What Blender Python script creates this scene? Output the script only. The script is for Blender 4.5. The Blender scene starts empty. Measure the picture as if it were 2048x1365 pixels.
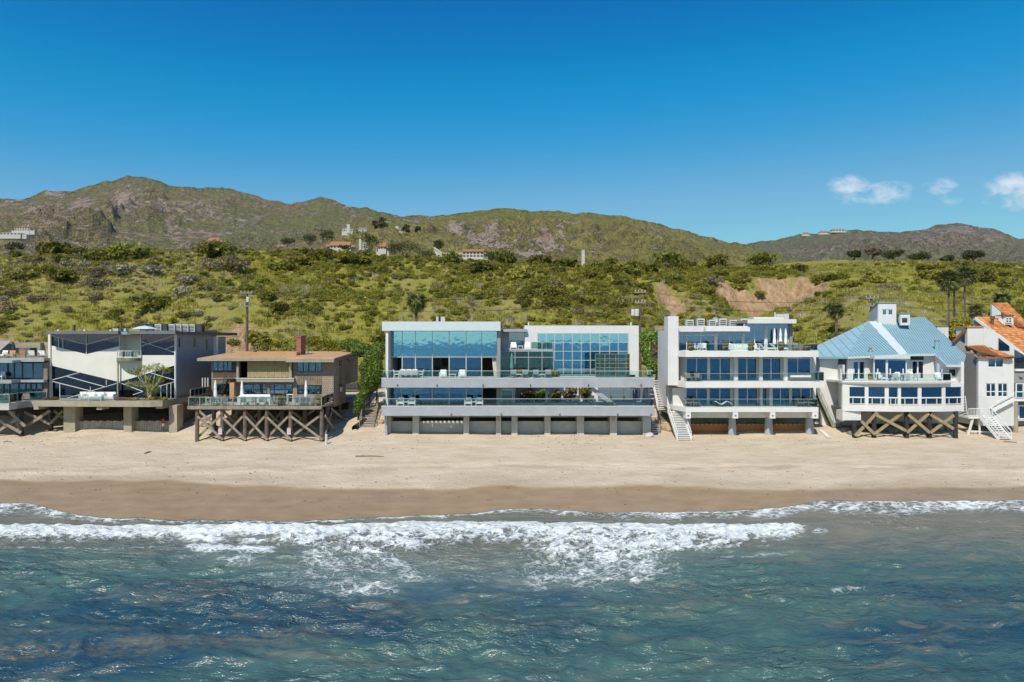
import bpy, math, random
import numpy as np
from mathutils import Vector, Matrix

# ------------------------------------------------------------------ camera, sky, sun, exposure
K = 1365.0            # focal length in photo pixels (24 mm on 36 mm, 2048 px wide)
CH = 13.0             # camera height above the sea
SUN_EL, SUN_AZ = math.radians(50), math.radians(22)   # azimuth: degrees left of straight behind the camera
sc = bpy.context.scene
COL = sc.collection
cam_d = bpy.data.cameras.new('camera'); cam = bpy.data.objects.new('camera', cam_d); COL.objects.link(cam)
cam_d.sensor_width = 36; cam_d.lens = K/2048*36; cam_d.clip_start = 0.5; cam_d.clip_end = 30000
cam.location = (0, 0, CH); cam.rotation_euler = (math.pi/2, 0, 0)
sc.camera = cam
sc.view_settings.view_transform = 'Standard'; sc.view_settings.look = 'None'
sc.view_settings.gamma = 1; sc.view_settings.use_curve_mapping = False
sc.view_settings.exposure = 0.3
sc.cycles.max_bounces = 8; sc.cycles.transparent_max_bounces = 16; sc.cycles.glossy_bounces = 4
sc.cycles.diffuse_bounces = 4; sc.cycles.transmission_bounces = 4; sc.cycles.volume_bounces = 0
sc.cycles.use_denoising = True; sc.cycles.caustics_reflective = False; sc.cycles.caustics_refractive = False
sc.cycles.sample_clamp_indirect = 4

sdir = Vector((-math.sin(SUN_AZ)*math.cos(SUN_EL), -math.cos(SUN_AZ)*math.cos(SUN_EL), math.sin(SUN_EL)))
sun_d = bpy.data.lights.new('sun', 'SUN'); sun_d.energy = 3.8; sun_d.angle = math.radians(0.53); sun_d.color = (1, 0.93, 0.80)
sun = bpy.data.objects.new('sun', sun_d); COL.objects.link(sun); sun.location = (-40, -80, 120)
sun.rotation_euler = (-sdir).to_track_quat('-Z', 'Y').to_euler()

world = bpy.data.worlds.new('World'); sc.world = world; world.use_nodes = True
def build_sky():
    nt = world.node_tree; nt.nodes.clear(); N = nt.nodes.new; L = nt.links.new
    out = N('ShaderNodeOutputWorld'); bg = N('ShaderNodeBackground'); bg.inputs[1].default_value = 0.087
    sky = N('ShaderNodeTexSky'); sky.sky_type = 'NISHITA'; sky.sun_disc = False
    sky.sun_elevation = SUN_EL; sky.sun_rotation = math.atan2(sdir.x, sdir.y)
    sky.altitude = 0; sky.air_density = 1.0; sky.dust_density = 0.15; sky.ozone_density = 4.0
    # a few thin fair-weather clouds low over the right-hand hills (direction space)
    tc = N('ShaderNodeTexCoord'); sep = N('ShaderNodeSeparateXYZ'); L(tc.outputs['Generated'], sep.inputs[0])
    def mth(op, a, b=None, c=None, clamp=False):
        m = N('ShaderNodeMath'); m.operation = op; m.use_clamp = clamp
        for i, v in enumerate((a, b, c)):
            if v is None: continue
            if isinstance(v, (int, float)): m.inputs[i].default_value = v
            else: L(v, m.inputs[i])
        return m.outputs[0]
    # clear-day grade: deeper, purer blue where the sky is dark (same curve over the whole sky)
    rgb = N('ShaderNodeSeparateColor'); L(sky.outputs[0], rgb.inputs[0]); cc = N('ShaderNodeCombineColor')
    sm = N('ShaderNodeMapRange'); sm.interpolation_type = 'SMOOTHSTEP'; L(rgb.outputs[0], sm.inputs[0]); sm.inputs[1].default_value = 1.2; sm.inputs[2].default_value = 2.6; sm.inputs[3].default_value = 0; sm.inputs[4].default_value = .66
    s2 = N('ShaderNodeMapRange'); s2.interpolation_type = 'SMOOTHSTEP'; L(rgb.outputs[0], s2.inputs[0]); s2.inputs[1].default_value = 3.; s2.inputs[2].default_value = 6.; s2.inputs[3].default_value = 0; s2.inputs[4].default_value = .34
    r_ = mth('MULTIPLY', rgb.outputs[0], mth('ADD', sm.outputs[0], s2.outputs[0]))
    g_ = mth('MULTIPLY', rgb.outputs[1], mth('MINIMUM', mth('POWER', mth('DIVIDE', rgb.outputs[1], 2.3), 1.2), 1.04))
    b_ = mth('MINIMUM', mth('MULTIPLY', rgb.outputs[2], 1.27), mth('MULTIPLY_ADD', rgb.outputs[2], .40, 4.1))
    b_ = mth('MAXIMUM', b_, mth('MULTIPLY', rgb.outputs[2], .85))
    L(r_, cc.inputs[0]); L(g_, cc.inputs[1]); L(b_, cc.inputs[2])
    yy = mth('MAXIMUM', sep.outputs[1], 0.05)
    u = mth('DIVIDE', sep.outputs[0], yy); v = mth('DIVIDE', sep.outputs[2], yy)
    cmb = N('ShaderNodeCombineXYZ'); L(u, cmb.inputs[0]); L(mth('MULTIPLY', v, 1.7), cmb.inputs[1])
    nz = N('ShaderNodeTexNoise'); nz.inputs['Scale'].default_value = 32; nz.inputs['Detail'].default_value = 7; nz.inputs['Roughness'].default_value = 0.62
    nz.inputs['Distortion'].default_value = 0.35; L(cmb.outputs[0], nz.inputs['Vector'])
    nzo = nz.outputs['Fac']
    tot = None
    for px, py, rx, ry, st in ((1700, 372, 46, 22, 1.05), (1745, 388, 82, 26, .86), (1790, 380, 40, 20, .7), (1880, 374, 38, 20, .85), (1905, 394, 40, 20, .55), (2032, 375, 62, 30, 1.05), (2050, 398, 66, 26, .9), (1990, 400, 90, 16, .45)):
        du = mth('MULTIPLY', mth('SUBTRACT', u, (px-1024)/K), K/rx); dv = mth('MULTIPLY', mth('SUBTRACT', v, (682.5-py)/K), K/ry)
        r2 = mth('ADD', mth('MULTIPLY', du, du), mth('MULTIPLY', dv, dv))
        m = mth('MULTIPLY', mth('SUBTRACT', 1.25, mth('MULTIPLY', r2, .8), clamp=True), st)
        tot = m if tot is None else mth('MAXIMUM', tot, m)
    cf = mth('MULTIPLY', mth('SUBTRACT', mth('ADD', tot, mth('MULTIPLY', nzo, 3.0)), 1.92), .85, clamp=True)
    cf = mth('MULTIPLY', cf, mth('MULTIPLY', tot, .85, clamp=True), clamp=True)
    front = mth('GREATER_THAN', sep.outputs[1], 0.05); cf = mth('MULTIPLY', cf, front)
    mx = N('ShaderNodeMix'); mx.data_type = 'RGBA'; L(cf, mx.inputs['Factor']); L(cc.outputs[0], mx.inputs[6]); mx.inputs[7].default_value = (7.6, 8.2, 8.8, 1)
    L(mx.outputs[2], bg.inputs[0]); L(bg.outputs[0], out.inputs[0])
build_sky()

# ------------------------------------------------------------------ helpers
rng = np.random.default_rng(7); random.seed(7)
def wx(px, Y): return (px-1024.0)/K*Y
def wz(py, Y): return CH-(py-682.5)/K*Y

ORG = {}
class MB:
    def __init__(s): s.v = []; s.f = []
    def box(s, x0, x1, y0, y1, z0, z1):
        n = len(s.v)
        s.v += [(x0,y0,z0),(x1,y0,z0),(x1,y1,z0),(x0,y1,z0),(x0,y0,z1),(x1,y0,z1),(x1,y1,z1),(x0,y1,z1)]
        s.f += [(n,n+3,n+2,n+1),(n+4,n+5,n+6,n+7),(n,n+1,n+5,n+4),(n+1,n+2,n+6,n+5),(n+2,n+3,n+7,n+6),(n+3,n,n+4,n+7)]
        return s
    def pbox(s, a, b, t, u, Y0, Y1, Y=None):       # photo columns a..b, rows t..u at depth Y (default Y0)
        Y = Y0 if Y is None else Y
        return s.box(wx(a,Y), wx(b,Y), Y0, Y1, wz(u,Y), wz(t,Y))
    def prism(s, pts, d):                          # planar polygon (3D points) extruded by vector d
        n = len(s.v); k = len(pts); d = Vector(d)
        s.v += [tuple(p) for p in pts] + [tuple(Vector(p)+d) for p in pts]
        s.f.append(tuple(range(n, n+k))); s.f.append(tuple(range(n+2*k-1, n+k-1, -1)))
        for i in range(k):
            j = (i+1) % k; s.f.append((n+j, n+i, n+k+i, n+k+j))
        return s
    def ppoly(s, pts, Y, th):
        return s.prism([(wx(a,Y), Y, wz(b,Y)) for a, b in pts], (0, th, 0))
    def bar(s, p, q, w, h=None, up=(0,0,1)):
        h = w if h is None else h
        p = Vector(p); q = Vector(q); d = (q-p).normalized(); u = Vector(up)
        if abs(d.dot(u)) > .98: u = Vector((0,1,0))
        a = d.cross(u).normalized(); b = a.cross(d).normalized(); a *= w/2; b *= h/2
        n = len(s.v)
        for c in (p, q): s.v += [tuple(c-a-b), tuple(c+a-b), tuple(c+a+b), tuple(c-a+b)]
        s.f += [(n,n+3,n+2,n+1),(n+4,n+5,n+6,n+7),(n,n+1,n+5,n+4),(n+1,n+2,n+6,n+5),(n+2,n+3,n+7,n+6),(n+3,n,n+4,n+7)]
        return s
    def pbar(s, a, b, Y, w, d=None): return s.bar((wx(a[0],Y),Y,wz(a[1],Y)), (wx(b[0],Y),Y,wz(b[1],Y)), w, d or w, (0,1,0))
    def tube(s, p, q, r0, r1=None, k=8, caps=True):
        r1 = r0 if r1 is None else r1
        p = Vector(p); q = Vector(q); d = (q-p).normalized(); u = Vector((0,0,1)) if abs(d.z) < .95 else Vector((1,0,0))
        a = d.cross(u).normalized(); b = d.cross(a); n = len(s.v)
        for c, r in ((p,r0),(q,r1)):
            for i in range(k):
                t = 2*math.pi*i/k; s.v.append(tuple(c+(a*math.cos(t)+b*math.sin(t))*r))
        for i in range(k): j = (i+1) % k; s.f.append((n+i, n+k+i, n+k+j, n+j))
        if caps: s.f.append(tuple(range(n, n+k))); s.f.append(tuple(range(n+2*k-1, n+k-1, -1)))
        return s
    def lathe(s, c, prof, k=14):                   # profile [(r,z)] about a vertical axis at c
        n = len(s.v); m = len(prof)
        for r, z in prof:
            for i in range(k):
                t = 2*math.pi*i/k; s.v.append((c[0]+r*math.cos(t), c[1]+r*math.sin(t), c[2]+z))
        for j in range(m-1):
            for i in range(k):
                i2 = (i+1) % k; s.f.append((n+j*k+i, n+j*k+i2, n+(j+1)*k+i2, n+(j+1)*k+i))
        s.f.append(tuple(range(n+k-1, n-1, -1))); s.f.append(tuple(range(n+(m-1)*k, n+m*k)))
        return s
    def build(s, name, mat, parent=None, smooth=False):
        o = Vector((0,0,0)) if parent is None else ORG[parent.name]
        me = bpy.data.meshes.new(name)
        me.from_pydata([(x-o.x, y-o.y, z-o.z) for x, y, z in s.v], [], s.f)
        me.materials.append(mat); me.update()
        if smooth: me.polygons.foreach_set('use_smooth', [True]*len(me.polygons))
        ob = bpy.data.objects.new(name, me); COL.objects.link(ob)
        if parent is not None: ob.parent = parent
        ORG[ob.name] = o.copy()
        return ob

def tag(o, label=None, cat=None, group=None, kind=None):
    if label: o['label'] = label
    if cat: o['category'] = cat
    if group: o['group'] = group
    if kind: o['kind'] = kind
    return o
def thing(name, label, cat, loc=(0,0,0), group=None, rz=0):
    o = bpy.data.objects.new(name, None); COL.objects.link(o); o.location = loc; o.rotation_euler.z = rz
    o.empty_display_size = .2; ORG[o.name] = Vector(loc)
    return tag(o, label, cat, group)
def copy_tree(o, parent=None):
    c = o.copy(); COL.objects.link(c); ORG[c.name] = ORG[o.name]
    if parent is not None: c.parent = parent
    for ch in list(o.children): copy_tree(ch, c)
    return c
PROTO = {}
def place(key, maker, loc, rz, label, group=None, scale=1.0):
    """first use builds the thing about the origin, later uses copy it with its parts"""
    if key not in PROTO:
        PROTO[key] = maker()
        r = PROTO[key]
    else: r = copy_tree(PROTO[key])
    r.location = loc; r.rotation_euler.z = rz
    r.scale = (scale,)*3 if isinstance(scale, (int, float)) else scale
    r['label'] = label
    if group: r['group'] = group
    elif 'group' in r: del r['group']
    return r
def mesh_np(name, V, F, mat, smooth=False, parent=None):
    V = np.asarray(V, np.float32); F = np.asarray(F, np.int32)
    me = bpy.data.meshes.new(name); k = F.shape[1]
    me.vertices.add(len(V)); me.vertices.foreach_set('co', V.ravel())
    me.loops.add(F.size); me.loops.foreach_set('vertex_index', F.ravel())
    me.polygons.add(len(F)); me.polygons.foreach_set('loop_start', np.arange(0, F.size, k, dtype=np.int32))
    me.update(calc_edges=True)
    if smooth: me.polygons.foreach_set('use_smooth', np.ones(len(F), bool))
    if mat: me.materials.append(mat)
    ob = bpy.data.objects.new(name, me); COL.objects.link(ob)
    if parent is not None: ob.parent = parent
    ORG[ob.name] = Vector((0,0,0))
    return ob
def grid_faces(nx, ny):      # index = j*nx + i
    i = np.arange(nx-1); j = np.arange(ny-1); I, J = np.meshgrid(i, j); a = (J*nx+I).ravel()
    return np.stack([a, a+1, a+nx+1, a+nx], 1)
def attr(ob, name, vals):
    a = ob.data.attributes.new(name, 'FLOAT', 'POINT'); a.data.foreach_set('value', np.asarray(vals, np.float32).ravel())

# value noise
def _h(ix, iy, s):
    n = (ix.astype(np.int64)*374761393 + iy.astype(np.int64)*668265263 + s*974634777) & 0xffffffff
    n = ((n ^ (n >> 13))*1274126177) & 0xffffffff
    return ((n ^ (n >> 16)) & 0xffff)/65535.0
def vn(x, y, s=0):
    x = np.asarray(x, float); y = np.asarray(y, float)
    ix = np.floor(x); iy = np.floor(y); fx = x-ix; fy = y-iy
    u = fx*fx*fx*(fx*(fx*6-15)+10); w = fy*fy*fy*(fy*(fy*6-15)+10)
    a = _h(ix,iy,s); b = _h(ix+1,iy,s); c = _h(ix,iy+1,s); d = _h(ix+1,iy+1,s)
    return (a+(b-a)*u)*(1-w)+(c+(d-c)*u)*w
def fbm(x, y, o=5, s=0, g=.5):
    t = 0; a = 1; n = 0
    for i in range(o):
        t = t+a*vn(x, y, s+i*17); n += a; a *= g; x, y = x*1.62+y*1.17+3.1, y*1.62-x*1.17+7.7
    return t/n
def ridged(x, y, o=5, s=0, g=.5):
    t = 0; a = 1; n = 0; w = 1
    for i in range(o):
        r = 1-np.abs(2*vn(x, y, s+i*13)-1); r = r*r*w; t = t+a*r; n += a; w = np.clip(r*1.6, 0, 1); a *= g
        x, y = x*1.62+y*1.17+1.3, y*1.62-x*1.17+9.1
    return t/n
def sstep(a, b, x):
    t = np.clip((x-a)/(b-a), 0, 1); return t*t*(3-2*t)

# ------------------------------------------------------------------ materials
class NT:
    def __init__(s, name):
        s.m = bpy.data.materials.new(name); s.m.use_nodes = True; s.t = s.m.node_tree
        s.b = s.t.nodes['Principled BSDF']; s.o = s.t.nodes['Material Output']
    def n(s, k, **kw):
        x = s.t.nodes.new(k)
        for a, b in kw.items(): setattr(x, a, b)
        return x
    def l(s, a, b): s.t.links.new(a, b)
    def math(s, op, a, b=None, clamp=False, c=None):
        m = s.n('ShaderNodeMath', operation=op, use_clamp=clamp)
        for i, v in enumerate((a, b, c)):
            if v is None: continue
            if isinstance(v, (int, float)): m.inputs[i].default_value = v
            else: s.l(v, m.inputs[i])
        return m.outputs[0]
    def coord(s, kind='Object', scale=(1,1,1)):
        if kind == 'World': c = s.n('ShaderNodeNewGeometry').outputs['Position']
        else: c = s.n('ShaderNodeTexCoord').outputs[kind]
        mp = s.n('ShaderNodeMapping'); mp.inputs['Scale'].default_value = scale; s.l(c, mp.inputs[0]); return mp.outputs[0]
    def noise(s, vec, scale, detail=4, rough=.55, dist=0):
        x = s.n('ShaderNodeTexNoise'); x.inputs['Scale'].default_value = scale; x.inputs['Detail'].default_value = detail
        x.inputs['Roughness'].default_value = rough; x.inputs['Distortion'].default_value = dist; s.l(vec, x.inputs['Vector']); return x.outputs['Fac']
    def ramp(s, fac, stops):
        r = s.n('ShaderNodeValToRGB'); e = r.color_ramp.elements
        while len(e) > 1: e.remove(e[0])
        e[0].position = stops[0][0]; e[0].color = (*stops[0][1], 1)
        for p, c in stops[1:]: x = e.new(p); x.color = (*c, 1)
        s.l(fac, r.inputs[0]); return r.outputs[0]
    def mix(s, fac, a, b, mode='MIX'):
        m = s.n('ShaderNodeMix', data_type='RGBA', blend_type=mode)
        for k, v in (('Factor', fac), (6, a), (7, b)):
            if isinstance(v, (int, float)): m.inputs[k].default_value = v
            elif isinstance(v, tuple): m.inputs[k].default_value = (*v[:3], 1)
            else: s.l(v, m.inputs[k])
        return m.outputs[2]
    def maprange(s, v, a, b, c=0., d=1.):
        m = s.n('ShaderNodeMapRange'); s.l(v, m.inputs[0])
        for i, x in enumerate((a, b, c, d)): m.inputs[i+1].default_value = x
        return m.outputs[0]
    def attr(s, name): return s.n('ShaderNodeAttribute', attribute_name=name).outputs['Fac']
    def bump(s, h, strength=.3, dist=.1):
        b = s.n('ShaderNodeBump'); b.inputs['Strength'].default_value = strength; b.inputs['Distance'].default_value = dist
        s.l(h, b.inputs['Height']); s.l(b.outputs[0], s.b.inputs['Normal']); return b
    def set(s, color=None, rough=None, spec=None, metal=None):
        if color is not None:
            if isinstance(color, tuple): s.b.inputs['Base Color'].default_value = (*color, 1)
            else: s.l(color, s.b.inputs['Base Color'])
        if rough is not None:
            if isinstance(rough, (int, float)): s.b.inputs['Roughness'].default_value = rough
            else: s.l(rough, s.b.inputs['Roughness'])
        if spec is not None: s.b.inputs['Specular IOR Level'].default_value = spec
        if metal is not None: s.b.inputs['Metallic'].default_value = metal
        return s
def mat(name, c, rough=.75, var=.18, scale=1.5, streak=0., bump=0., metal=0., spec=.3):
    """painted/plain surface: base colour with soft uneven wear and optional vertical weather streaks"""
    t = NT(name); v = t.coord()
    dark = tuple(x*(1-var) for x in c); lite = tuple(min(1, x*(1+var*.5)) for x in c)
    col = t.ramp(t.noise(v, scale, 6, .6), [(.3, dark), (.7, lite)])
    if streak:
        n2 = t.noise(t.coord(scale=(2.2, 2.2, .25)), 1.6, 5, .65)
        col = t.mix(t.maprange(n2, .55, .75, 0, streak), col, tuple(x*.45 for x in c))
    t.set(col, rough, spec, metal)
    if bump: t.bump(t.noise(v, 9, 5, .6), bump, .04)
    return t.m
def glass(name, refl=.35, tint=(.55,.68,.70), gcol=(.85,.97,1), warp=.004):
    t = NT(name); t.t.nodes.remove(t.b)
    tr = t.n('ShaderNodeBsdfTransparent'); tr.inputs[0].default_value = (*tint, 1)
    gl = t.n('ShaderNodeBsdfGlossy'); gl.inputs['Roughness'].default_value = 0.0; gl.inputs['Color'].default_value = (*gcol, 1)
    fr = t.n('ShaderNodeFresnel'); fr.inputs[0].default_value = 1.45
    f = t.maprange(fr.outputs[0], .03, 1, refl, 1)
    bp = t.n('ShaderNodeBump'); bp.inputs['Strength'].default_value = 1; bp.inputs['Distance'].default_value = warp
    h = t.math('ADD', t.noise(t.coord('World'), .55, 2, .5), t.math('MULTIPLY', t.noise(t.coord('World'), 2.4, 2, .5), .22))
    t.l(h, bp.inputs['Height']); t.l(bp.outputs[0], gl.inputs['Normal'])
    m = t.n('ShaderNodeMixShader'); t.l(f, m.inputs[0]); t.l(tr.outputs[0], m.inputs[1]); t.l(gl.outputs[0], m.inputs[2]); t.l(m.outputs[0], t.o.inputs[0])
    return t.m
M = {}
M['white'] = mat('white_stucco', (.69,.68,.665), .8, .07, .8, .14, .12)
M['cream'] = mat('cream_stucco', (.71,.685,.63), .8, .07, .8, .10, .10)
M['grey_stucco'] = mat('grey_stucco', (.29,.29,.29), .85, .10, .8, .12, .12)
M['white_paint'] = mat('white_paint', (.74,.74,.73), .55, .06, 3)
M['concrete'] = mat('concrete', (.50,.485,.465), .85, .2, .9, .25, .15)
M['pale_concrete'] = mat('pale_concrete', (.365,.385,.42), .8, .14, .9, .16, .12)
M['tan_concrete'] = mat('tan_concrete', (.36,.32,.24), .88, .22, .8, .35, .2)
M['slate'] = mat('slate_fascia', (.17,.175,.178), .8, .2, 1.2, .2)
M['dark_metal'] = mat('dark_metal', (.045,.05,.055), .45, .2, 2)
M['grey_metal'] = mat('grey_metal', (.42,.43,.44), .45, .12, 2, 0, 0, .3)
M['alu'] = mat('aluminium', (.62,.63,.63), .4, .08, 2, 0, 0, .4)
M['roof_dark'] = mat('roof_felt', (.13,.13,.125), .9, .25, 1.2)
M['roof_grey'] = mat('roof_gravel', (.33,.32,.30), .9, .25, 1.2)
M['blue_glass'] = glass('reflective_blue_glass', .33, (.38,.48,.54), (.30,.60,1.0), .006)
M['sky_glass'] = glass('mirror_blue_glass', .70, (.36,.50,.56), (.30,.72,1.0), .008)
M['glass'] = glass('window_glass', .22, (.55,.63,.67), (.5,.76,1), .004)
M['green_glass'] = glass('green_glass', .15, (.45,.62,.57), (.75,1,.95), .004)
M['dark_glass'] = glass('dark_glass', .085, (.34,.37,.42), (.6,.72,1), .004)
M['rail_glass'] = glass('railing_glass', .05, (.86,.94,.92), (.85,1,.97), .0)
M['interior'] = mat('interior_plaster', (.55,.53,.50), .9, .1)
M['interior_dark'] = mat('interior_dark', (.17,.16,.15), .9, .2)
M['interior_wood'] = mat('interior_wood', (.16,.075,.045), .7, .3, 1.2)
M['floor_wood'] = mat('deck_timber', (.42,.37,.31), .8, .2, 1.5)
M['curtain'] = mat('curtain_cloth', (.66,.62,.54), .95, .12, 3)
M['bamboo'] = mat('bamboo_blind', (.35,.28,.13), .9, .2, 2)
M['roof_tan'] = mat('tan_roofing', (.50,.30,.16), .92, .16, .9, 0, .1)
M['shingle'] = None
M['board'] = mat('weathered_board', (.25,.185,.135), .9, .3, 1.4, .2, .1)
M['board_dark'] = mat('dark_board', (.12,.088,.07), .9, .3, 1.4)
M['timber'] = mat('weathered_timber', (.30,.25,.20), .9, .35, 2.2, .3, .2)
M['pile'] = mat('creosote_pile', (.17,.13,.105), .92, .45, 1.8, .3, .25)
M['pile_black'] = mat('black_pile', (.045,.04,.04), .9, .5, 2.5, 0, .3)
M['gold_timber'] = mat('new_treated_timber', (.34,.265,.15), .85, .35, 1.6, .2)
M['fence_wood'] = mat('grey_fence_plank', (.42,.36,.29), .92, .3, 1.7, .35, .15)
M['blue_roof'] = mat('blue_standing_seam', (.29,.45,.51), .55, .10, .8, .16, 0, .1, .35)
M['blue_seam'] = mat('blue_seam_rib', (.22,.37,.44), .55, .06, 1, 0, 0, .1, .35)
M['blue_white'] = mat('pale_blue_paint', (.55,.62,.64), .7, .05)
M['tile'] = mat('clay_tile', (.62,.215,.045), .85, .35, 2.6, .0, .1)
M['tile_dark'] = mat('clay_tile_edge', (.24,.09,.03), .9, .3, 2)
M['rust'] = mat('rusty_sheet_pile', (.45,.19,.07), .9, .45, 1.1, .5, .2)
M['green_rust'] = mat('stained_green_wall', (.24,.26,.18), .9, .45, 1.3, .4, .2)
M['white_cloth'] = mat('white_cloth', (.80,.79,.76), .95, .06, 3)
M['grey_cloth'] = mat('grey_cushion', (.20,.22,.24), .95, .12, 4)
M['teal_cloth'] = mat('teal_canvas', (.10,.26,.25), .95, .1, 4)
M['wicker'] = mat('grey_wicker', (.24,.225,.205), .9, .25, 9)
M['terracotta'] = mat('terracotta', (.36,.20,.11), .85, .2, 4)
M['stone_pot'] = mat('stone_pot', (.33,.27,.2), .9, .2, 4)
M['soil'] = mat('soil', (.12,.085,.06), .95, .3, 3)
M['trunk'] = mat('bark', (.15,.115,.085), .95, .35, 4, 0, .4)
M['palm_trunk'] = mat('palm_bark', (.17,.13,.10), .95, .35, 6, 0, .4)
M['pole_wood'] = mat('pole_wood', (.17,.115,.085), .9, .3, 3, .3)
M['ac'] = mat('ac_casing', (.60,.60,.57), .6, .1, 3)
M['ac_grille'] = mat('ac_grille', (.09,.10,.11), .7, .2, 8)
M['red'] = mat('red_paint', (.5,.03,.03), .6, .1)
M['sign_pink'] = mat('faded_sign', (.55,.30,.30), .7, .2, 5)
M['log'] = mat('driftwood', (.28,.20,.14), .95, .3, 3, 0, .3)
M['rock'] = mat('beach_boulder', (.20,.195,.19), .92, .35, 1.1, 0, .5)
M['rock_tan'] = mat('tan_boulder', (.42,.30,.18), .92, .3, 1.1, 0, .5)
M['asphalt'] = mat('asphalt', (.055,.055,.055), .9, .2, 1)
M['far_white'] = mat('far_white_stucco', (.52,.49,.44), .9, .10)
M['far_tile'] = mat('far_clay_roof', (.36,.16,.09), .9, .25, .4)
M['far_dark'] = mat('far_window', (.05,.055,.06), .5, .2)
M['wire'] = mat('cable', (.035,.035,.035), .6, .1)
M['hull'] = mat('hot_tub_cover', (.74,.75,.74), .7, .06, 2)
def shingle_mat():
    t = NT('wood_shingle'); v = t.coord(scale=(1,1,1))
    sep = t.n('ShaderNodeSeparateXYZ'); t.l(v, sep.inputs[0]); cb = t.n('ShaderNodeCombineXYZ')
    t.l(t.math('ADD', sep.outputs[0], sep.outputs[1]), cb.inputs[0]); t.l(sep.outputs[2], cb.inputs[1])
    b = t.n('ShaderNodeTexBrick'); t.l(cb.outputs[0], b.inputs['Vector']); b.inputs['Scale'].default_value = 1
    b.inputs['Brick Width'].default_value = .22; b.inputs['Row Height'].default_value = .2; b.inputs['Mortar Size'].default_value = .018
    b.inputs['Color1'].default_value = (.36,.275,.22,1); b.inputs['Color2'].default_value = (.47,.36,.295,1); b.inputs['Mortar'].default_value = (.11,.08,.065,1)
    col = t.mix(t.maprange(t.noise(v, .7, 5), .35, .7, 0, .55), b.outputs[0], (.25,.19,.155))
    t.set(col, .92, .15); t.bump(b.outputs['Fac'], -.4, .03); return t.m
M['shingle'] = shingle_mat()
def brick_mat():
    t = NT('red_brick'); v = t.coord()
    sep = t.n('ShaderNodeSeparateXYZ'); t.l(v, sep.inputs[0]); cb = t.n('ShaderNodeCombineXYZ')
    t.l(t.math('ADD', sep.outputs[0], sep.outputs[1]), cb.inputs[0]); t.l(sep.outputs[2], cb.inputs[1])
    b = t.n('ShaderNodeTexBrick'); t.l(cb.outputs[0], b.inputs['Vector']); b.inputs['Scale'].default_value = 1
    b.inputs['Brick Width'].default_value = .3; b.inputs['Row Height'].default_value = .11; b.inputs['Mortar Size'].default_value = .012
    b.inputs['Color1'].default_value = (.30,.075,.05,1); b.inputs['Color2'].default_value = (.38,.12,.085,1); b.inputs['Mortar'].default_value = (.33,.25,.21,1)
    t.set(b.outputs[0], .9, .2); t.bump(b.outputs['Fac'], -.4, .02); return t.m
M['brick'] = brick_mat()
def siding_mat(name, c, period, axis=2):
    t = NT(name); v = t.coord(); sep = t.n('ShaderNodeSeparateXYZ'); t.l(v, sep.inputs[0])
    q = t.math('FRACT', t.math('DIVIDE', sep.outputs[axis], period)); e = t.math('LESS_THAN', q, .12)
    t.set(t.mix(t.math('MULTIPLY', e, .35), t.ramp(t.noise(v, 1.2, 5), [(.3, tuple(x*.93 for x in c)), (.7, c)]), tuple(x*.4 for x in c)), .75, .25); t.bump(q, .5, .03); return t.m
M['white_lap'] = siding_mat('white_lap_siding', (.69,.68,.67), .24)
M['grey_slat'] = siding_mat('pale_vertical_siding', (.50,.48,.44), .24, 0)
M['sheet'] = siding_mat('corrugated_rust', (.50,.20,.07), .42, 0)
def leaf_mat(name, a, b, c=None, tr=.35):
    t = NT(name); g = t.n('ShaderNodeNewGeometry'); oi = t.n('ShaderNodeObjectInfo')
    stops = [(0, a), (.6, b), (1, c or b)]
    col = t.ramp(g.outputs['Random Per Island'], stops)
    h = t.n('ShaderNodeHueSaturation'); t.l(t.maprange(oi.outputs['Random'], 0, 1, .485, .515), h.inputs['Hue'])
    t.l(t.maprange(t.math('FRACT', t.math('MULTIPLY', oi.outputs['Random'], 7.13)), 0, 1, .72, 1.28), h.inputs['Value']); t.l(col, h.inputs['Color'])
    t.set(h.outputs[0], .85, .06)
    tb = t.n('ShaderNodeBsdfTranslucent'); t.l(h.outputs[0], tb.inputs[0])
    m = t.n('ShaderNodeMixShader'); m.inputs[0].default_value = tr; t.l(t.b.outputs[0], m.inputs[1]); t.l(tb.outputs[0], m.inputs[2]); t.l(m.outputs[0], t.o.inputs[0])
    return t.m
M['lf_dark'] = leaf_mat('leaf_dark_olive', (.10,.105,.022), (.205,.20,.038), (.32,.29,.075), 0.42)
M['lf_green'] = leaf_mat('leaf_scrub_green', (.18,.188,.030), (.335,.32,.052), (.50,.45,.11), 0.45)
M['lf_grey'] = leaf_mat('leaf_grey_sage', (.18,.175,.11), (.30,.28,.19), (.40,.365,.26), 0.35)
M['lf_brown'] = leaf_mat('leaf_dry_brown', (.16,.125,.07), (.27,.21,.125), (.38,.31,.20), 0.35)
M['lf_yellow'] = leaf_mat('leaf_mustard', (.20,.19,.03), (.33,.29,.025), (.42,.36,.03))
M['lf_hedge'] = leaf_mat('leaf_ivy_green', (.09,.16,.03), (.19,.30,.055), (.33,.45,.13))
M['lf_pine'] = leaf_mat('leaf_pine_yellowgreen', (.16,.18,.025), (.30,.30,.045), (.42,.40,.09))
M['lf_palm'] = leaf_mat('leaf_palm', (.055,.075,.022), (.12,.145,.042), (.34,.31,.14), 0.3)
M['lf_deadpalm'] = leaf_mat('leaf_palm_dead', (.28,.21,.12), (.38,.30,.18), (.46,.38,.25))
M['lf_tree'] = leaf_mat('leaf_far_tree', (.045,.055,.022), (.085,.095,.038), (.14,.14,.06))
M['lf_reed'] = leaf_mat('leaf_dry_reed', (.42,.37,.23), (.54,.47,.30), (.64,.57,.40), 0.4)
M['lf_grass'] = leaf_mat('leaf_grass', (.24,.24,.034), (.365,.34,.055), (.53,.46,.13), 0.4)
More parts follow.
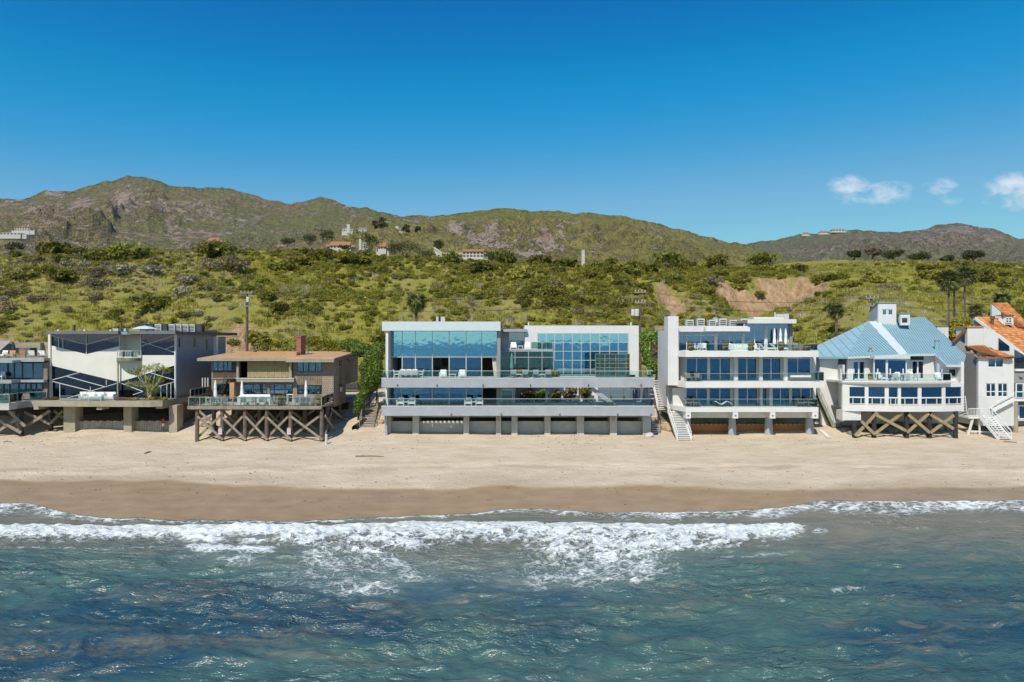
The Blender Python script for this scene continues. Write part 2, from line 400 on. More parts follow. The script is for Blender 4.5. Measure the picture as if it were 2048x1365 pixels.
# ------------------------------------------------------------------ beach
_py = np.array([20,30,40,46,50.2,54,57,62,67,70.8,74.5,80,90,98,130]); _pz = np.array([-2.6,-1.9,-.9,-.2,.22,.85,1.42,1.88,2.24,2.5,2.88,3.7,5.2,5.95,6.])
_ty = np.linspace(20,130,1101); _tz = np.interp(_ty,_py,_pz); _tz = np.convolve(np.pad(_tz,12,'edge'), np.ones(25)/25, 'valid')
def sandz(x, y):
    x = np.asarray(x, float); y = np.asarray(y, float)
    z = np.interp(y, _ty, _tz)
    dry = sstep(56, 60, y)
    z = z + dry*(.16*(fbm(x/7, y/3.2, 4, 3)-.5)) + dry*.05*(fbm(x/1.1, y/.8, 3, 9)-.5)
    berm = 60.2+1.1*np.sin(x/17+1)+1.6*(vn(x/14, x*0, 5)-.5)         # low berm scarp
    z = z + .13*sstep(berm-.5, berm+.35, y) - .06
    z = z + .35*sstep(71.5, 75, y)*(vn(x/5.5, y/4.0, 31)-.45)*(1-sstep(84, 95, y))
    # sand pushed up between the houses
    for cx, w, h in ((-34.4, 2.2, .55), (-16.0, 3.0, .5), (-46.5, 5, .35), (36.5, 3, .4)):
        z = z + h*np.exp(-((x-cx)/w)**2)*sstep(71, 76, y)
    return z
def spx(x, y, h=12.8): return 1024+x*K/y, 682.5+h*K/y
wetpx = [-400,0,200,350,500,640,900,1000,1150,1350,1500,1700,2048,2500]; wetpy = [960,958,957,960,969,976,975,970,972,970,979,976,971,970]
def build_beach():
    xs = np.concatenate([np.arange(-190,-62,2.0), np.arange(-62,62,.28), np.arange(62,190,2.0)])
    ys = np.concatenate([np.arange(22,48,.8), np.arange(48,82,.17), np.arange(82,98.3,.6)])
    X, Y = np.meshgrid(xs, ys); Z = sandz(X, Y)
    ob = mesh_np('beach', np.stack([X.ravel(),Y.ravel(),Z.ravel()],1), grid_faces(len(xs),len(ys)), None, True)
    px = 1024+X*K/Y; py = 682.5+(CH-Z)*K/Y
    edge = np.interp(px, wetpx, wetpy) + 5*(fbm(px/90, py/40, 3, 4)-.5)*2
    wet = sstep(-3, 7, py-edge)
    damp = np.maximum(wet, .55*sstep(-30, -2, py-edge)*sstep(.32, .58, fbm(X/9, Y/3, 4, 21))); damp = np.maximum(damp, .5*np.exp(-((py-936-14*(fbm(px/160,py*0,3,23)-.5))/5)**2)*sstep(.42,.6,fbm(X/4,Y/1.2,4,24)))
    attr(ob, 'wet', wet); attr(ob, 'damp', damp)
    sheen = np.exp(-((px-815)/60)**2-((py-988)/9)**2) + .7*np.exp(-((px-1870)/120)**2-((py-984)/8)**2)+.35*np.exp(-((px-1650)/60)**2-((py-986)/8)**2)
    attr(ob, 'film', np.clip(sheen*1.4, 0, 1))
    t = NT('beach_sand'); v = t.coord('World'); vs = t.coord('World', (1,2.2,1))
    dry = t.ramp(t.noise(vs, .28, 7, .6), [(.25,(.50,.405,.29)), (.5,(.60,.495,.37)), (.75,(.68,.575,.44))])
    dry = t.mix(t.maprange(t.noise(t.coord('World',(.6,2.6,1)), .9, 6, .7), .50, .72, 0, .5), dry, (.40,.315,.215))
    dmp = t.mix(t.maprange(t.noise(vs, .7, 5, .6), .4, .7, .3, .8), (.42,.335,.24), (.30,.235,.165))
    col = t.mix(t.attr('damp'), dry, dmp)
    weto = t.ramp(t.noise(vs, .5, 5, .55), [(.3,(.265,.182,.098)), (.7,(.345,.245,.14))])
    col = t.mix(t.attr('wet'), col, weto)
    # dark flecks of kelp and pebbles
    fl = t.noise(vs, 5.5, 3, .6); gate = t.noise(vs, .33, 3, .5)
    fm = t.math('MULTIPLY', t.maprange(fl, .70, .74), t.maprange(gate, .55, .66)); fm = t.math('MULTIPLY', fm, t.math('SUBTRACT', 1., t.attr('wet')))
    col = t.mix(fm, col, (.09,.065,.045))
    rough = t.math('SUBTRACT', t.maprange(t.attr('wet'), 0, 1, .95, .33), t.math('MULTIPLY', t.attr('film'), .2))
    t.set(col, rough, .35)
    sp = t.math('MULTIPLY', t.math('ADD', t.attr('wet'), t.math('MULTIPLY', t.attr('film'), 1.2)), .42); t.l(sp, t.b.inputs['Specular IOR Level'])
    hh = t.math('ADD', t.noise(vs, 2.2, 6, .65), t.math('MULTIPLY', t.noise(v, 9, 3, .6), .35))
    hh = t.math('MULTIPLY', hh, t.maprange(t.attr('wet'), 0, 1, 1, .10)); t.bump(hh, .8, .22)
    ob.data.materials.append(t.m); tag(ob, 'dry pale sand beach darkening to wet brown sand', kind='structure')
build_beach()

# ------------------------------------------------------------------ sea
swx = [-600,0,60,110,160,240,400,600,700,850,950,1000,1060,1150,1200,1300,1450,1560,1610,1640,1700,1800,1900,2048,2600]
swy = [1000,1003,1006,1018,1030,1035,1038,1040,1036,1031,1026,1018,1017,1020,1026,1022,1022,1015,1006,1000,1000,1001,999,999,1000]
def build_sea():
    dx = np.arange(-52,52,.13); ox = np.geomspace(.3, 9000, 46); xs = np.concatenate([-52-np.cumsum(np.diff(np.concatenate([[0],ox])))[::-1], dx, 52+np.cumsum(np.diff(np.concatenate([[0],ox])))])
    oy = np.geomspace(.3, 9000, 50); ys = np.concatenate([22-oy[::-1], np.arange(22,36,.13), np.arange(36,56,.09)])
    X, Y = np.meshgrid(xs, ys); Yc = np.maximum(Y, 15.)
    px, py = spx(X, Yc, CH-np.clip(np.interp(Yc, _ty, _tz), .2, 3.))
    near = sstep(2, 20, Y)*(1-sstep(52, 75, np.abs(X)))
    n1 = fbm(px/70, py/28, 5, 11)-.5; n2 = fbm(px/26, py/9, 4, 12)-.5; n3 = fbm((px+py*1.5)/15, py/7, 4, 13, .6)-.5
    pyw = py + 10*n1 + 5*n2
    sw = np.interp(px, swx, swy) + 7*n1 + 4*n2
    # --- surf foam density
    top = np.interp(px, [-600,0,150,300,600,800,1000,1200,1400,1550,1625,1660], [1048,1048,1046,1045,1048,1041,1038,1042,1046,1052,1060,1072]) + 5*n2 + 3*n1
    core = np.interp(px, [-600,0,100,200,300,380,430,500,560,620,700,800,900,960,1060,1150,1250,1330,1400,1480,1560,1630], [1076,1078,1086,1078,1082,1088,1092,1094,1096,1100,1110,1110,1096,1086,1112,1124,1128,1120,1112,1098,1082,1062])
    band = sstep(-1.5, 3.5, py-top)*(1-sstep(-24, 14, py-core-30*n1-12*n2))*(1-sstep(1590, 1650, px+40*n1))
    hole = np.exp(-((px-1010)/60)**2-((py-1088)/14)**2)+.8*np.exp(-((px-500)/55)**2-((py-1072)/6)**2)+.8*np.exp(-((px-150)/110)**2-((py-1090)/9)**2)+.6*np.exp(-((px-700)/70)**2-((py-1086)/7)**2)
    band = band*np.clip(1-.75*hole, 0, 1); deepin = sstep(4, 34, py-top); band = band*np.clip(1.05-deepin*(.28-2.1*n3-1.0*n2), 0, 1)
    lace = .52*np.exp(-((px-740)/165)**2-((py-1125)/52)**2)+.36*np.exp(-((px-690)/80)**2-((py-1172)/16)**2)+.55*np.exp(-((px-1215)/165)**2-((py-1122)/54)**2)+.36*np.exp(-((px-1140)/90)**2-((py-1172)/18)**2)+.35*np.exp(-((px-470)/60)**2-((py-1118)/8)**2)
    lace = .47*np.clip(lace*2.8,0,1)*(.5+1.5*np.clip(n1+.25+.6*n2,0,.8))
    y2 = np.interp(px, [330,420,500,570], [1094,1100,1103,1095])+6*n2; band2 = .95*np.exp(-((py-y2)/8)**2)*sstep(340,400,px)*(1-sstep(535,575,px))
    y3 = np.interp(px, [-600,0,150,300,380], [1100,1098,1101,1097,1090])+5*n1; line = .42*np.exp(-((py-y3)/2.6)**2)*(1-sstep(330,390,px)) + .38*np.exp(-((py-(1118-(px-1400)*.03)-10*n1)/2.5)**2)*sstep(1330,1400,px)*(1-sstep(1560,1640,px))
    lace = np.maximum.reduce([lace, band2, line])
    swf = sstep(-1, 2.5, py-sw)
    wid = np.interp(px, [-600,0,110,180,300,700,960,1050,1150,1300,1500,1600,1680,1800,1900,2048,2600],[34,32,22,10,6,5,7,13,15,18,17,24,32,34,28,30,30])
    sws = swf*(1-sstep(.35, 1.25, (py-sw)/wid)); sws = sws*(.40+.5*np.clip(n1*2+.4+1.5*n3,0,1))
    edge = swf*(1-sstep(1.5, 5, py-sw))*(.45+.8*np.clip(n2*2+.4,0,1))
    trail = .34*swf*(1-sstep(1040,1060,py))*np.clip(n1*3+.15,0,1)
    wc = .98*np.exp(-np.abs((px-1812)/78)**4)*sstep(-3,2,py-(1050+4*n2))*(1-sstep(6,17,py-1050-12*n2))
    wc2 = .75*np.exp(-((px-1640)/16)**2-((py-1069)/4)**2)+.55*np.exp(-((px-1690)/46)**2-((py-1186)/7)**2)+.5*np.exp(-((px-1775)/22)**2-((py-1203)/6)**2)
    foam = np.clip(np.maximum.reduce([band*1.05, lace, sws, edge, trail, wc, wc2]), 0, 1)*near
    # --- height
    def swell(cy, amp, w, lo, hi):
        m = sstep(lo-120, lo+60, px)*(1-sstep(hi-60, hi+120, px)); d = (py-cy)
        return amp*m*np.where(d<0, np.exp(-(d/(w*.55))**2), np.exp(-(d/(w*1.5))**2))
    Z = .05*np.sin(X*.35+Y*1.1+2*n1)+.06*np.sin(-X*.22+Y*.62+1+3*n1)
    chop = (ridged(X/3.2+Y*.25, Y/1.35-X*.12, 4, 41)-.4)*.34 + (ridged(X/1.15-Y*.2, Y/.5+X*.1, 3, 45)-.4)*.17
    fade = .35+.65*sstep(1060, 1160, py); Z = Z + chop*fade
    Z = Z + swell(1060+14*n1, .55, 14, 1610, 2500) + swell(1108+22*n1-(px-1500)*.03, .42, 22, 1330, 2500) + swell(1140+20*n1+(px-1500)*.02, .25, 20, 1300, 2500)
    Z = Z + swell(1100+10*n1, .28, 20, -400, 640) + swell(1180+40*n1, .3, 26, 100, 1900) + swell(1262+50*n1, .36, 34, -500, 2500) + swell(1225+40*n1-(px-1000)*.03, .28, 26, 900, 2500)
    Z = Z + .34*band*(.5+1.3*(fbm(px/17, py/6, 4, 51)-.2)) + .16*lace*(fbm(px/14,py/6,3,52)) + .10*sws
    Z = Z*near
    S = sandz(X, np.clip(Y,22,60))
    film = (S+.02+.05*sws)
    shore = sstep(1062, 1036, py)
    Z = np.where(py < 1075, Z*(1-shore)+np.maximum(film, Z*.4)*shore, Z)
    Z = np.where((py < sw) & (Y > 40), S-.25-.004*np.abs(py-sw), Z)
    ob = mesh_np('sea', np.stack([X.ravel(),Y.ravel(),Z.ravel()],1), grid_faces(len(xs),len(ys)), None, True)
    shal = np.clip(sstep(1150, 1035, py+40*n1) + .35*np.exp(-((px-1000)/160)**2-((py-1110)/35)**2)+.25*sstep(1500,1700,px)*sstep(1150,1060,py), 0, 1)
    attr(ob, 'foam', foam); attr(ob, 'shallow', shal*sstep(25,35,Y)); attr(ob, 'milk', np.clip(lace*1.0+band*.8+.3*np.exp(-((px-900)/400)**2-((py-1130)/60)**2),0,1)*near)
    kelp = np.exp(-((py-1285+(px-500)*.032)/13)**2)*sstep(-200,0,px)*(1-sstep(560,760,px)) + .8*np.exp(-((py-1185)/13)**2-((px-400)/120)**2)+.5*np.exp(-((py-1262)/10)**2-((px-130)/170)**2)+.5*np.exp(-((py-1215)/10)**2-((px-720)/160)**2)+.5*np.exp(-((py-1205+(px-1500)*.12)/10)**2-((px-1480)/150)**2)+.5*np.exp(-((py-1210)/12)**2-((px-1860)/170)**2)
    attr(ob, 'kelp', np.clip(kelp*(.4+1.6*np.clip(n1+.4,0,1)),0,1)*near)
    deep = fbm(X/11+3, Y/4.5, 4, 77); d2 = np.exp(-((px-230)/330)**2-((py-1215)/60)**2)+np.exp(-((px-1850)/330)**2-((py-1265)/75)**2)
    attr(ob, 'deep', np.clip(sstep(.32,.66,deep+.24*d2-.02), 0, 1)*(1-sstep(1170,1090,py))*.9+.06)
    t = NT('sea_water'); v = t.coord('World', (1,1.6,1)); vf = t.coord('World')
    col = t.mix(t.attr('deep'), (.064,.132,.118), (.012,.054,.092))
    col = t.mix(t.maprange(t.noise(v, .6, 5, .6), .35, .7, 0, .55), col, (.055,.105,.098)); col = t.mix(t.maprange(t.noise(t.coord('World',(.35,1.6,1)), .42, 6, .65, .5), .53, .66, 0, .7), col, (.15,.16,.125)); col = t.mix(t.maprange(t.noise(t.coord('World',(.4,1.1,1)), .21, 4, .6, .3), .54, .74, 0, .6), col, (.014,.055,.09))
    col = t.mix(t.math('MULTIPLY', t.attr('milk'), .75), col, (.24,.32,.29))
    col = t.mix(t.math('MULTIPLY', t.attr('kelp'), t.maprange(t.noise(v, 2.4, 6, .75), .42, .62, 0, .75)), col, (.17,.135,.085))
    col = t.mix(t.attr('shallow'), col, t.ramp(t.noise(v, .5, 4), [(.3,(.135,.145,.11)), (.7,(.215,.20,.15))]))
    # foam: solid where dense, lace where thin
    wv = t.n('ShaderNodeMix', data_type='VECTOR'); nv = t.n('ShaderNodeTexNoise'); nv.inputs['Scale'].default_value = 1.3; nv.inputs['Detail'].default_value = 3; t.l(v, nv.inputs['Vector'])
    add = t.n('ShaderNodeVectorMath', operation='ADD'); sc_ = t.n('ShaderNodeVectorMath', operation='SCALE'); t.l(nv.outputs['Color'], sc_.inputs[0]); sc_.inputs['Scale'].default_value = 1.1; t.l(v, add.inputs[0]); t.l(sc_.outputs[0], add.inputs[1])
    vo = t.n('ShaderNodeTexVoronoi', feature='DISTANCE_TO_EDGE'); vo.inputs['Scale'].default_value = 1.35; t.l(add.outputs[0], vo.inputs['Vector'])
    vo2 = t.n('ShaderNodeTexVoronoi', feature='DISTANCE_TO_EDGE'); vo2.inputs['Scale'].default_value = 3.3; t.l(add.outputs[0], vo2.inputs['Vector'])
    lacev = t.math('MINIMUM', t.math('MULTIPLY', vo.outputs[0], 2.6), t.math('ADD', t.math('MULTIPLY', vo2.outputs[0], 3.4), .12))
    patt = t.math('ADD', t.math('MULTIPLY', lacev, .78), t.math('MULTIPLY', t.noise(v, 2.6, 5, .68), .42))
    fo = t.math('MULTIPLY', t.math('SUBTRACT', t.math('MULTIPLY', t.attr('foam'), 1.12), t.math('SUBTRACT', patt, .06)), 1.9, clamp=True)
    fo = t.math('MULTIPLY', fo, t.maprange(t.attr('foam'), .03, .16))
    col = t.mix(fo, col, t.ramp(t.noise(v, 3.2, 6, .65), [(.28,(.42,.50,.50)), (.62,(.76,.78,.77))]))
    t.set(col, t.maprange(fo, 0, 1, .27, .85), .5); t.b.inputs['IOR'].default_value = 1.42
    rot = t.n('ShaderNodeMapping'); rot.inputs['Rotation'].default_value = (0,0,.32); rot.inputs['Scale'].default_value = (.42,1.35,1); t.l(t.n('ShaderNodeNewGeometry').outputs['Position'], rot.inputs[0])
    h = t.math('ADD', t.noise(rot.outputs[0], 1.5, 4, .62, .4), t.math('MULTIPLY', t.noise(rot.outputs[0], 5.0, 3, .6, .3), .26))
    h = t.math('ADD', h, t.math('MULTIPLY', fo, .5)); patch = t.maprange(t.noise(t.coord('World',(.5,1,1)), .16, 3, .55), .35, .65, .25, 1.0)
    h = t.math('MULTIPLY', h, patch); t.bump(h, 1., .42)
    ob.data.materials.append(t.m); tag(ob, 'teal ocean with breaking white surf and lacy foam', kind='structure')
build_sea()

# ------------------------------------------------------------------ bluff behind the houses
cpx = [-900,-300,0,100,200,330,480,640,760,900,1000,1160,1350,1500,1600,1800,2048,2400,3000]
cpy = [530,520,512,505,500,502,500,508,512,519,529,531,533,532,525,526,533,535,540]
SCAR = ((60,180,6,7),(73,187,8,7),(38,170,3.5,6),(-92,124,9,6),(-56,121,7,6),(-50,128,5,6))
def bluffz(x, y):
    x = np.asarray(x, float); y = np.asarray(y, float)
    th = 1024+x*K/np.maximum(y, 60.)
    Yc = np.interp(th, [-300,1250,1750,2400], [186,186,262,262])
    ztop = CH+(682.5-np.interp(th, cpx, cpy))/K*Yc
    t = np.clip((y-113)/(Yc-113), 0, 1.0)
    s = 1-(1-t)**1.5; s = .55*s+.45*t
    flat = sstep(1500, 1750, th); s = s*(1-flat)+flat*(.75*(1-(1-t)**2.2)+.25*t)
    z = 6.0+(ztop-6.0)*s
    env = np.sin(np.pi*np.clip(t,0,1))**.7
    g = ridged(x/26+.3*fbm(x/40,y/40,3,60), y/60, 4, 61)                  # gullies run down slope
    z = z + env*(1-.6*flat)*(5.0*(g-.45)+2.6*(fbm(x/12,y/12,4,62)-.5))
    # landslip scarps on the right
    for cx, cy, w, d in ((60, 180, 6, 5), (73, 188, 8, 6), (38, 171, 3.5, 3)):
        q = np.exp(-((x-cx)/w)**2)
        z = z - d*q*sstep(cy+3, cy-6, y)*sstep(cy-38, cy-14, y)
    for a_, c_, b_, d_ in SCAR[:3]:
        z = z + 3.4*np.exp(-((x-a_)/b_)**4-((y-c_+d_*.55)/d_)**4)*(ridged(x/3.0+y*.05, y/18, 4, 66)-.45)
    back = np.maximum(0, y-Yc)
    z = z - np.where(t >= 1, back*.03, 0)*(1-flat*.6) + np.where(t >= 1, 1.2*(fbm(x/15,y/15,3,63)-.5), 0)
    return z
def bluff_hit(px, py, y0=112., y1=300.):
    ys = np.arange(y0, y1, .5); xs = (px-1024)/K*ys; zr = CH+(682.5-py)/K*ys; zt = bluffz(xs, ys)
    w = np.nonzero(zt >= zr)[0]
    if len(w) == 0: return None
    i = w[0]; return float(xs[i]), float(ys[i]), float(zt[i])
def build_bluff():
    xs = np.concatenate([np.arange(-330,-150,4.), np.arange(-150,230,1.0), np.arange(230,420,4.)]); ys = np.concatenate([np.arange(96,250,.9), np.arange(250,480,3.5)])
    X, Y = np.meshgrid(xs, ys); Z = bluffz(X, Y)
    ob = mesh_np('bluff', np.stack([X.ravel(),Y.ravel(),Z.ravel()],1), grid_faces(len(xs),len(ys)), None, True)
    bare = 0
    for cx, cy, w, d in SCAR:
        bare = np.maximum(bare, np.exp(-((X-cx)/(w*1.15))**2-((Y-cy+d*.55)/(d*1.15))**2))
    bare = bare*1.0*(bare > .08)+1.25*(fbm(X/3.2,Y/6.5,5,70,.6)-.5)*(bare > .08)
    bare = sstep(.40,.52,bare)
    attr(ob, 'bare', bare)
    dry = sstep(.42,.62, fbm(X/16,Y/22,4,72)); attr(ob, 'dry', dry)
    t = NT('bluff_grass'); v = t.coord('World')
    g = t.ramp(t.noise(v, .45, 7, .65), [(.25,(.18,.185,.032)), (.45,(.295,.285,.05)), (.6,(.385,.35,.07)), (.74,(.53,.43,.18))])
    g = t.mix(t.math('MULTIPLY', t.attr('dry'), t.maprange(t.noise(v, 1.1, 6, .7), .40, .62, 0, .85)), g, (.36,.285,.155))
    g = t.mix(t.maprange(t.noise(v, 2.6, 5, .7), .52, .72, 0, .65), g, (.17,.16,.035))
    dirt = t.ramp(t.noise(t.coord('World',(1,.35,.35)), 1.1, 6, .75), [(.28,(.22,.13,.07)), (.5,(.47,.31,.175)), (.72,(.64,.46,.30))])
    t.set(t.mix(t.attr('bare'), g, dirt), .95, .1)
    t.bump(t.noise(v, 1.3, 5, .72), 1.0, 1.0)
    ob.data.materials.append(t.m); tag(ob, 'green grassy coastal bluff with bare tan landslips', kind='structure')
build_bluff()
def build_road():
    xs = np.linspace(-200,260,24); V = []; F = []
    for x in xs: V += [(x,98.6,6.12),(x,110.5,6.12)]
    F = [(2*i,2*i+2,2*i+3,2*i+1) for i in range(len(xs)-1)]
    tag(mesh_np('coast_road', V, F, M['asphalt']), 'asphalt coast road behind the beach houses', kind='structure')
    for y, c in ((104.4,(.55,.42,.05)),(99.4,(.7,.7,.68)),(109.7,(.7,.7,.68))):
        pass
build_road()

# ------------------------------------------------------------------ mountains
def ridge_terrain(name, lo, hi, Yf, Yc, foot, crest, amp, sx, seed, nu, nv, mat_, label, power=1.0):
    u = np.linspace(lo, hi, nu); tt = np.concatenate([np.linspace(0,1,nv), [1.06,1.15,1.35]])
    U, T = np.meshgrid(u, tt); Y = Yf+(Yc-Yf)*T; X = (U-1024)/K*Y
    pf = np.interp(U, foot[0], foot[1]); pc = np.interp(U, crest[0], crest[1])
    pc = pc + 3.4*(fbm(U/16, U*0, 4, seed+5)-.5)*2
    s = np.clip(T,0,1)**power
    Z = CH+(682.5-(pf+(pc-pf)*s))/K*Y
    Z = np.where(T > 1, (CH+(682.5-pc)/K*Yc)-(T-1)*(Yc-Yf)*.55, Z)
    env = np.clip(np.sin(np.pi*np.clip(T,0,1)**.85), 0, 1)
    wx_ = X+.35*sx*(fbm(X/sx,Y/sx,3,seed+1)-.5); wy_ = Y+.35*sx*(fbm(X/sx+5,Y/sx,3,seed+2)-.5)
    R = ridged(wx_/sx, wy_/(sx*1.7), 7, seed, .6)
    Zn = Z + amp*env*(R-.42)
    q = 682.5-(Zn-CH)*K/Y; lim = pc+3+22*(1-np.clip(T,0,1)); w_ = 7.
    q2 = lim + w_*np.log1p(np.exp(np.clip((q-lim)/w_, -40, 40))); Z = np.where(T < 1, CH+(682.5-q2)/K*Y, Z)
    Z = np.maximum(Z, 4.)
    ob = mesh_np(name, np.stack([X.ravel(),Y.ravel(),Z.ravel()],1), grid_faces(nu,len(tt)), mat_, True)
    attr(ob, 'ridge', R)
    tag(ob, label, kind='structure')
    def at(px, py):        # first terrain point seen at a photo pixel
        i = int(np.clip(round((px-lo)/(hi-lo)*(nu-1)), 0, nu-1)); q = 682.5-(Z[:,i]-CH)*K/Y[:,i]
        w = np.nonzero(q <= py)[0]; j = w[0] if len(w) else nv-1
        return float((px-1024)/K*Y[j,i]), float(Y[j,i]), float(Z[j,i])
    ob['_'] = 0; del ob['_']
    return ob, (u, X, Y, Z), at
def mountain_mat(name, veg, dark, rocks, rock_amt, sc_):
    t = NT(name); v = t.coord('World'); va = t.coord('World', (1,.7,1.7))
    g = t.ramp(t.noise(v, .010*sc_, 5, .62), [(.32, veg[0]), (.5, veg[1]), (.68, veg[2])])
    g = t.mix(t.maprange(t.noise(v, .065*sc_, 4, .7), .46, .60, 0, .85), g, dark)
    g = t.mix(t.maprange(t.attr('ridge'), .45, .12, 0, .55), g, tuple(x*q for x, q in zip(veg[1], (.62,.80,.55))))  # gully scrub greener, and darkened to make up for weak relief shading
    rk = t.ramp(t.noise(v, .04*sc_, 4, .7), [(.3, rocks[0]), (.5, rocks[1]), (.72, rocks[2])])
    n = t.noise(va, .009*sc_, 4, .6, .5); n2 = t.noise(va, .045*sc_, 5, .78)
    m = t.math('ADD', t.math('MULTIPLY', n, .5), t.math('MULTIPLY', n2, 1.45)); m = t.math('ADD', m, t.math('MULTIPLY', t.attr('rocky'), .42))
    m = t.math('ADD', m, t.math('MULTIPLY', t.attr('ridge'), .10)); m = t.maprange(m, rock_amt+.165, rock_amt+.235)
    t.set(t.mix(m, g, rk), .95, .05)
    h = t.math('ADD', t.noise(v, .03*sc_, 6, .72), t.math('MULTIPLY', m, .15)); t.bump(h, 1., 55/sc_)
    return t.m
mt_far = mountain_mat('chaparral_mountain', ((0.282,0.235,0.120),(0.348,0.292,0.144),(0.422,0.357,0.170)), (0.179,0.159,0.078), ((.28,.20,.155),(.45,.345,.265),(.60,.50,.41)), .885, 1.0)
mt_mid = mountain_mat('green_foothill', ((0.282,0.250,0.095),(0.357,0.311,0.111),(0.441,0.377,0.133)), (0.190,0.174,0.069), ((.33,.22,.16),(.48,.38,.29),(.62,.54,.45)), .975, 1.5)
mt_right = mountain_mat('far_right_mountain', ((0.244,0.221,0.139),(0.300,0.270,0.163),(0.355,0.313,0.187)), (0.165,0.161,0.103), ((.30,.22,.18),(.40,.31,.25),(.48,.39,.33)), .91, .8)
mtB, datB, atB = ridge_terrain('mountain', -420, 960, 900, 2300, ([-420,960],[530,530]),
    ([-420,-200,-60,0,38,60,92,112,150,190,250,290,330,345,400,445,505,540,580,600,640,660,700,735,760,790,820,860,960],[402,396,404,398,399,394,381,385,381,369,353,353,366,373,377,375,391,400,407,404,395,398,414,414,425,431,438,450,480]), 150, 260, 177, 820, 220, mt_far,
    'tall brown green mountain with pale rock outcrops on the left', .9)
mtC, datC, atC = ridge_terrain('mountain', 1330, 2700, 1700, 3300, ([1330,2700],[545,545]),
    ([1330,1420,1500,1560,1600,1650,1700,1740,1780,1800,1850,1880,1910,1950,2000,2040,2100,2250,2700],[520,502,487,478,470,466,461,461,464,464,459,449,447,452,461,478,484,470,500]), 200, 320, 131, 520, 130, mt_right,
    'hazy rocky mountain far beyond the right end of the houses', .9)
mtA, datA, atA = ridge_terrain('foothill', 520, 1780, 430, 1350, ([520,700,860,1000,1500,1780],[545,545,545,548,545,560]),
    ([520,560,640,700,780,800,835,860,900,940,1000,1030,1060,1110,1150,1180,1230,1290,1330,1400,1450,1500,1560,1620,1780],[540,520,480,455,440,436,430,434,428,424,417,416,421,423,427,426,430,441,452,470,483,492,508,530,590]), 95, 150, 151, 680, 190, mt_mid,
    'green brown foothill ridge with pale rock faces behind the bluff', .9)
def rocky(ob, dat, spots, base=0.):
    u, X, Y, Z = dat; px = 1024+X*K/Y; py = 682.5-(Z-CH)*K/Y; r = np.zeros_like(px)+base
    for a, b, rx, ry, s in spots: r = np.maximum(r, s*np.exp(-((px-a)/rx)**2-((py-b)/ry)**2))
    attr(ob, 'rocky', r)
rocky(mtB, datB, ((108,390,24,10,.75),(165,405,30,10,.6),(248,395,26,22,.62),(272,405,20,8,.5),(345,415,60,14,.42),(395,430,60,18,.38),(460,440,50,14,.42),(90,415,60,18,.30),(380,470,60,10,.4),(230,475,40,8,.35),(355,478,22,8,.5),(30,410,40,10,.4)))
rocky(mtA, datA, ((915,455,26,14,.75),(960,475,34,12,.72),(985,458,26,14,.72),(1000,490,30,10,.65),(1100,480,40,18,.9),(1060,505,34,10,.7),(1095,470,20,10,.8),(1160,445,20,8,.3),(830,440,40,8,.3)))
rocky(mtC, datC, ((1920,462,60,10,.5),(1870,480,60,14,.42),(1640,500,50,10,.38),(1985,475,30,8,.4),(1900,455,16,6,.5)))
# ------------------------------------------------------------------ building parts
def P(root, name, m, *boxes, smooth=False):
    """boxes: (px0,px1,py_top,py_bot,Y0,Y1[,Yref]) in photo columns/rows at depth Yref"""
    if len(boxes) > 1 and root.get('category') == 'house': return [P(root, name, m, x, smooth=smooth) for x in boxes][-1]
    b = MB()
    for x in boxes: b.pbox(*x)
    return b.build(name, M[m], root, smooth)
def W(root, name, m, *boxes):
    if len(boxes) > 1 and root.get('category') == 'house': return [W(root, name, m, x) for x in boxes][-1]
    b = MB()
    for x in boxes: b.box(*x)
    return b.build(name, M[m], root)
def glazing(root, xs, ys, Y, fr='alu', gl='glass', fw=.07, skip=(), d=.10, name='window', rows=None):
    """frame with one pane per cell; xs / ys photo columns / rows at depth Y"""
    b = MB(); X = [wx(a,Y) for a in xs]; Z = [wz(a,Y) for a in ys]
    for x in X: b.box(x-fw/2, x+fw/2, Y-d/2, Y+d/2, Z[-1]-fw/2, Z[0]+fw/2)
    for z in Z:
        for x0, x1 in zip(X, X[1:]): b.box(x0+fw/2, x1-fw/2, Y-d/2+.004, Y+d/2-.004, z-fw/2+.002, z+fw/2-.002)
    w = b.build(name, M[fr], root)
    for j, (z0, z1) in enumerate(zip(Z, Z[1:])):
        for i, (x0, x1) in enumerate(zip(X, X[1:])):
            if (i, j) in skip: continue
            MB().box(x0+fw/2+.001, x1-fw/2-.001, Y-.012, Y+.012, z1+fw/2, z0-fw/2).build('pane', M[gl], w)
    return w
def rail(root, pts, h, post='alu', gl='rail_glass', step=1.5, top=.05, posts=True, infill=True, base=.08, pw=.05):
    """glass railing along a polyline of (x,y,z)"""
    b = MB()
    for p, q in zip(pts, pts[1:]): b.bar((p[0],p[1],p[2]+h), (q[0],q[1],q[2]+h), top, top)
    r = b.build('railing', M[post], root); k = 0
    for p, q in zip(pts, pts[1:]):
        p = Vector(p); q = Vector(q); L = (q-p).length; n = max(1, round(L/step)); d = (q-p)/n; u = d.normalized()
        for i in range(n):
            a = p+d*i; c = a+d
            if posts: MB().box(a.x-pw/2, a.x+pw/2, a.y-pw/2, a.y+pw/2, a.z, a.z+h-top/2).build('post', M[post], r)
            if infill:
                a2 = a+u*.04; c2 = c-u*.04
                nrm = Vector((-u.y, u.x, 0))*.012
                MB().prism([a2-nrm+Vector((0,0,base)), c2-nrm+Vector((0,0,base)), c2-nrm+Vector((0,0,h-top/2-.004)), a2-nrm+Vector((0,0,h-top/2-.004))], nrm*2).build('panel', M[gl], r)
        if posts and q == Vector(pts[-1]): MB().box(q.x-pw/2, q.x+pw/2, q.y-pw/2, q.y+pw/2, q.z, q.z+h-top/2).build('post', M[post], r)
    return r
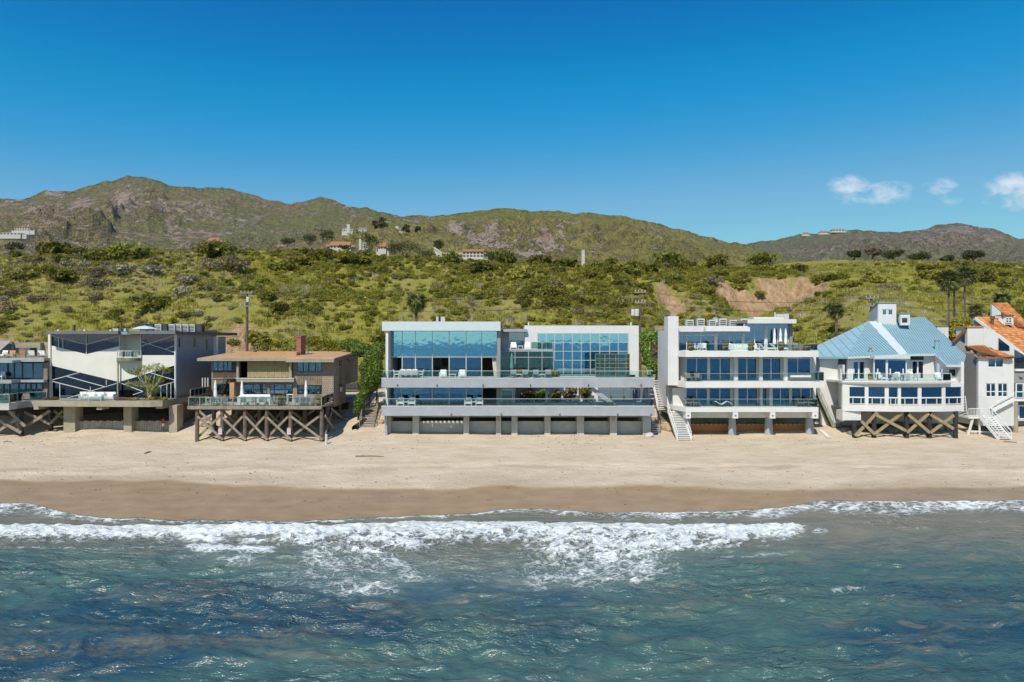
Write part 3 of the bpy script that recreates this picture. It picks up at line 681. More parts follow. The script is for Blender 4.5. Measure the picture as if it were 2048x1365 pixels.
def picket(root, pts, h, m='white_paint', step=.14, t=.035):
    b = MB()
    for p, q in zip(pts, pts[1:]):
        b.bar((p[0],p[1],p[2]+h), (q[0],q[1],q[2]+h), .06); b.bar((p[0],p[1],p[2]+.12), (q[0],q[1],q[2]+.12), .05)
    r = b.build('railing', M[m], root); me = None
    for p, q in zip(pts, pts[1:]):
        p = Vector(p); q = Vector(q); n = max(1, round((q-p).length/step))
        for i in range(n+1):
            a = p+(q-p)*i/n
            o = MB().box(a.x-t/2, a.x+t/2, a.y-t/2, a.y+t/2, a.z+.02, a.z+h).build('baluster', M[m], r)
    return r
def stair(name, label, p0, p1, w, n, m='white_paint', railm=None, side=(1,0,0), hr=.9, rails=(-1,1), tread=.27, group=None, closed=False, thick=.06):
    """straight flight from foot p0 up to head p1, width w along 'side'"""
    p0 = Vector(p0); p1 = Vector(p1); s = Vector(side).normalized()
    t = thing(name, label, 'stairs', tuple(p0), group); railm = railm or m
    for k in (-1, 1):
        o = s*(w/2*k); MB().bar(p0+o+Vector((0,0,.02)), p1+o+Vector((0,0,.02)), .07, .26).build('stringer', M[m], t)
    d = (p1-p0)/n; f = Vector((d.x, d.y, 0)).normalized()*tread/2
    for i in range(n):
        c = p0+d*(i+.7)
        MB().prism([c-s*(w/2-.04)-f, c+s*(w/2-.04)-f, c+s*(w/2-.04)+f, c-s*(w/2-.04)+f], (0,0,thick)).build('tread', M[m], t)
    for k in rails:
        o = s*(w/2*k); r = MB().bar(p0+o+Vector((0,0,hr)), p1+o+Vector((0,0,hr)), .06, .08).bar(p0+o+Vector((0,0,hr*.5)), p1+o+Vector((0,0,hr*.5)), .045, .05).build('handrail', M[railm], t)
        m_ = max(2, round((p1-p0).length/1.5))
        for i in range(m_+1):
            c = p0+(p1-p0)*i/m_+o; MB().box(c.x-.035,c.x+.035,c.y-.035,c.y+.035,c.z,c.z+hr-.04).build('post', M[railm], t)
    return t

# ------------------------------------------------------------------ furniture
def mk_chair(cl='white_paint', frame='white_paint', w=.58, d=.58, sh=.42, bh=.88, arms=True, slat=False):
    def f():
        t = thing('deck_chair', 'x', 'chair')
        W(t, 'seat', cl, (-w/2+.03, w/2-.03, -d/2, d/2-.05, sh-.09, sh))
        MB().prism([(-w/2+.03,d/2-.09,sh-.02),(w/2-.03,d/2-.09,sh-.02),(w/2-.03,d/2+.03,bh),(-w/2+.03,d/2+.03,bh)], (0,.07,0)).build('backrest', M[cl], t)
        for sx in (-1,1):
            for y, h in ((-d/2+.03, .62 if arms else sh-.09), (d/2-.03, .62 if arms else sh-.09)):
                W(t, 'leg', frame, (sx*(w/2-.0)-.025, sx*(w/2-.0)+.025, y-.025, y+.025, 0, h))
            if arms: W(t, 'armrest', frame, (sx*w/2-.035, sx*w/2+.035, -d/2, d/2, .62, .66))
        return t
    return f
def mk_table(top='white_paint', w=1.6, d=.9, h=.74, leg=.06):
    def f():
        t = thing('table', 'x', 'table')
        W(t, 'tabletop', top, (-w/2,w/2,-d/2,d/2,h-.06,h))
        for sx in (-1,1):
            for sy in (-1,1): W(t, 'leg', top, (sx*(w/2-.07)-leg/2, sx*(w/2-.07)+leg/2, sy*(d/2-.07)-leg/2, sy*(d/2-.07)+leg/2, 0, h-.06))
        return t
    return f
def mk_sofa(w=2.0, fr='white_paint', cu='white_cloth', n=3):
    def f():
        t = thing('outdoor_sofa', 'x', 'sofa')
        W(t, 'frame', fr, (-w/2,w/2,-.42,.42,.06,.26), (-w/2,-w/2+.09,-.42,.42,.26,.62), (w/2-.09,w/2,-.42,.42,.26,.62), (-w/2+.09,w/2-.09,.34,.42,.26,.72))
        for sx in (-1,1):
            for sy in (-1,1): W(t, 'leg', fr, (sx*(w/2-.06)-.03, sx*(w/2-.06)+.03, sy*.36-.03, sy*.36+.03, 0, .06))
        cw = (w-.2)/n
        for i in range(n):
            x = -w/2+.1+cw*i
            W(t, 'cushion', cu, (x+.01,x+cw-.01,-.42,.18,.262,.42)); W(t, 'cushion', cu, (x+.02,x+cw-.02,.19,.335,.30,.82))
        return t
    return f
def mk_chaise(cu='white_cloth', fr='white_paint', back='grey_cloth', w=.7):
    def f():
        t = thing('sun_lounger', 'x', 'lounger')
        W(t, 'frame', fr, (-w/2,w/2,-.95,.95,.24,.30))
        for sx in (-1,1):
            for sy in (-.85,.85): W(t, 'leg', fr, (sx*(w/2-.05)-.03, sx*(w/2-.05)+.03, sy-.03, sy+.03, 0, .24))
        W(t, 'mattress', cu, (-w/2+.03,w/2-.03,-.93,.25,.302,.40))
        MB().prism([(-w/2+.03,.26,.31),(w/2-.03,.26,.31),(w/2-.03,.80,.86),(-w/2+.03,.80,.86)], (0,.08,-.02)).build('backrest', M[back], t)
        return t
    return f
def mk_lowchair(cl, fr, w=.72):       # low slung lounge chair, side on
    def f():
        t = thing('lounge_chair', 'x', 'chair')
        W(t, 'seat', cl, (-w/2+.05,w/2-.05,-.36,.28,.28,.40)); MB().prism([(-w/2+.05,.24,.36),(w/2-.05,.24,.36),(w/2-.05,.40,.86),(-w/2+.05,.40,.86)], (0,.1,0)).build('backrest', M[cl], t)
        for sx in (-1,1):
            W(t, 'armrest', fr, (sx*w/2-.04, sx*w/2+.04, -.38,.38,.56,.61))
            for sy in (-.34,.34): W(t, 'leg', fr, (sx*w/2-.035, sx*w/2+.035, sy-.035, sy+.035, 0, .56))
        W(t, 'frame', fr, (-w/2+.036,w/2-.036,-.37,-.30,.2,.28))
        return t
    return f
def mk_umbrella(cl='white_cloth', h=2.5, r=.2):
    def f():
        t = thing('closed_umbrella', 'x', 'umbrella')
        MB().tube((0,0,.06),(0,0,h),.025).build('pole', M['alu'], t)
        MB().lathe((0,0,0), [(.02,h-1.75),(r*.95,h-1.68),(r,h-1.4),(r*.72,h-.95),(r*.8,h-.7),(r*.5,h-.25),(.03,h+.05)], 10).build('canopy', M[cl], t)
        MB().lathe((0,0,0), [(.26,0),(.26,.05),(.05,.08)], 12).build('base', M['grey_metal'], t)
        return t
    return f
def mk_ac(w=.8, d=.8, h=.8, cas='ac'):
    def f():
        t = thing('air_conditioner', 'x', 'ac unit')
        W(t, 'casing', cas, (-w/2,w/2,-d/2,d/2,.05,h)); W(t, 'base', 'grey_metal', (-w/2+.05,w/2-.05,-d/2+.05,d/2-.05,0,.05))
        for i in range(4): W(t, 'slat', 'ac_grille', (-w/2+.07,w/2-.07,-d/2-.015,-d/2-.001,.14+i*(h-.22)/4,.14+(i+.62)*(h-.22)/4))
        MB().lathe((0,0,h), [(min(w,d)*.36,0.001),(min(w,d)*.36,.04),(min(w,d)*.3,.05)], 12).build('fan_cover', M['ac_grille'], t)
        return t
    return f
# ------------------------------------------------------------------ foliage
def leaf_cloud(n, blobs, leaf, seed, flat=.0, droop=.0, shell=.55, aspect=.6):
    """n leaf quads spread in the shells of ellipsoid blobs (cx,cy,cz,rx,ry,rz)"""
    r = np.random.default_rng(seed); B = np.array(blobs, float); vol = (B[:,3]*B[:,4]*B[:,5])**.67; pick = r.choice(len(B), n, p=vol/vol.sum())
    d = r.normal(size=(n,3)); d /= np.linalg.norm(d,axis=1,keepdims=True); rad = shell+(1-shell)*r.random(n)**.6; rad *= 1+.16*(r.random(n)-.5)
    C = B[pick,:3]+d*rad[:,None]*B[pick,3:]
    nrm = d*.8+r.normal(size=(n,3))*.75+np.array([0,0,.35+flat]); nrm /= np.linalg.norm(nrm,axis=1,keepdims=True)
    a = np.cross(nrm, r.normal(size=(n,3))); a /= np.linalg.norm(a,axis=1,keepdims=True)+1e-9; b = np.cross(nrm,a)
    s = (leaf*(.55+.9*r.random(n)))[:,None]; a *= s; b *= s*aspect
    V = np.stack([C-a, C-b*.9, C+a, C+b*.9], 1).reshape(-1,3); F = np.arange(4*n).reshape(-1,4)
    return V, F
def dome_blobs(seed, k=7, R=1., H=.8):
    r = random.Random(seed); out = [(0,0,.38*H,.72*R,.72*R,.5*H)]
    for i in range(k):
        a = r.random()*6.283; q = R*(.35+.4*r.random()); s = R*(.28+.25*r.random())
        out.append((q*math.cos(a), q*math.sin(a), H*(.25+.5*r.random()), s, s, s*.85))
    return out

def drape(root, Y, a, c, t, u, m='curtain', d=.45):
    """gathered curtain hanging behind a pane (photo columns a..c, rows t..u at depth Y)"""
    b = MB(); k = max(3, int((c-a)/1.6)); w = (wx(c,Y)-wx(a,Y))/k
    for i in range(k): x = wx(a,Y)+w*(i+.5); b.tube((x,Y+d+.05*(i%2),wz(u,Y)),(x,Y+d+.05*(i%2),wz(t,Y)),w*.62,None,6)
    return b.build('curtain', M[m], root)
# ================================================================== house with glass walls and concrete decks (centre)
H3 = thing('glass_house', 'wide modern beach house with mirrored blue glass and two long grey concrete decks', 'house', (4, 80, 2.9))
Zu, Zl = wz(757.5,72), wz(813.5,72)          # deck levels
def house3():
    R = H3; x0, x1 = wx(763,72), wx(1309,72); xm = wx(1001,73)
    # decks: top slab behind a deep front beam
    for z, b in ((Zu, 775.5), (Zl, 832)):
        W(R, 'deck_beam', 'pale_concrete', (x0,x1,72,72.35,wz(b,72),z))
        W(R, 'deck_coping', 'white_paint', (x0-.02,x1+.02,71.97,72.4,z+.003,z+.05))
    xc = wx(1031,75)
    W(R, 'deck_slab', 'pale_concrete', (x0,xc,72.36,86,Zu-.3,Zu)); W(R, 'deck_slab', 'pale_concrete', (xc+.003,x1,72.36,75.2,Zu-.3,Zu))
    W(R, 'block_base', 'cream', (xc+.01,x1-.6,80.0,80.3,Zl,Zu-.002))
    # lower slab with the slotted grating that lets sun through to the foundation wall
    sx0, sx1 = wx(838,72)-.75, wx(934,72)-.75; n = 11; st = (sx1-sx0)/n
    b = MB().box(x0,sx0,72.36,86,Zl-.3,Zl).box(sx1,x1,72.36,86,Zl-.3,Zl).box(sx0,sx1,72.36,72.42,Zl-.3,Zl).box(sx0,sx1,73.6,86,Zl-.3,Zl)
    b.build('deck_slab', M['pale_concrete'], R)
    for i in range(n): W(R, 'grating_bar', 'pale_concrete', (sx0+st*i, sx0+st*(i+.45), 72.422, 73.598, Zl-.1, Zl-.002))
    # side walls, roof
    W(R, 'side_wall', 'white', (wx(774,74),wx(779,74),73.2,90,Zl+.003,wz(660,73)))
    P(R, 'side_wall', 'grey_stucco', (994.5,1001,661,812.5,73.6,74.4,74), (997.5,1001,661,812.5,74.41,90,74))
    f = P(R, 'roof_fascia', 'blue_white', (764,1001,643.6,662,73,73.3), )
    W(R, 'roof', 'roof_grey', (wx(764,73)+.02,wx(1001,73)-.02,73.31,90,wz(650,73),wz(645,73)))
    W(R, 'soffit', 'white', (wx(764,73)+.02,wx(1001,73)-.02,73.31,76,wz(660,73),wz(658,73)))
    # great room interior
    W(R, 'back_wall', 'interior', (wx(779,74.2),wx(994,74.2),83.0,83.2,Zl,wz(651,73)))
    W(R, 'partition', 'interior_wood', (wx(962,80),wx(990,80),79.5,79.7,Zu+.01,Zu+2.6)); W(R, 'partition', 'interior_wood', (wx(776,80),wx(800,80),79.5,79.7,Zu+.01,Zu+2.6))
    W(R, 'partition', 'interior_dark', (wx(779,74.3),wx(994,74.3),79.9,80.1,Zl+.01,Zu-.31))
    P(R, 'fireplace', 'interior_dark', (868,877,734,752,81,81.8))
    P(R, 'wall_picture', 'board', (884,898,717,732,82.9,82.95))
    mx = [779,804.6,831,864.8,898.4,932.3,963.3,994]
    glazing(R, mx, [662,699.6,713.8], 75.0, 'grey_metal', 'sky_glass', .055)
    glazing(R, mx, [714.6,754.2], 75.02, 'alu', 'blue_glass', .10, skip={(0,0),(3,0),(6,0)})
    glazing(R, [779,803,830,864.8,898.4,932.3,964.5,994], [776,810], 75.0, 'alu', 'blue_glass', .09, skip={(6,0)})
    b = MB()
    for i in range(7): b.tube((wx(989+i*.6,75.4),75.4+.05*(i%2),Zu+.02),(wx(985+i*.9,75.4),75.4,Zu+2.25),.07,.09,6)
    b.build('curtain', M['curtain'], R)
    # white block set back on the right, with its gridded window
    Yb = 80.0
    P(R, 'block_wall', 'white', (1049.7,1075,651.5,757,Yb,Yb+.3), (1256,1277.5,651.5,757,Yb,Yb+.3), (1075,1256,651.5,667,Yb,Yb+.3))
    W(R, 'block_side', 'white', (wx(1049.7,Yb),wx(1049.7,Yb)+.3,Yb+.31,92,Zu,wz(651.5,Yb))); W(R, 'block_side', 'white', (wx(1277.5,Yb)-.3,wx(1277.5,Yb),Yb+.31,92,Zu,wz(651.5,Yb)))
    W(R, 'block_roof', 'roof_grey', (wx(1050.5,Yb),wx(1276.5,Yb),Yb+.31,92,wz(655,Yb),wz(653,Yb)))
    W(R, 'block_back', 'interior', (wx(1051,Yb)+.3,wx(1276,Yb)-.3,91.6,91.8,Zu,wz(655,Yb)))
    W(R, 'block_floor', 'interior_dark', (wx(1051,Yb)+.3,wx(1276,Yb)-.3,Yb+.4,91.5,wz(705,Yb),wz(703,Yb)))
    gx = [1075,1092.3,1109.2,1126.5,1144.5,1162.4,1180.6,1199.5,1219,1236.4,1256]
    glazing(R, gx, [667,685,703,721,738.8,750], Yb-.02, 'alu', 'sky_glass', .08)
    # link between the two volumes: small roof terrace above a green glass hall
    P(R, 'link_roof', 'pale_concrete', (1002,1054,658.5,664,79.5,86)); P(R, 'link_wall', 'interior', (1002,1018,664,703,81,81.2)); 
    P(R, 'link_back', 'interior_dark', (1002,1060,660,757,87,87.2))
    glazing(R, [1018,1053], [664.5,701], 81.0, 'alu', 'glass', .08)
    Yt = 76.6
    P(R, 'terrace_slab', 'pale_concrete', (1002,1106,699.6,702.6,Yt,81))
    P(R, 'terrace_coping', 'white_paint', (1008,1062,698.4,699.5,Yt-.05,Yt+.25))
    zt = wz(699.5,Yt)
    rail(R, [(wx(1062,Yt),Yt+.1,zt),(wx(1106,Yt),Yt+.1,zt)], .85, step=1.2, gl='green_glass')
    glazing(R, [1002.5,1030,1057,1084,1107], [703,715,743,755.5], Yt+.05, 'grey_metal', 'green_glass', .08, name='hall_glazing')
    P(R, 'hall_post', 'pale_concrete', (1078,1082,703,755,Yt+.2,Yt+.4))
    # small glass-block wind shelter on the right of the deck
    Ys = 74.6; gs = [1191,1209.5,1231.5,1252,1259]
    glazing(R, gs, [708.5,718,727,735.5,744,757], Ys, 'gold_timber', 'green_glass', .05, name='shelter_glazing')
    zz = [wz(v,Ys) for v in (708.5,718,727,735.5,744,757)]
    b = MB(); X = wx(1259,Ys)
    for y in (Ys+.2,Ys+1.1,Ys+2.0): b.box(X-.04,X+.04,y-.04,y+.04,zz[-1],zz[0])
    for z in zz: b.box(X-.037,X+.037,Ys+.06,Ys+2.0,z-.04,z+.04)
    s = b.build('shelter_side', M['gold_timber'], R)
    for k in range(2):
        for z0, z1 in zip(zz, zz[1:]): MB().box(X-.01,X+.01,Ys+.24+.9*k,Ys+1.06+.9*k,z1+.04,z0-.04).build('pane', M['dark_glass'], s)
    # railings
    for z, e in ((Zu, 1307), (Zl, 1306)):
        rail(R, [(wx(764,72)+.05,75.5,z),(wx(764,72)+.05,72.15,z),(wx(e,72),72.15,z),(wx(e,72),75.5,z)], .80, step=2.1, posts=False, top=.045)
    # lower level, right half: posts, low wall, diagonal strut
    for a, c in ((1025,1030),(1091,1096),(1157.5,1160.5),(1180,1183),(1290,1295)):
        P(R, 'post', 'pale_concrete', (a,c,775,812.5,74.2,74.5))
    P(R, 'upstand', 'blue_white', (1030.5,1090.5,806,812.5,74.2,74.35),(1096.5,1157,806,812.5,74.2,74.35),(1161,1290,806,812.5,74.2,74.35))
    MB().pbar((1183,777),(1232,812.3),72.62,.42,.3).build('strut', M['pale_concrete'], R)
    glazing(R, [1002,1025], [776,812], 74.3, 'alu', 'green_glass', .08)
    glazing(R, [1197,1222,1248,1290], [776,812], 78.5, 'board', 'glass', .12)
    P(R, 'patio_wall', 'white', (1120,1196,790,812,78.4,78.6))
    P(R, 'end_wall', 'pale_concrete', (1295.5,1300,775,812.5,74,80))
    # foundation wall with pilasters and shadow gaps
    zb = wz(832,72)
    edges = [(772,781),(825,837.5),(927,938),(992,1002),(1023,1035),(1089,1101),(1154,1168),(1220,1234),(1286,1302)]
    for a, c in edges: W(R, 'pilaster', 'concrete', (wx(a,73.6),wx(c,73.6),73.6,75.5,2.0,Zl-.305))
    for (a0,a1),(c0,c1) in zip(edges, edges[1:]):
        W(R, 'foundation_wall', 'concrete', (wx(a1,73.6)+.003,wx(c0,73.6)-.003,74.4,74.8,2.0,wz(843,74.4)))
        W(R, 'lintel', 'concrete', (wx(a1,73.6)+.003,wx(c0,73.6)-.003,74.9,75.3,wz(836,74.4),Zl-.31))
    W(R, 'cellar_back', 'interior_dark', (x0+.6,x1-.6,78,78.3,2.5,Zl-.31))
    MB().prism([(wx(772,73.6),73.2,2.2),(wx(772,73.6),80,2.2),(wx(772,73.6),80,Zl-.31),(wx(772,73.6)-.0,72.5,Zl-.31)], (.25,0,0)).build('wing_wall', M['pale_concrete'], R)
    for a in (902,1002,1119,1235,1302): MB().lathe((wx(a,71.9),71.9,wz(827,71.9)), [(.06,-.12),(.11,-.05),(.11,.06),(.05,.12)], 8).build('wall_light', M['grey_metal'], R)
    for a in (795,874,966,1061,1177,1282): MB().lathe((wx(a,71.9),71.9,wz(771,71.9)), [(.035,-.1),(.06,-.03),(.05,.1)], 7).build('wall_light', M['dark_metal'], R)
    for a in (875,884,888): MB().tube((wx(a,84),84,wz(646,84)-.3),(wx(a,84),84,wz(634,84)),.16,.16,8).build('vent_pipe', M['ac'], R)
    for a in (1057,1262): MB().tube((wx(a,82),82,wz(651,82)-.3),(wx(a,82),82,wz(645,82)),.08,.08,8).build('vent_pipe', M['white_paint'], R)
    # no-trespass boards and rust marks on pilasters
    for a in (996.5,1227): P(R, 'notice_board', 'sign_pink', (a-2.6,a+2.6,835,842,73.55,73.58))
house3()
for a, c in ((780,784),(926,931),(899,903)): drape(H3, 75.0, a, c, 777, 812)
for a, c, m in ((840,858,'grey_cloth'),(905,925,'curtain'),(945,955,'board')): P(H3, 'interior_sofa', m, (a,c,746,757,78.5,79.6)); P(H3, 'interior_sofa', m, (a-20,c-22,803,813,77.5,78.4))
P(H3, 'interior_lamp', 'white_cloth', (848,853,690,698,79,79.4)); P(H3, 'interior_beam', 'interior_wood', (780,993,668,671,78,78.3))

# ================================================================== white three-storey house
H4 = thing('white_terrace_house', 'white three storey beach house with stacked terraces and tall square chimney', 'house', (22, 80, 2.9))
Zt, Z2, Z1 = wz(703.5,72), wz(763.7,72), wz(815,72)
def house4():
    R = H4; Yg = 74.4; c = lambda a: wx(a,72); g = lambda a: wx(a,Yg)
    # slabs / terraces
    P(R, 'terrace_parapet', 'white', (1371,1637,702,714.5,72,72.3)); W(R, 'terrace_slab', 'white', (c(1371),c(1637),72.31,86,wz(714,72),wz(703.5,72)))
    P(R, 'deck_edge', 'white', (1371,1650,763.7,776,72,72.3)); W(R, 'deck_slab', 'white', (c(1371),c(1640),72.31,86,wz(775,72),Z2-.03))
    P(R, 'deck_edge', 'white', (1371,1637,815,824.5,72,72.3)); W(R, 'deck_slab', 'white', (c(1371),c(1637),72.31,86,wz(824,72),Z1-.03))
    # returns of the slabs at the left, running back to the chimney wall
    for a, b, n in ((702,714.5,'terrace_return'),(763.7,776,'deck_return'),(815,824.5,'deck_return')):
        z0, z1 = wz(b,72), wz(a,72); MB().prism([(c(1371)-.004,72.05,z0),(c(1371)-.004,75.5,z0),(c(1371)-1.0,75.5,z0)],(0,0,z1-z0)).build(n, M['white'], R)
    # left side wall and chimney
    xl = wx(1357,73.4)
    W(R, 'side_wall', 'white', (wx(1357,75.5)-.3,wx(1357,75.5),75.5,83.5,Z1-1.5,wz(663,75.5)))
    W(R, 'chimney', 'white', (wx(1336,73.6),wx(1357,73.6),73.6,75.4,wz(771,73.6),wz(633,73.6)))
    W(R, 'chimney_pot', 'tan_concrete', (wx(1342,74),wx(1351,74),74.1,74.8,wz(632.9,73.6),wz(625,73.6)))
    W(R, 'left_wing', 'white', (wx(1334,76),wx(1352,76),76,80.8,wz(815,76),wz(661,76)))
    W(R, 'roof_box', 'gold_timber', (wx(1306,90),wx(1329,90),89,91,wz(662,90),wz(652,90))); W(R, 'rear_wing', 'slate', (wx(1314,90),wx(1329,90)-.02,89.1,90.9,3,wz(662,90)-.003))
    MB().prism([(wx(1345,74.5),74.5,wz(776,74.5)),(wx(1371,74.5)-.05,74.5,wz(776,74.5)),(wx(1371,74.5)-.05,74.5,2.5),(wx(1348,74.5),74.5,2.5)],(0,1.5,0)).build('buttress', M['white'], R)
    P(R, 'drain_pipe', 'white_paint', (1331.5,1333,655,758,75.6,75.7))
    # main volume: back wall, partitions, interior floors
    W(R, 'back_wall', 'interior_dark', (g(1357),g(1632),82,82.2,Z1,wz(664,76)))
    W(R, 'side_wall', 'white', (wx(1626,74.2),wx(1632,74.2),74.2,91,Z1,wz(714,72)))
    W(R, 'back_mass', 'white', (g(1405),g(1625),88,92,3,wz(666,76)))
    # ground floor glazing and columns
    def cols(lst, t, b, Y): 
        for a, d in lst: P(R, 'column', 'white', (a,d,t,b,Y-.55,Y+.3,Y))
    zt1 = 776.3
    glazing(R, [1372,1393,1414.5], [776.5,813.5], Yg, 'white_paint', 'blue_glass', .09); glazing(R, [1418,1439.5,1461], [776.5,813.5], Yg, 'white_paint', 'blue_glass', .09)
    glazing(R, [1473.5,1494.5,1514.5], [776.5,813.5], Yg, 'white_paint', 'blue_glass', .09); glazing(R, [1521.5,1533.5], [776.5,813.5], Yg, 'white_paint', 'blue_glass', .09)
    glazing(R, [1541.5,1560.5,1579], [776.5,813.5], Yg, 'white_paint', 'blue_glass', .09); glazing(R, [1583,1601.5,1621], [776.5,813.5], Yg, 'white_paint', 'blue_glass', .09)
    for a, d in ((1465,1472.5),(1516,1520.5),(1534.5,1540.5)): W(R, 'column', 'white', (g(a),g(d),73.7,74.5,Z1,wz(775,72)))
    for a, d in ((1414.9,1417.6),(1461.3,1465),(1579.4,1582.6)): W(R, 'mullion_wall', 'white', (g(a),g(d),74.32,74.6,Z1,wz(775,72)))
    # middle floor
    t2, b2 = 716.8, 762.5
    for xs in ([1372,1393,1415],[1419,1440,1461],[1473,1493.3,1513.3],[1522,1541.6,1561.4]): glazing(R, xs, [t2,b2], Yg, 'white_paint', 'blue_glass', .09)
    glazing(R, [1571,1595,1620.5], [t2,746.5], Yg, 'white_paint', 'blue_glass', .09)
    W(R, 'spandrel', 'white', (g(1571),g(1626),74.3,74.6,Z2,wz(747.3,Yg)))
    for a, d in ((1464,1472),(1514,1521),(1562.5,1570)): W(R, 'column', 'white', (g(a),g(d),73.7,74.5,Z2,wz(714,72)))
    for a, d in ((1415.4,1418.6),(1461.3,1464),(1621,1626)): W(R, 'mullion_wall', 'white', (g(a),g(d),74.32,74.6,Z2,wz(714,72)))
    for z0, z1 in ((Z1,wz(776,72)),(Z2,wz(714.5,72))):
        MB().prism([(wx(1357,75.45),75.45,z0),(g(1372)-.06,74.4,z0),(g(1372)-.06,74.4,z1),(wx(1357,75.45),75.45,z1)],(0,.2,0)).build('splay_wall', M['white'], R)
    P(R, 'planter_shelf', 'white', (1582,1622,751,755,73.4,74.2))
    # penthouse
    Yp = 76.2
    P(R, 'roof_fascia', 'white', (1357,1499,652.7,663.8,75.2,75.5,75.2)); P(R, 'awning', 'white_paint', (1411.5,1500,654.5,663,74.2,75.1))
    W(R, 'roof', 'roof_grey', (wx(1357,75.2),wx(1499,75.2),75.51,83.4,wz(661,75.2),wz(656,75.2)))
    P(R, 'upper_fascia', 'white', (1496.5,1593,639,647.3,74.8,75.1)); W(R, 'upper_roof', 'roof_grey', (wx(1496.5,74.8),wx(1593,74.8),75.11,90,wz(646,74.8),wz(641,74.8)))
    glazing(R, [1357.5,1373,1401,1429], [664.5,671,701.5], Yp, 'white_paint', 'blue_glass', .08); glazing(R, [1434,1459,1484], [664.5,701.5], Yp, 'white_paint', 'blue_glass', .08)
    glazing(R, [1488,1509,1529], [648.5,701.5], Yp+.02, 'white_paint', 'blue_glass', .08); glazing(R, [1534,1555,1577], [648.5,701.5], Yp+.02, 'white_paint', 'blue_glass', .08)
    for a, d, t in ((1429.5,1433.5,664),(1484.5,1487.5,664),(1529.5,1533.5,648)): P(R, 'mullion_wall', 'white', (a,d,t,706,Yp-.1,Yp+.2,Yp))
    P(R, 'column', 'grey_stucco', (1577.5,1583,647.5,706,Yp-.3,Yp+.3,Yp))
    W(R, 'upper_side', 'white', (wx(1583,Yp)-.25,wx(1583,Yp),Yp+.31,90,Zt-.5,wz(646,74.8)-.01))
    W(R, 'back_wall', 'interior_dark', (wx(1358,Yp),wx(1578,Yp),80.5,80.7,Zt-.5,wz(661,75.2)-.01))
    P(R, 'skylight', 'white_paint', (1508,1568,634.5,638.8,78,80)); P(R, 'roof_stack', 'ac', (1568,1578,628,639,80,81),(1553,1568,629,634,80.2,80.8)); MB().tube((wx(1550,79),79,wz(637,79)),(wx(1550,79),79,wz(625,79)),.05).build('vent_pipe', M['white_paint'], R)
    # terrace rail
    z = wz(702,72)
    rail(R, [(c(1372),74.6,z),(c(1372),72.15,z),(c(1636),72.15,z),(c(1636),76,z)], .72, step=1.7, posts=False, top=.03)
    rail(R, [(c(1372),72.15,Z2),(c(1572),72.15,Z2)], .85, step=1.7, posts=False, top=.03); rail(R, [(c(1622),72.15,Z2),(c(1649),72.15,Z2),(c(1649),75,Z2)], 1.0, step=1.7, posts=False, top=.03)
    rail(R, [(c(1372),72.15,Z1),(c(1636),72.15,Z1),(c(1636),75,Z1)], .85, step=1.7, posts=False, top=.03)
    # piers, brackets, sheet piling
    W(R, 'transfer_beam', 'white', (c(1382),c(1634),73.3,73.7,wz(836,73.3),wz(824.5,72)-.004))
    for a, d in ((1371.5,1382),(1466,1476.5),(1540.5,1551),(1625,1637)):
        W(R, 'bracket', 'white', (c(a),c(d),72.02,73.28,wz(837.5,72),wz(824.5,72)-.003)); P(R, 'bracket_vent', 'dark_metal', ((a+d)/2-1.6,(a+d)/2+1.6,831,833,71.99,72.01))
    for a, d in ((1368,1382),(1456.5,1472),(1529,1545),(1611,1627)):
        Y = 73.9; x = (wx(a,Y)+wx(d,Y))/2; r = (wx(d,Y)-wx(a,Y))/2
        b = MB().lathe((x,Y,0), [(r*1.05,2.1),(r*1.05,wz(856,Y)),(r*.96,wz(851,Y)),(r*.85,wz(836.5,Y))], 14); b.build('pier', M['pale_concrete'], R)
    W(R, 'sheet_piling', 'sheet', (wx(1382,75),wx(1628,75),75,75.2,2.0,wz(849,75))); W(R, 'wale', 'rust', (wx(1382,75),wx(1628,75),74.8,74.99,wz(867,75),wz(863,75)))
    W(R, 'stained_wall', 'green_rust', (wx(1382,76),wx(1628,76),76.2,76.5,2.4,wz(824,72)-.02))
    b = MB()
    for i in range(26): b.box(wx(1386+i*9.3,74.9)-.05,wx(1386+i*9.3,74.9)+.05,74.9,74.99,wz(849.5,75),wz(848,75))
    b.build('bolt_row', M['alu'], R)
house4()
for a, c in ((1373,1378),(1409,1414),(1456,1461),(1474,1479),(1509,1513),(1556,1561),(1572,1577)): drape(H4, 74.4, a, c, 717, 763)
for a, c in ((1373,1381),(1419,1424),(1457,1461),(1474,1486),(1511,1514),(1522,1528),(1574,1579),(1584,1588),(1614,1620)): drape(H4, 74.4, a, c, 777, 814)
for a, c in ((1402,1409),(1435,1440),(1478,1484),(1535,1541)): drape(H4, 76.2, a, c, 665, 703)
for a, px in ((1400,'grey_cloth'),(1445,'curtain'),(1500,'board'),(1550,'grey_cloth'),(1600,'curtain')):
    P(H4, 'interior_cabinet', px, (a-8,a+8,750,764,79.5,80.3)); P(H4, 'interior_cabinet', px, (a-2,a+10,800,815,79,79.8))

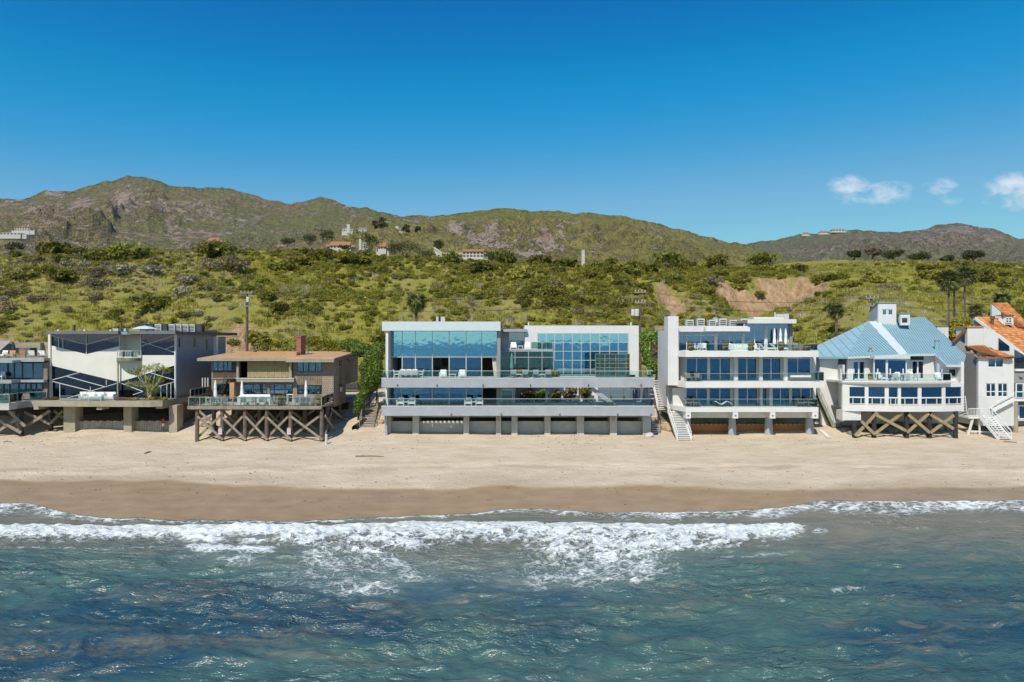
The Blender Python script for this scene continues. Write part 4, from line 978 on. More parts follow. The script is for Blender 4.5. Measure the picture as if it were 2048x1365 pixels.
# ================================================================== white house with blue metal roof
H5 = thing('blue_roof_house', 'white beach house with pale blue standing seam metal roof and curved balcony', 'house', (53, 80, 2.8))
Zd5 = wz(763.5,71.6)
def roof_face(R, poly, m, th=.12, seam=None, nseam=0, sm='blue_seam', dirv=None, lift=.03):
    """poly of 3D points; seam=(i,j,k,l): ribs run between edge i-j and edge k-l"""
    a, b, c = (Vector(poly[i]) for i in (0,1,2)); n = (b-a).cross(c-a).normalized()
    if n.z < 0: n = -n
    o = MB().prism(poly, -n*th).build('roof', M[m], R)
    if nseam:
        # ribs run along the steepest direction, clipped to the polygon
        d = (Vector((0,0,-1))-n*(-n.z)); d = Vector((0,0,-1))-n*(Vector((0,0,-1)).dot(n)); d.normalize()
        if dirv: d = Vector(dirv); d = (d-n*d.dot(n)).normalized()
        e = n.cross(d).normalized(); pts = [Vector(p) for p in poly]; q = [((p-a).dot(e),(p-a).dot(d)) for p in pts]
        u0 = min(k[0] for k in q); u1 = max(k[0] for k in q); k = len(q)
        for i in range(1, nseam):
            u = u0+(u1-u0)*i/nseam; hits = []
            for s in range(k):
                (ua,va),(ub,vb) = q[s], q[(s+1)%k]
                if (ua-u)*(ub-u) < 0: hits.append(va+(vb-va)*(u-ua)/(ub-ua))
            hits.sort()
            for h in range(0, len(hits)-1, 2):
                if hits[h+1]-hits[h] < .15: continue
                p0 = a+e*u+d*hits[h]+n*lift; p1 = a+e*u+d*hits[h+1]+n*lift
                MB().bar(p0, p1, .045, .075, n).build('seam', M[sm], o)
    return o
def pt(px, py, Y): return (wx(px,Y), Y, wz(py,Y))
def house5():
    R = H5
    # volumes
    W(R, 'side_wall', 'white', (wx(1640,76.5),wx(1640,76.5)+.3,76.5,92,3.5,wz(716,76.5)))
    P(R, 'side_front', 'white', (1640,1676,716,856,76.2,76.49))
    MB().prism([(wx(1675,76.3),76.3,wz(730,76)),(wx(1685,72.6),72.6,wz(730,72.6)),(wx(1685,72.6),72.6,wz(842,72.6)),(wx(1676,76.3),76.3,wz(846,76))],(.3,.1,0)).build('side_return', M['white'], R)
    # curved lower body: faceted bay
    fx = [1685,1735,1774,1800,1838,1886,1928]; fy = [72.6,72.2,71.8,71.7,71.7,71.9,72.5]
    ztop, zbot = wz(766,71.7)-.05, wz(824,71.7); zwt, zwb = wz(775,71.8), wz(808.5,71.8)
    def facet(name, m, i, z0, z1, out=0., th=.3, fx=fx, fy=fy):
        a = (wx(fx[i],fy[i]), fy[i]-out); c = (wx(fx[i+1],fy[i+1]), fy[i+1]-out)
        return MB().prism([(a[0],a[1],z0),(c[0],c[1],z0),(c[0],c[1],z1),(a[0],a[1],z1)],(0,th,0)).build(name, M[m], R)
    for i in range(6):
        facet('bay_wall', 'white', i, zbot, zwb-.002); facet('bay_wall', 'white', i, zwt+.002, ztop)
    # windows between piers, one per facet
    wn = [(1699,1730),(1737,1770),(1777.5,1796),(1802,1836),(1843,1884),(1891,1922.5)]
    for i, (a, c) in enumerate(wn):
        def yy(p): return np.interp(p, fx, fy)
        A = (wx(fx[i],fy[i]),fy[i]); C = (wx(fx[i+1],fy[i+1]),fy[i+1])
        def at(p): 
            t = (p-fx[i])/(fx[i+1]-fx[i]); return A[0]+(C[0]-A[0])*t, A[1]+(C[1]-A[1])*t
        def slab(name, m, p, q, z0, z1, off, th, par):
            (x0,y0),(x1,y1) = at(p), at(q); return MB().prism([(x0,y0+off,z0),(x1,y1+off,z0),(x1,y1+off,z1),(x0,y0+off,z1)],(0,th,0)).build(name, M[m], par)
        slab('bay_pier', 'white', fx[i], a, zwb, zwt, .0, .28, R); slab('bay_pier', 'white', c, fx[i+1], zwb, zwt, 0, .28, R)
        zm = zwb+.72; zm2 = zm-.12
        w = slab('window', 'white_paint', a, c, zm2, zm, -.02, .2, R); slab('sill', 'white_paint', a-.5, c+.5, zwb-.06, zwb-.004, -.06, .12, w)
        slab('pane', 'blue_glass', a+.2, c-.2, zm+.002, zwt-.02, .1, .03, w)
        d = (c-a); cuts = [a, a+d*.24, a+d*.76, c]
        for p, q in zip(cuts, cuts[1:]): slab('pane', 'glass', p+.6, q-.4, zwb+.03, zm2-.002, .1, .03, w)
        for p in cuts[1:3]: slab('mullion', 'white_paint', p-.5, p+.5, zwb+.004, zm2-.002, .02, .12, w)
    W(R, 'bay_back', 'interior', (wx(1690,76),wx(1930,76),77.5,77.7,zbot,ztop)); W(R, 'bay_floor', 'interior_dark', (wx(1690,73),wx(1925,73),73,86,zbot+.05,zbot+.3))
    P(R, 'lower_block', 'white', (1685,1722,822,841,72.62,74)); W(R, 'right_wall', 'white', (wx(1928,72.5)-.3,wx(1928,72.5),72.51,86,zbot,wz(724,72.5)))
    # balcony slab + railing following the curve
    bx = [1684,1735,1774,1800,1838,1886,1903]; by = [72.5,71.9,71.4,71.3,71.3,71.5,71.75]
    pts = [(wx(a,b),b) for a,b in zip(bx,by)]
    MB().prism([(x,y,Zd5-.22) for x,y in pts]+[(pts[-1][0],77,Zd5-.22),(pts[0][0],77,Zd5-.22)],(0,0,.22)).build('balcony_slab', M['white'], R)
    MB().prism([(x,y-.06,Zd5-.1) for x,y in pts]+[(pts[-1][0]+.05,74,Zd5-.1),(pts[0][0]-.05,74,Zd5-.1)],(0,0,.14)).build('balcony_edge', M['white_paint'], R)
    MB().prism([(wx(1700,73),73.6,Zd5-.21),(wx(1926,72.6),73.0,Zd5-.21),(wx(1926,72.6),86,Zd5-.21),(wx(1690,73),86,Zd5-.21)],(0,0,.2)).build('deck_slab', M['white'], R)
    rail(R, [(x,y+.08,Zd5+.04) for x,y in pts]+[(pts[-1][0],74.2,Zd5+.04)], .78, 'white_paint', step=1.9, top=.03)
    for a, b, y in ((1683,738,72.6),(1709,738,72.2),(1757,738,71.6),(1782,738,71.45),(1808,738,71.4)): W(R, 'rail_post', 'white_paint', (wx(a,y)-.05,wx(a,y)+.05,y+.12,y+.2,Zd5+.04,wz(b,y)))
    # upper storey walls behind the balcony
    Yu = 76.0
    P(R, 'upper_wall', 'white', (1695,1705,712,762,Yu,Yu+.3),(1729,1748,712,762,Yu,Yu+.3),(1705,1729,712,722,Yu,Yu+.3))
    glazing(R, [1705.5,1717,1729], [723,759], Yu+.1, 'white_paint', 'blue_glass', .14)
    Yv = 74.6
    glazing(R, [1748,1772], [719,758], Yv, 'white_paint', 'blue_glass', .1); glazing(R, [1774.5,1812], [720,758], Yv, 'white_paint', 'blue_glass', .1)
    P(R, 'bay_roof', 'blue_white', (1745,1816,712,718,Yv-.4,Yu+.5,Yv)); P(R, 'upper_wall', 'white', (1812.8,1821,712,762,Yu,Yu+.3))
    P(R, 'upper_wall', 'white', (1848,1875,706,762,Yu,Yu+.3),(1821,1848,708,711,Yu,Yu+.3)); P(R, 'transom', 'dark_glass', (1822,1848,712,719,Yu+.1,Yu+.15))
    glazing(R, [1823,1835,1847], [722,758], Yu+.1, 'white_paint', 'dark_glass', .16)
    Yr = 73.4
    MB().prism([pt(1874,762,Yu),pt(1890,762,Yr),pt(1890,729,Yr),pt(1868,706,Yu)],(.25,.05,0)).build('upper_return', M['white'], R)
    MB().prism([pt(1875,751,Yu-.6),pt(1880,751,Yu-1.2),pt(1880,722,Yu-1.2),pt(1875,717,Yu-.6)],(-.03,0,0)).build('pane', M['dark_glass'], R)
    MB().prism([pt(1883,751,Yu-1.5),pt(1888,751,Yu-2.1),pt(1888,732,Yu-2.1),pt(1883,728,Yu-1.5)],(-.03,0,0)).build('pane', M['dark_glass'], R)
    P(R, 'upper_wall', 'white', (1890.2,1896,728,766,Yr,Yr+.3),(1924,1928,728,766,Yr,Yr+.3),(1896,1924,728,738,Yr,Yr+.3),(1896,1924,753,766,Yr,Yr+.3))
    glazing(R, [1896.5,1923.5], [738.5,752.5], Yr+.12, 'white_paint', 'dark_glass', .08)
    W(R, 'upper_back', 'interior', (wx(1700,Yu),wx(1926,Yu),79.5,79.7,Zd5,wz(708,Yu))); W(R, 'upper_side', 'white', (wx(1928,72.8)-.3,wx(1928,72.8)-.004,73.72,90,wz(762,73),wz(728,73)))
    # ---- roofs (ridge points are set back)
    Ye = 75.2; pk = pt(1737,643,86)
    eL = pt(1637,714,Ye+.4); eM = pt(1695,714,Ye); eR = pt(1797.5,709.5,Ye)
    a_, b_, c_ = Vector(pk), Vector(eM), Vector(eL); n_ = (b_-a_).cross(c_-a_).normalized(); d_ = Vector(((1616-1024)/K,1,(682.5-700)/K)); bk = tuple(Vector((0,0,CH))+d_*((a_-Vector((0,0,CH))).dot(n_)/d_.dot(n_))); print('bk', bk)
    roof_face(R, [pk,eM,eL,bk], 'blue_roof', .12, nseam=9)
    roof_face(R, [pk,eR,eM], 'blue_roof', .12, nseam=20)
    # sloping white fin wall between the two roofs; its shade put into the colour
    MB().prism([pt(1737,643.5,86),pt(1757,642,86),pt(1815,707,Ye-.3),pt(1798.5,710,Ye-.3)],(0,.2,-.9)).build('fin_wall', M['blue_white'], R)
    r1 = pt(1757,643,86); r2 = pt(1820,635.5,89); r3 = pt(1850,634.5,89)
    q1 = pt(1815,707.5,Ye-.3); q2 = pt(1869,707,Ye-.2); q3 = pt(1893,729,72.6); q4 = pt(1927,729.5,72.7); q5 = pt(1932,711,75)
    # one plane for the big right slope
    A, B, C = Vector(r1), Vector(q1), Vector(q4); n = (B-A).cross(C-A).normalized()
    def onp(px, py):
        d = Vector(((px-1024)/K, 1, (682.5-py)/K)); o = Vector((0,0,CH)); t = (A-o).dot(n)/d.dot(n); return tuple(o+d*t)
    roof_face(R, [r1, q1, onp(1869,707), onp(1893,729), q4, onp(1932,711), onp(1850,634.5), onp(1820,635.5)], 'blue_roof', .12, nseam=26, dirv=Vector(q4)-Vector(onp(1850,634.5)))
    for a, b in ((q1,onp(1869,707)),(onp(1869,707),onp(1893,729)),(onp(1893,729),q4)):
        a = Vector(a); b = Vector(b); MB().bar(a+Vector((0,-.03,-.16)), b+Vector((0,-.03,-.16)), .14, .26).build('gutter', M['blue_white'], R)
    MB().bar(Vector(eL)+Vector((0,-.04,-.12)), Vector(eM)+Vector((0,-.04,-.12)), .12, .2).build('gutter', M['blue_seam'], R); MB().bar(Vector(eM)+Vector((0,-.04,-.12)), Vector(eR)+Vector((0,-.04,-.12)), .12, .2).build('gutter', M['blue_white'], R)
    # tower and dormer
    Yw = 85.0
    P(R, 'tower_wall', 'white', (1756.7,1763.5,607,660,Yw,Yw+.3),(1785.5,1792.6,607,660,Yw,Yw+.3),(1763.5,1785.5,607,619,Yw,Yw+.3),(1763.5,1785.5,631,660,Yw,Yw+.3))
    MB().prism([pt(1756.7,608,Yw+.002),pt(1756.7,650,Yw+.002),pt(1739,650,89),pt(1739,626,89)],(.15,.05,0)).build('tower_side', M['white'], R)
    MB().prism([pt(1755.5,606.5,Yw-.1),pt(1793.5,606.5,Yw-.1),pt(1792,607.5,90.5),pt(1737,626,90.5)],(0,0,.1)).build('tower_roof', M['blue_seam'], R)
    glazing(R, [1764,1773,1775.5,1785], [619.5,630.5], Yw+.1, 'white_paint', 'blue_glass', .12)
    Yd = 83.2
    P(R, 'dormer_wall', 'white', (1801,1802.5,628.6,651,Yd,Yd+.25),(1815,1820,628.6,651,Yd,Yd+.25),(1802.5,1815,628.6,636,Yd,Yd+.25),(1802.5,1815,647,651,Yd,Yd+.25))
    glazing(R, [1802.8,1814.8], [636.3,646.7], Yd+.1, 'white_paint', 'dark_glass', .08)
    MB().prism([pt(1801,629,Yd+.003),pt(1801,650,Yd+.003),pt(1793,640,86.4),pt(1795,632,86.4)],(.1,.03,0)).build('dormer_side', M['white'], R)
    MB().prism([pt(1800,627.8,Yd-.1),pt(1821,627.8,Yd-.1),pt(1818,630,87),pt(1793,632,87)],(0,0,.09)).build('dormer_roof', M['blue_seam'], R)
    P(R, 'rear_parapet', 'white', (1874,1897,653,690,90,90.3)); P(R, 'parapet_cap', 'blue_seam', (1873.5,1897.5,652,653.2,89.9,90.35))
    v = Vector(onp(1873.5,700)); MB().tube(v-Vector((0,0,.2)), v+Vector((0,0,1.0)), .24,.24,10).build('roof_vent', M['blue_roof'], R); MB().lathe(tuple(v+Vector((0,0,1.0))), [(.24,0),(.32,.03),(.32,.12),(.1,.2)],10).build('roof_vent_cap', M['grey_metal'], R)
    v = Vector(pt(1741,703,Ye+1.0)); MB().tube(v-Vector((0,0,.6)), v+Vector((0,0,.35)), .14,.14,8).build('roof_vent', M['grey_metal'], R); MB().lathe(tuple(v+Vector((0,0,.35))), [(.14,0),(.26,.02),(.26,.1),(.05,.16)],8).build('roof_vent_cap', M['grey_metal'], R)
    v = Vector(pt(1668.5,683,80.5)); MB().tube(v-Vector((0,0,.6)), v+Vector((0,0,.3)), .1,.1,8).build('roof_vent', M['blue_seam'], R)
    # underfloor siding, piles and braces
    W(R, 'underfloor_wall', 'grey_slat', (wx(1722,75.5),wx(1915,75.5),75.5,75.7,wz(848,75.5),zbot))
    W(R, 'underfloor_side', 'grey_slat', (wx(1676,75.9),wx(1722,75.9),75.9,76.1,wz(852,75.5),wz(838,75.9)))
    piles = [1709,1748,1813,1859,1911]; Yp = 72.3
    for a in piles: MB().tube((wx(a,Yp),Yp,1.9),(wx(a,Yp),Yp,zbot-.002 if a>1720 else wz(842,72.6)),.24,.22,10).build('pile', M['pile_black'], R)
    for a in (1722,1800,1880): MB().tube((wx(a,76.2),76.2,2.3),(wx(a,76.2),76.2,zbot-.002),.22,.2,8).build('pile', M['pile_black'], R)
    Yb = Yp-.3
    for k, (a, b) in enumerate((((1755,825),(1710,872)),((1723,843),(1749,869)),((1805,826),(1747,870)),((1752,830),(1812,862)),((1858,827),(1814,866)),((1817,830),(1860,866)),((1908,831),(1861,866)),((1862,830),(1907,858)))):
        MB().pbar(a, b, Yb-.13*(k%2), .30, .10).build('brace', M['gold_timber'], R)
house5()
for a, c in ((1700,1704),(1726,1730),(1738,1742),(1766,1770),(1803,1807),(1832,1836),(1844,1849),(1880,1884),(1892,1896)): drape(H5, 72.2, a, c, 776, 797, 'curtain', .7)
for a, c in ((1706,1710),(1725,1728),(1750,1755),(1806,1811)): drape(H5, 76.0 if a < 1740 else 74.6, a, c, 724, 758)
# ================================================================== brown shingled house on timber piles
H2 = thing('shingle_house', 'brown wood shingle house with tan roof and red brick chimney on crossed timber piles', 'house', (-26.6, 78, 2.7))
Zd2 = wz(813,70.5)
def house2():
    R = H2; Yw = 76.0; w = lambda a: wx(a,Yw); z = lambda a: wz(a,Yw); b = None
    # roof: nearly flat slab, visible from above
    xa, xb = -34.6, -19.5; zf, zb = wz(718.5,75.1), wz(705,89)
    roof = MB().prism([(xa,75.1,zf),(xb,75.1,zf),(xb-.8,89.5,zb+.02),(xa-1.4,89.5,zb+.02)],(0,0,.10)).build('roof', M['roof_tan'], R)
    W(R, 'fascia', 'tan_concrete', (xa,wx(573,75),74.98,75.09,zf-.22,zf+.10),(wx(573,75),xb,74.75,74.87,zf-.34,zf+.05))
    MB().prism([(wx(573,75),74.88,zf+.0),(xb,74.88,zf+.0),(xb,75.2,zf+.11),(wx(573,75),75.2,zf+.11)],(0,0,.03)).build('roof_edge', M['roof_tan'], R)
    MB().prism([(xb+.003,74.9,zf-.3),(xb+.003,89.5,zb-.25),(xb+.003,89.5,zb+.12),(xb+.003,74.9,zf+.1)],(.06,0,0)).build('fascia', M['board'], R)
    P(roof, 'roof_curb', 'roof_tan', (482,593,705,712.5,79.8,82,79.8))
    W(R, 'soffit', 'board', (xa+.1,xb-.1,75.2,89,zf-.14,zf-.06))
    ch = P(R, 'chimney', 'brick', (593,601.5,675,712,81.0,82.9)); X0, X1 = wx(593,81), wx(601.5,81)
    W(ch, 'cap', 'brick', (X0-.06,X1+.06,80.94,82.96,wz(675,81)+.002,wz(673,81)))
    for i in range(4): W(ch, 'flue', 'terracotta', (X0+.03+i*.14,X0+.12+i*.14,81.2,82.7,wz(673,81)+.002,wz(671.5,81)))
    W(R, 'roof_hatch', 'board', (wx(461,86),wx(469,86),85.5,86.5,wz(707.5,86),wz(705.5,86)),(wx(504,86),wx(511,86),85.5,86.5,wz(705,86),wz(701.5,86)))
    MB().tube((wx(616,84),84,wz(708,84)),(wx(616,84),84,wz(695,84)),.07).build('vent_pipe', M['ac'], R)
    # walls with openings (front)
    zt = zf-.145; L, Rr = -33.46, -19.87
    def WB(name, m, a, c, t, u, y0=Yw, y1=Yw+.25): W(R, name, m, (w(a) if a else L, w(c) if c else Rr, y0, y1, z(u), zt if t is None else z(t)))
    WB('wall','shingle',None,425.5,None,812); WB('wall','board_dark',464.5,480,None,756); WB('wall','board_dark',425.5,464.5,None,723.2)
    WB('siding_panel','board_dark',425.5,464.5,742.2,756); WB('trim','tan_concrete',None,480,756.2,758.5,Yw-.08,Yw+.2)
    WB('wall','shingle',425.5,432,758.7,812); WB('wall','board',432,463,758.7,768); WB('wall','board',432,463,790.3,812); WB('wall','shingle',463,487,758.7,812)
    WB('post','tan_concrete',476.5,480.5,None,757,Yw-.5,Yw-.2); WB('post','tan_concrete',581,586,None,757,Yw-.5,Yw-.2)
    WB('balcony_front','tan_concrete',475,591,757.2,764,Yw-.55,Yw-.15); WB('balcony_cap','white_paint',475,591,756.2,757.1,Yw-.6,Yw-.1)
    W(R, 'balcony_floor', 'board', (w(480),w(586),Yw-.14,Yw+3,z(762),z(758))); W(R, 'balcony_back', 'board_dark', (w(478),w(590),Yw+2.2,Yw+2.4,z(758),zt))
    n = 19
    for i in range(n):
        a = 495+(581-495)*i/n; c = 495+(581-495)*(i+1)/n
        W(R, 'blind_slat', 'bamboo', (w(a)+.004,w(c)-.012,Yw-.04-.015*(i%3),Yw,z(755.5-(i%2)*.7),z(723.5)))
    WB('wall','shingle',586.2,594,None,771); WB('wall','shingle',594,644,None,723.6); WB('wall','shingle',594,644,743.4,751.5); WB('trim','tan_concrete',590,None,745.5,747,Yw-.1,Yw-.002)
    nb = 11
    for i in range(nb): WB('siding_board','board',594+i*50/nb+.15,594+(i+1)*50/nb-.15,752,770.5,Yw-.02-.012*(i%3),Yw+.2)
    WB('wall','shingle',594,644,789.4,812); WB('wall','shingle',644,None,None,812); WB('wall','shingle',586.2,594,771.2,812); WB('wall','board',487,586,764.2,768)
    WB('wall','board',534.5,539.5,768,812)
    glazing(R, [426,436,447,455,464], [723.5,742], Yw+.1, 'dark_metal', 'glass', .08); glazing(R, [594.5,606.5,618,631.5,643.5], [724,743], Yw+.1, 'dark_metal', 'glass', .08)
    glazing(R, [594.5,609,631.5,643.5], [771,789], Yw+.1, 'dark_metal', 'glass', .08); glazing(R, [432.5,447,463], [768.5,790], Yw+.1, 'dark_metal', 'glass', .08)
    glazing(R, [487.5,506,520,534], [768.5,799], Yw+.1, 'dark_metal', 'glass', .08); glazing(R, [540,549,570,585.5], [768.5,799], Yw+.1, 'dark_metal', 'glass', .08)
    # curtains behind panes
    for a, c, t, u in ((442,452,724,742),(455,463,724,742),(617,630,724,743),(633,643,724,743),(612,630,771,789),(632,643,771,789),(434,446,768,790),(507,519,768,799),(549,560,768,799),(570,585,768,799),(488,500,768,799)):
        bb = MB(); k = max(3, int((c-a)/2))
        for i in range(k): bb.tube((w(a+(c-a)*(i+.5)/k),Yw+.4+.05*(i%2),z(u)),(w(a+(c-a)*(i+.5)/k),Yw+.4+.05*(i%2),z(t)),(w(c)-w(a))/k*.62,None,6)
        bb.build('curtain', M['curtain'], R)
    W(R, 'back_wall', 'interior_dark', (L+.3,Rr-.3,82,82.2,z(812),zt)); W(R, 'floor', 'board', (L,Rr,Yw+.26,88,z(815),z(812)-.003)); W(R, 'upper_floor', 'board', (L+.3,Rr-.3,Yw+2.5,88,z(762),z(758)))
    # right flank, shingled, with small windows
    W(R, 'flank_wall', 'shingle', (Rr-.25,Rr-.003,Yw+.26,81.6,z(812),zt),(Rr-.25,Rr-.003,81.6,88,z(775),zt)); W(R, 'flank_wall', 'shingle', (L,L+.25,Yw+.26,88,z(812),zt))
    def flank(y0, y1, t, u):
        Ym = (y0+y1)/2; f = W(R, 'window', 'dark_metal', (Rr,Rr+.05,y0,y1,wz(u,Ym),wz(t,Ym))); W(f, 'pane', 'dark_glass', (Rr+.051,Rr+.07,y0+.08,y1-.08,wz(u,Ym)+.08,wz(t,Ym)-.08))
    flank(78.4,79.7,722.5,731.5); flank(78.4,79.7,767,785); flank(82.7,84,713.5,721)
    W(R, 'panel', 'board', (Rr+.001,Rr+.03,78.4,79.7,wz(766,79),wz(732,79)),(Rr+.001,Rr+.03,78.4,79.7,wz(803,79),wz(786,79)))
    W(R, 'outrigger', 'tan_concrete', (Rr,Rr+1.3,85.6,86.1,wz(712,86),wz(709.5,86)))
    # deck
    dx0, dx1 = wx(374.6,70.5), wx(643,70.5)
    W(R, 'deck_fascia', 'timber', (dx0,dx1,70.5,70.62,wz(819,70.5),Zd2+.02)); W(R, 'deck', 'floor_wood', (dx0,dx1,70.63,75.9,Zd2-.12,Zd2)); W(R, 'deck', 'floor_wood', (dx1+.003,Rr,71.8,75.9,Zd2-.12,Zd2-.003))
    W(R, 'deck_beam', 'timber', (dx0+.1,dx1-.1,71.0,71.25,Zd2-.42,Zd2-.125),(dx0+.1,dx1-.1,74.6,74.85,Zd2-.42,Zd2-.125),(L+.2,Rr-.2,80,80.3,z(818),z(815)-.003))
    rail(R, [(dx0+.06,75.8,Zd2),(dx0+.06,70.7,Zd2),(dx1-.06,70.7,Zd2),(dx1-.06,71.9,Zd2),(Rr-.05,72.0,Zd2),(Rr-.05,75.9,Zd2)], .93, 'timber', step=1.15, top=.07, pw=.09)
    # taller wind screen on the left
    rail(R, [(dx0+.0,71.2,Zd2+.93),(dx0-.0,75.8,Zd2+.93)], .75, 'timber', step=.9, top=.07, pw=.08)
    P(R, 'trellis', 'cream', (404,405.2,756,774,75.6,75.8),(409.5,410.7,756,774,75.6,75.8),(415,416.2,756,774,75.6,75.8))
    # outside stair on the left of the facade
    zb_, zt_ = Zd2, z(757)
    st = MB().bar((w(445),75.3,zb_),(w(462),75.3,zt_),.05,.2).build('stair_stringer', M['dark_metal'], R)
    for i in range(11): t = (i+.5)/11; W(R, 'stair_tread', 'dark_metal', (w(445)+(w(462)-w(445))*t-.16, w(445)+(w(462)-w(445))*t+.16,74.9,75.7,zb_+(zt_-zb_)*t,zb_+(zt_-zb_)*t+.05))
    for i in range(6):
        t = i/5; x = w(445)+(w(462)-w(445))*t; zz = zb_+(zt_-zb_)*t; W(R, 'stair_baluster', 'dark_metal', (x-.02,x+.02,74.88,74.92,zz,zz+.9))
    MB().bar((w(445),74.9,zb_+.9),(w(462),74.9,zt_+.9),.04).build('stair_rail', M['dark_metal'], R)
    P(R, 'storage_box', 'roof_tan', (465,474,763,797,75.2,75.9,Yw)); W(R, 'landing', 'dark_metal', (w(458),w(476),74.9,75.9,zt_-.06,zt_))
    # piles and cross braces
    fp = [394,444,489.5,533,580.5,643]; Yp = 70.9
    for a in fp: MB().tube((wx(a,Yp),Yp,1.6),(wx(a,Yp)+.04,Yp,wz(819,Yp)),.21,.19,10).build('pile', M['pile'], R)
    for Y in (75.0, 80.2):
        for a in range(6): x = dx0+.8+(Rr-dx0-1.2)*a/5; MB().tube((x,Y,2.0),(x,Y,Zd2-.43 if Y<78 else z(818)),.24,.21,9).build('pile', M['pile'], R)
    for i, (a, c) in enumerate(zip(fp, fp[1:])):
        MB().pbar((a+1,833+2*(i%2)),(c+2,880),Yp-.3,.23,.08).build('brace', M['timber'], R); MB().pbar((c-1,830),(a+3,874),Yp+.28,.23,.08).build('brace', M['timber'], R)
    for a, c in zip(fp[:-1:1], fp[1:]):
        MB().bar((wx(a,75)*.98-1,75.3,Zd2-.6),(wx(c,75)*.98-1,75.3,3.2),.09,.26).build('brace', M['timber'], R); MB().bar((wx(c,75)*.98-1,75.5,Zd2-.6),(wx(a,75)*.98-1,75.5,3.2),.09,.26).build('brace', M['timber'], R)
    xe = wx(643,Yp); MB().bar((xe+.35,71.0,wz(832,71)),(xe+.3,75.2,3.1),.09,.26).build('brace', M['timber'], R); MB().bar((Rr-.1,75.3,wz(818,75)),(Rr+.4,80.0,3.6),.09,.28).build('brace', M['timber'], R)
    MB().bar((xe+.2,71.2,2.7),(Rr,75.2,wz(825,75)),.09,.26).build('brace', M['timber'], R)
    for a in (444,580.5):
        s = P(R, 'notice_board', 'white_paint', (a-3.5,a+3.5,855,868,Yp-.46,Yp-.42,Yp)); P(s, 'notice_header', 'sign_pink', (a-3.4,a+3.4,855.3,858,Yp-.475,Yp-.462,Yp)); P(s, 'notice_text', 'sign_pink', (a-2.7,a+2.7,860,862,Yp-.475,Yp-.462,Yp),(a-2.7,a+2.7,863.5,865.5,Yp-.475,Yp-.462,Yp))
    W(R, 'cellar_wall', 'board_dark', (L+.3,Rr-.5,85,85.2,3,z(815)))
house2()

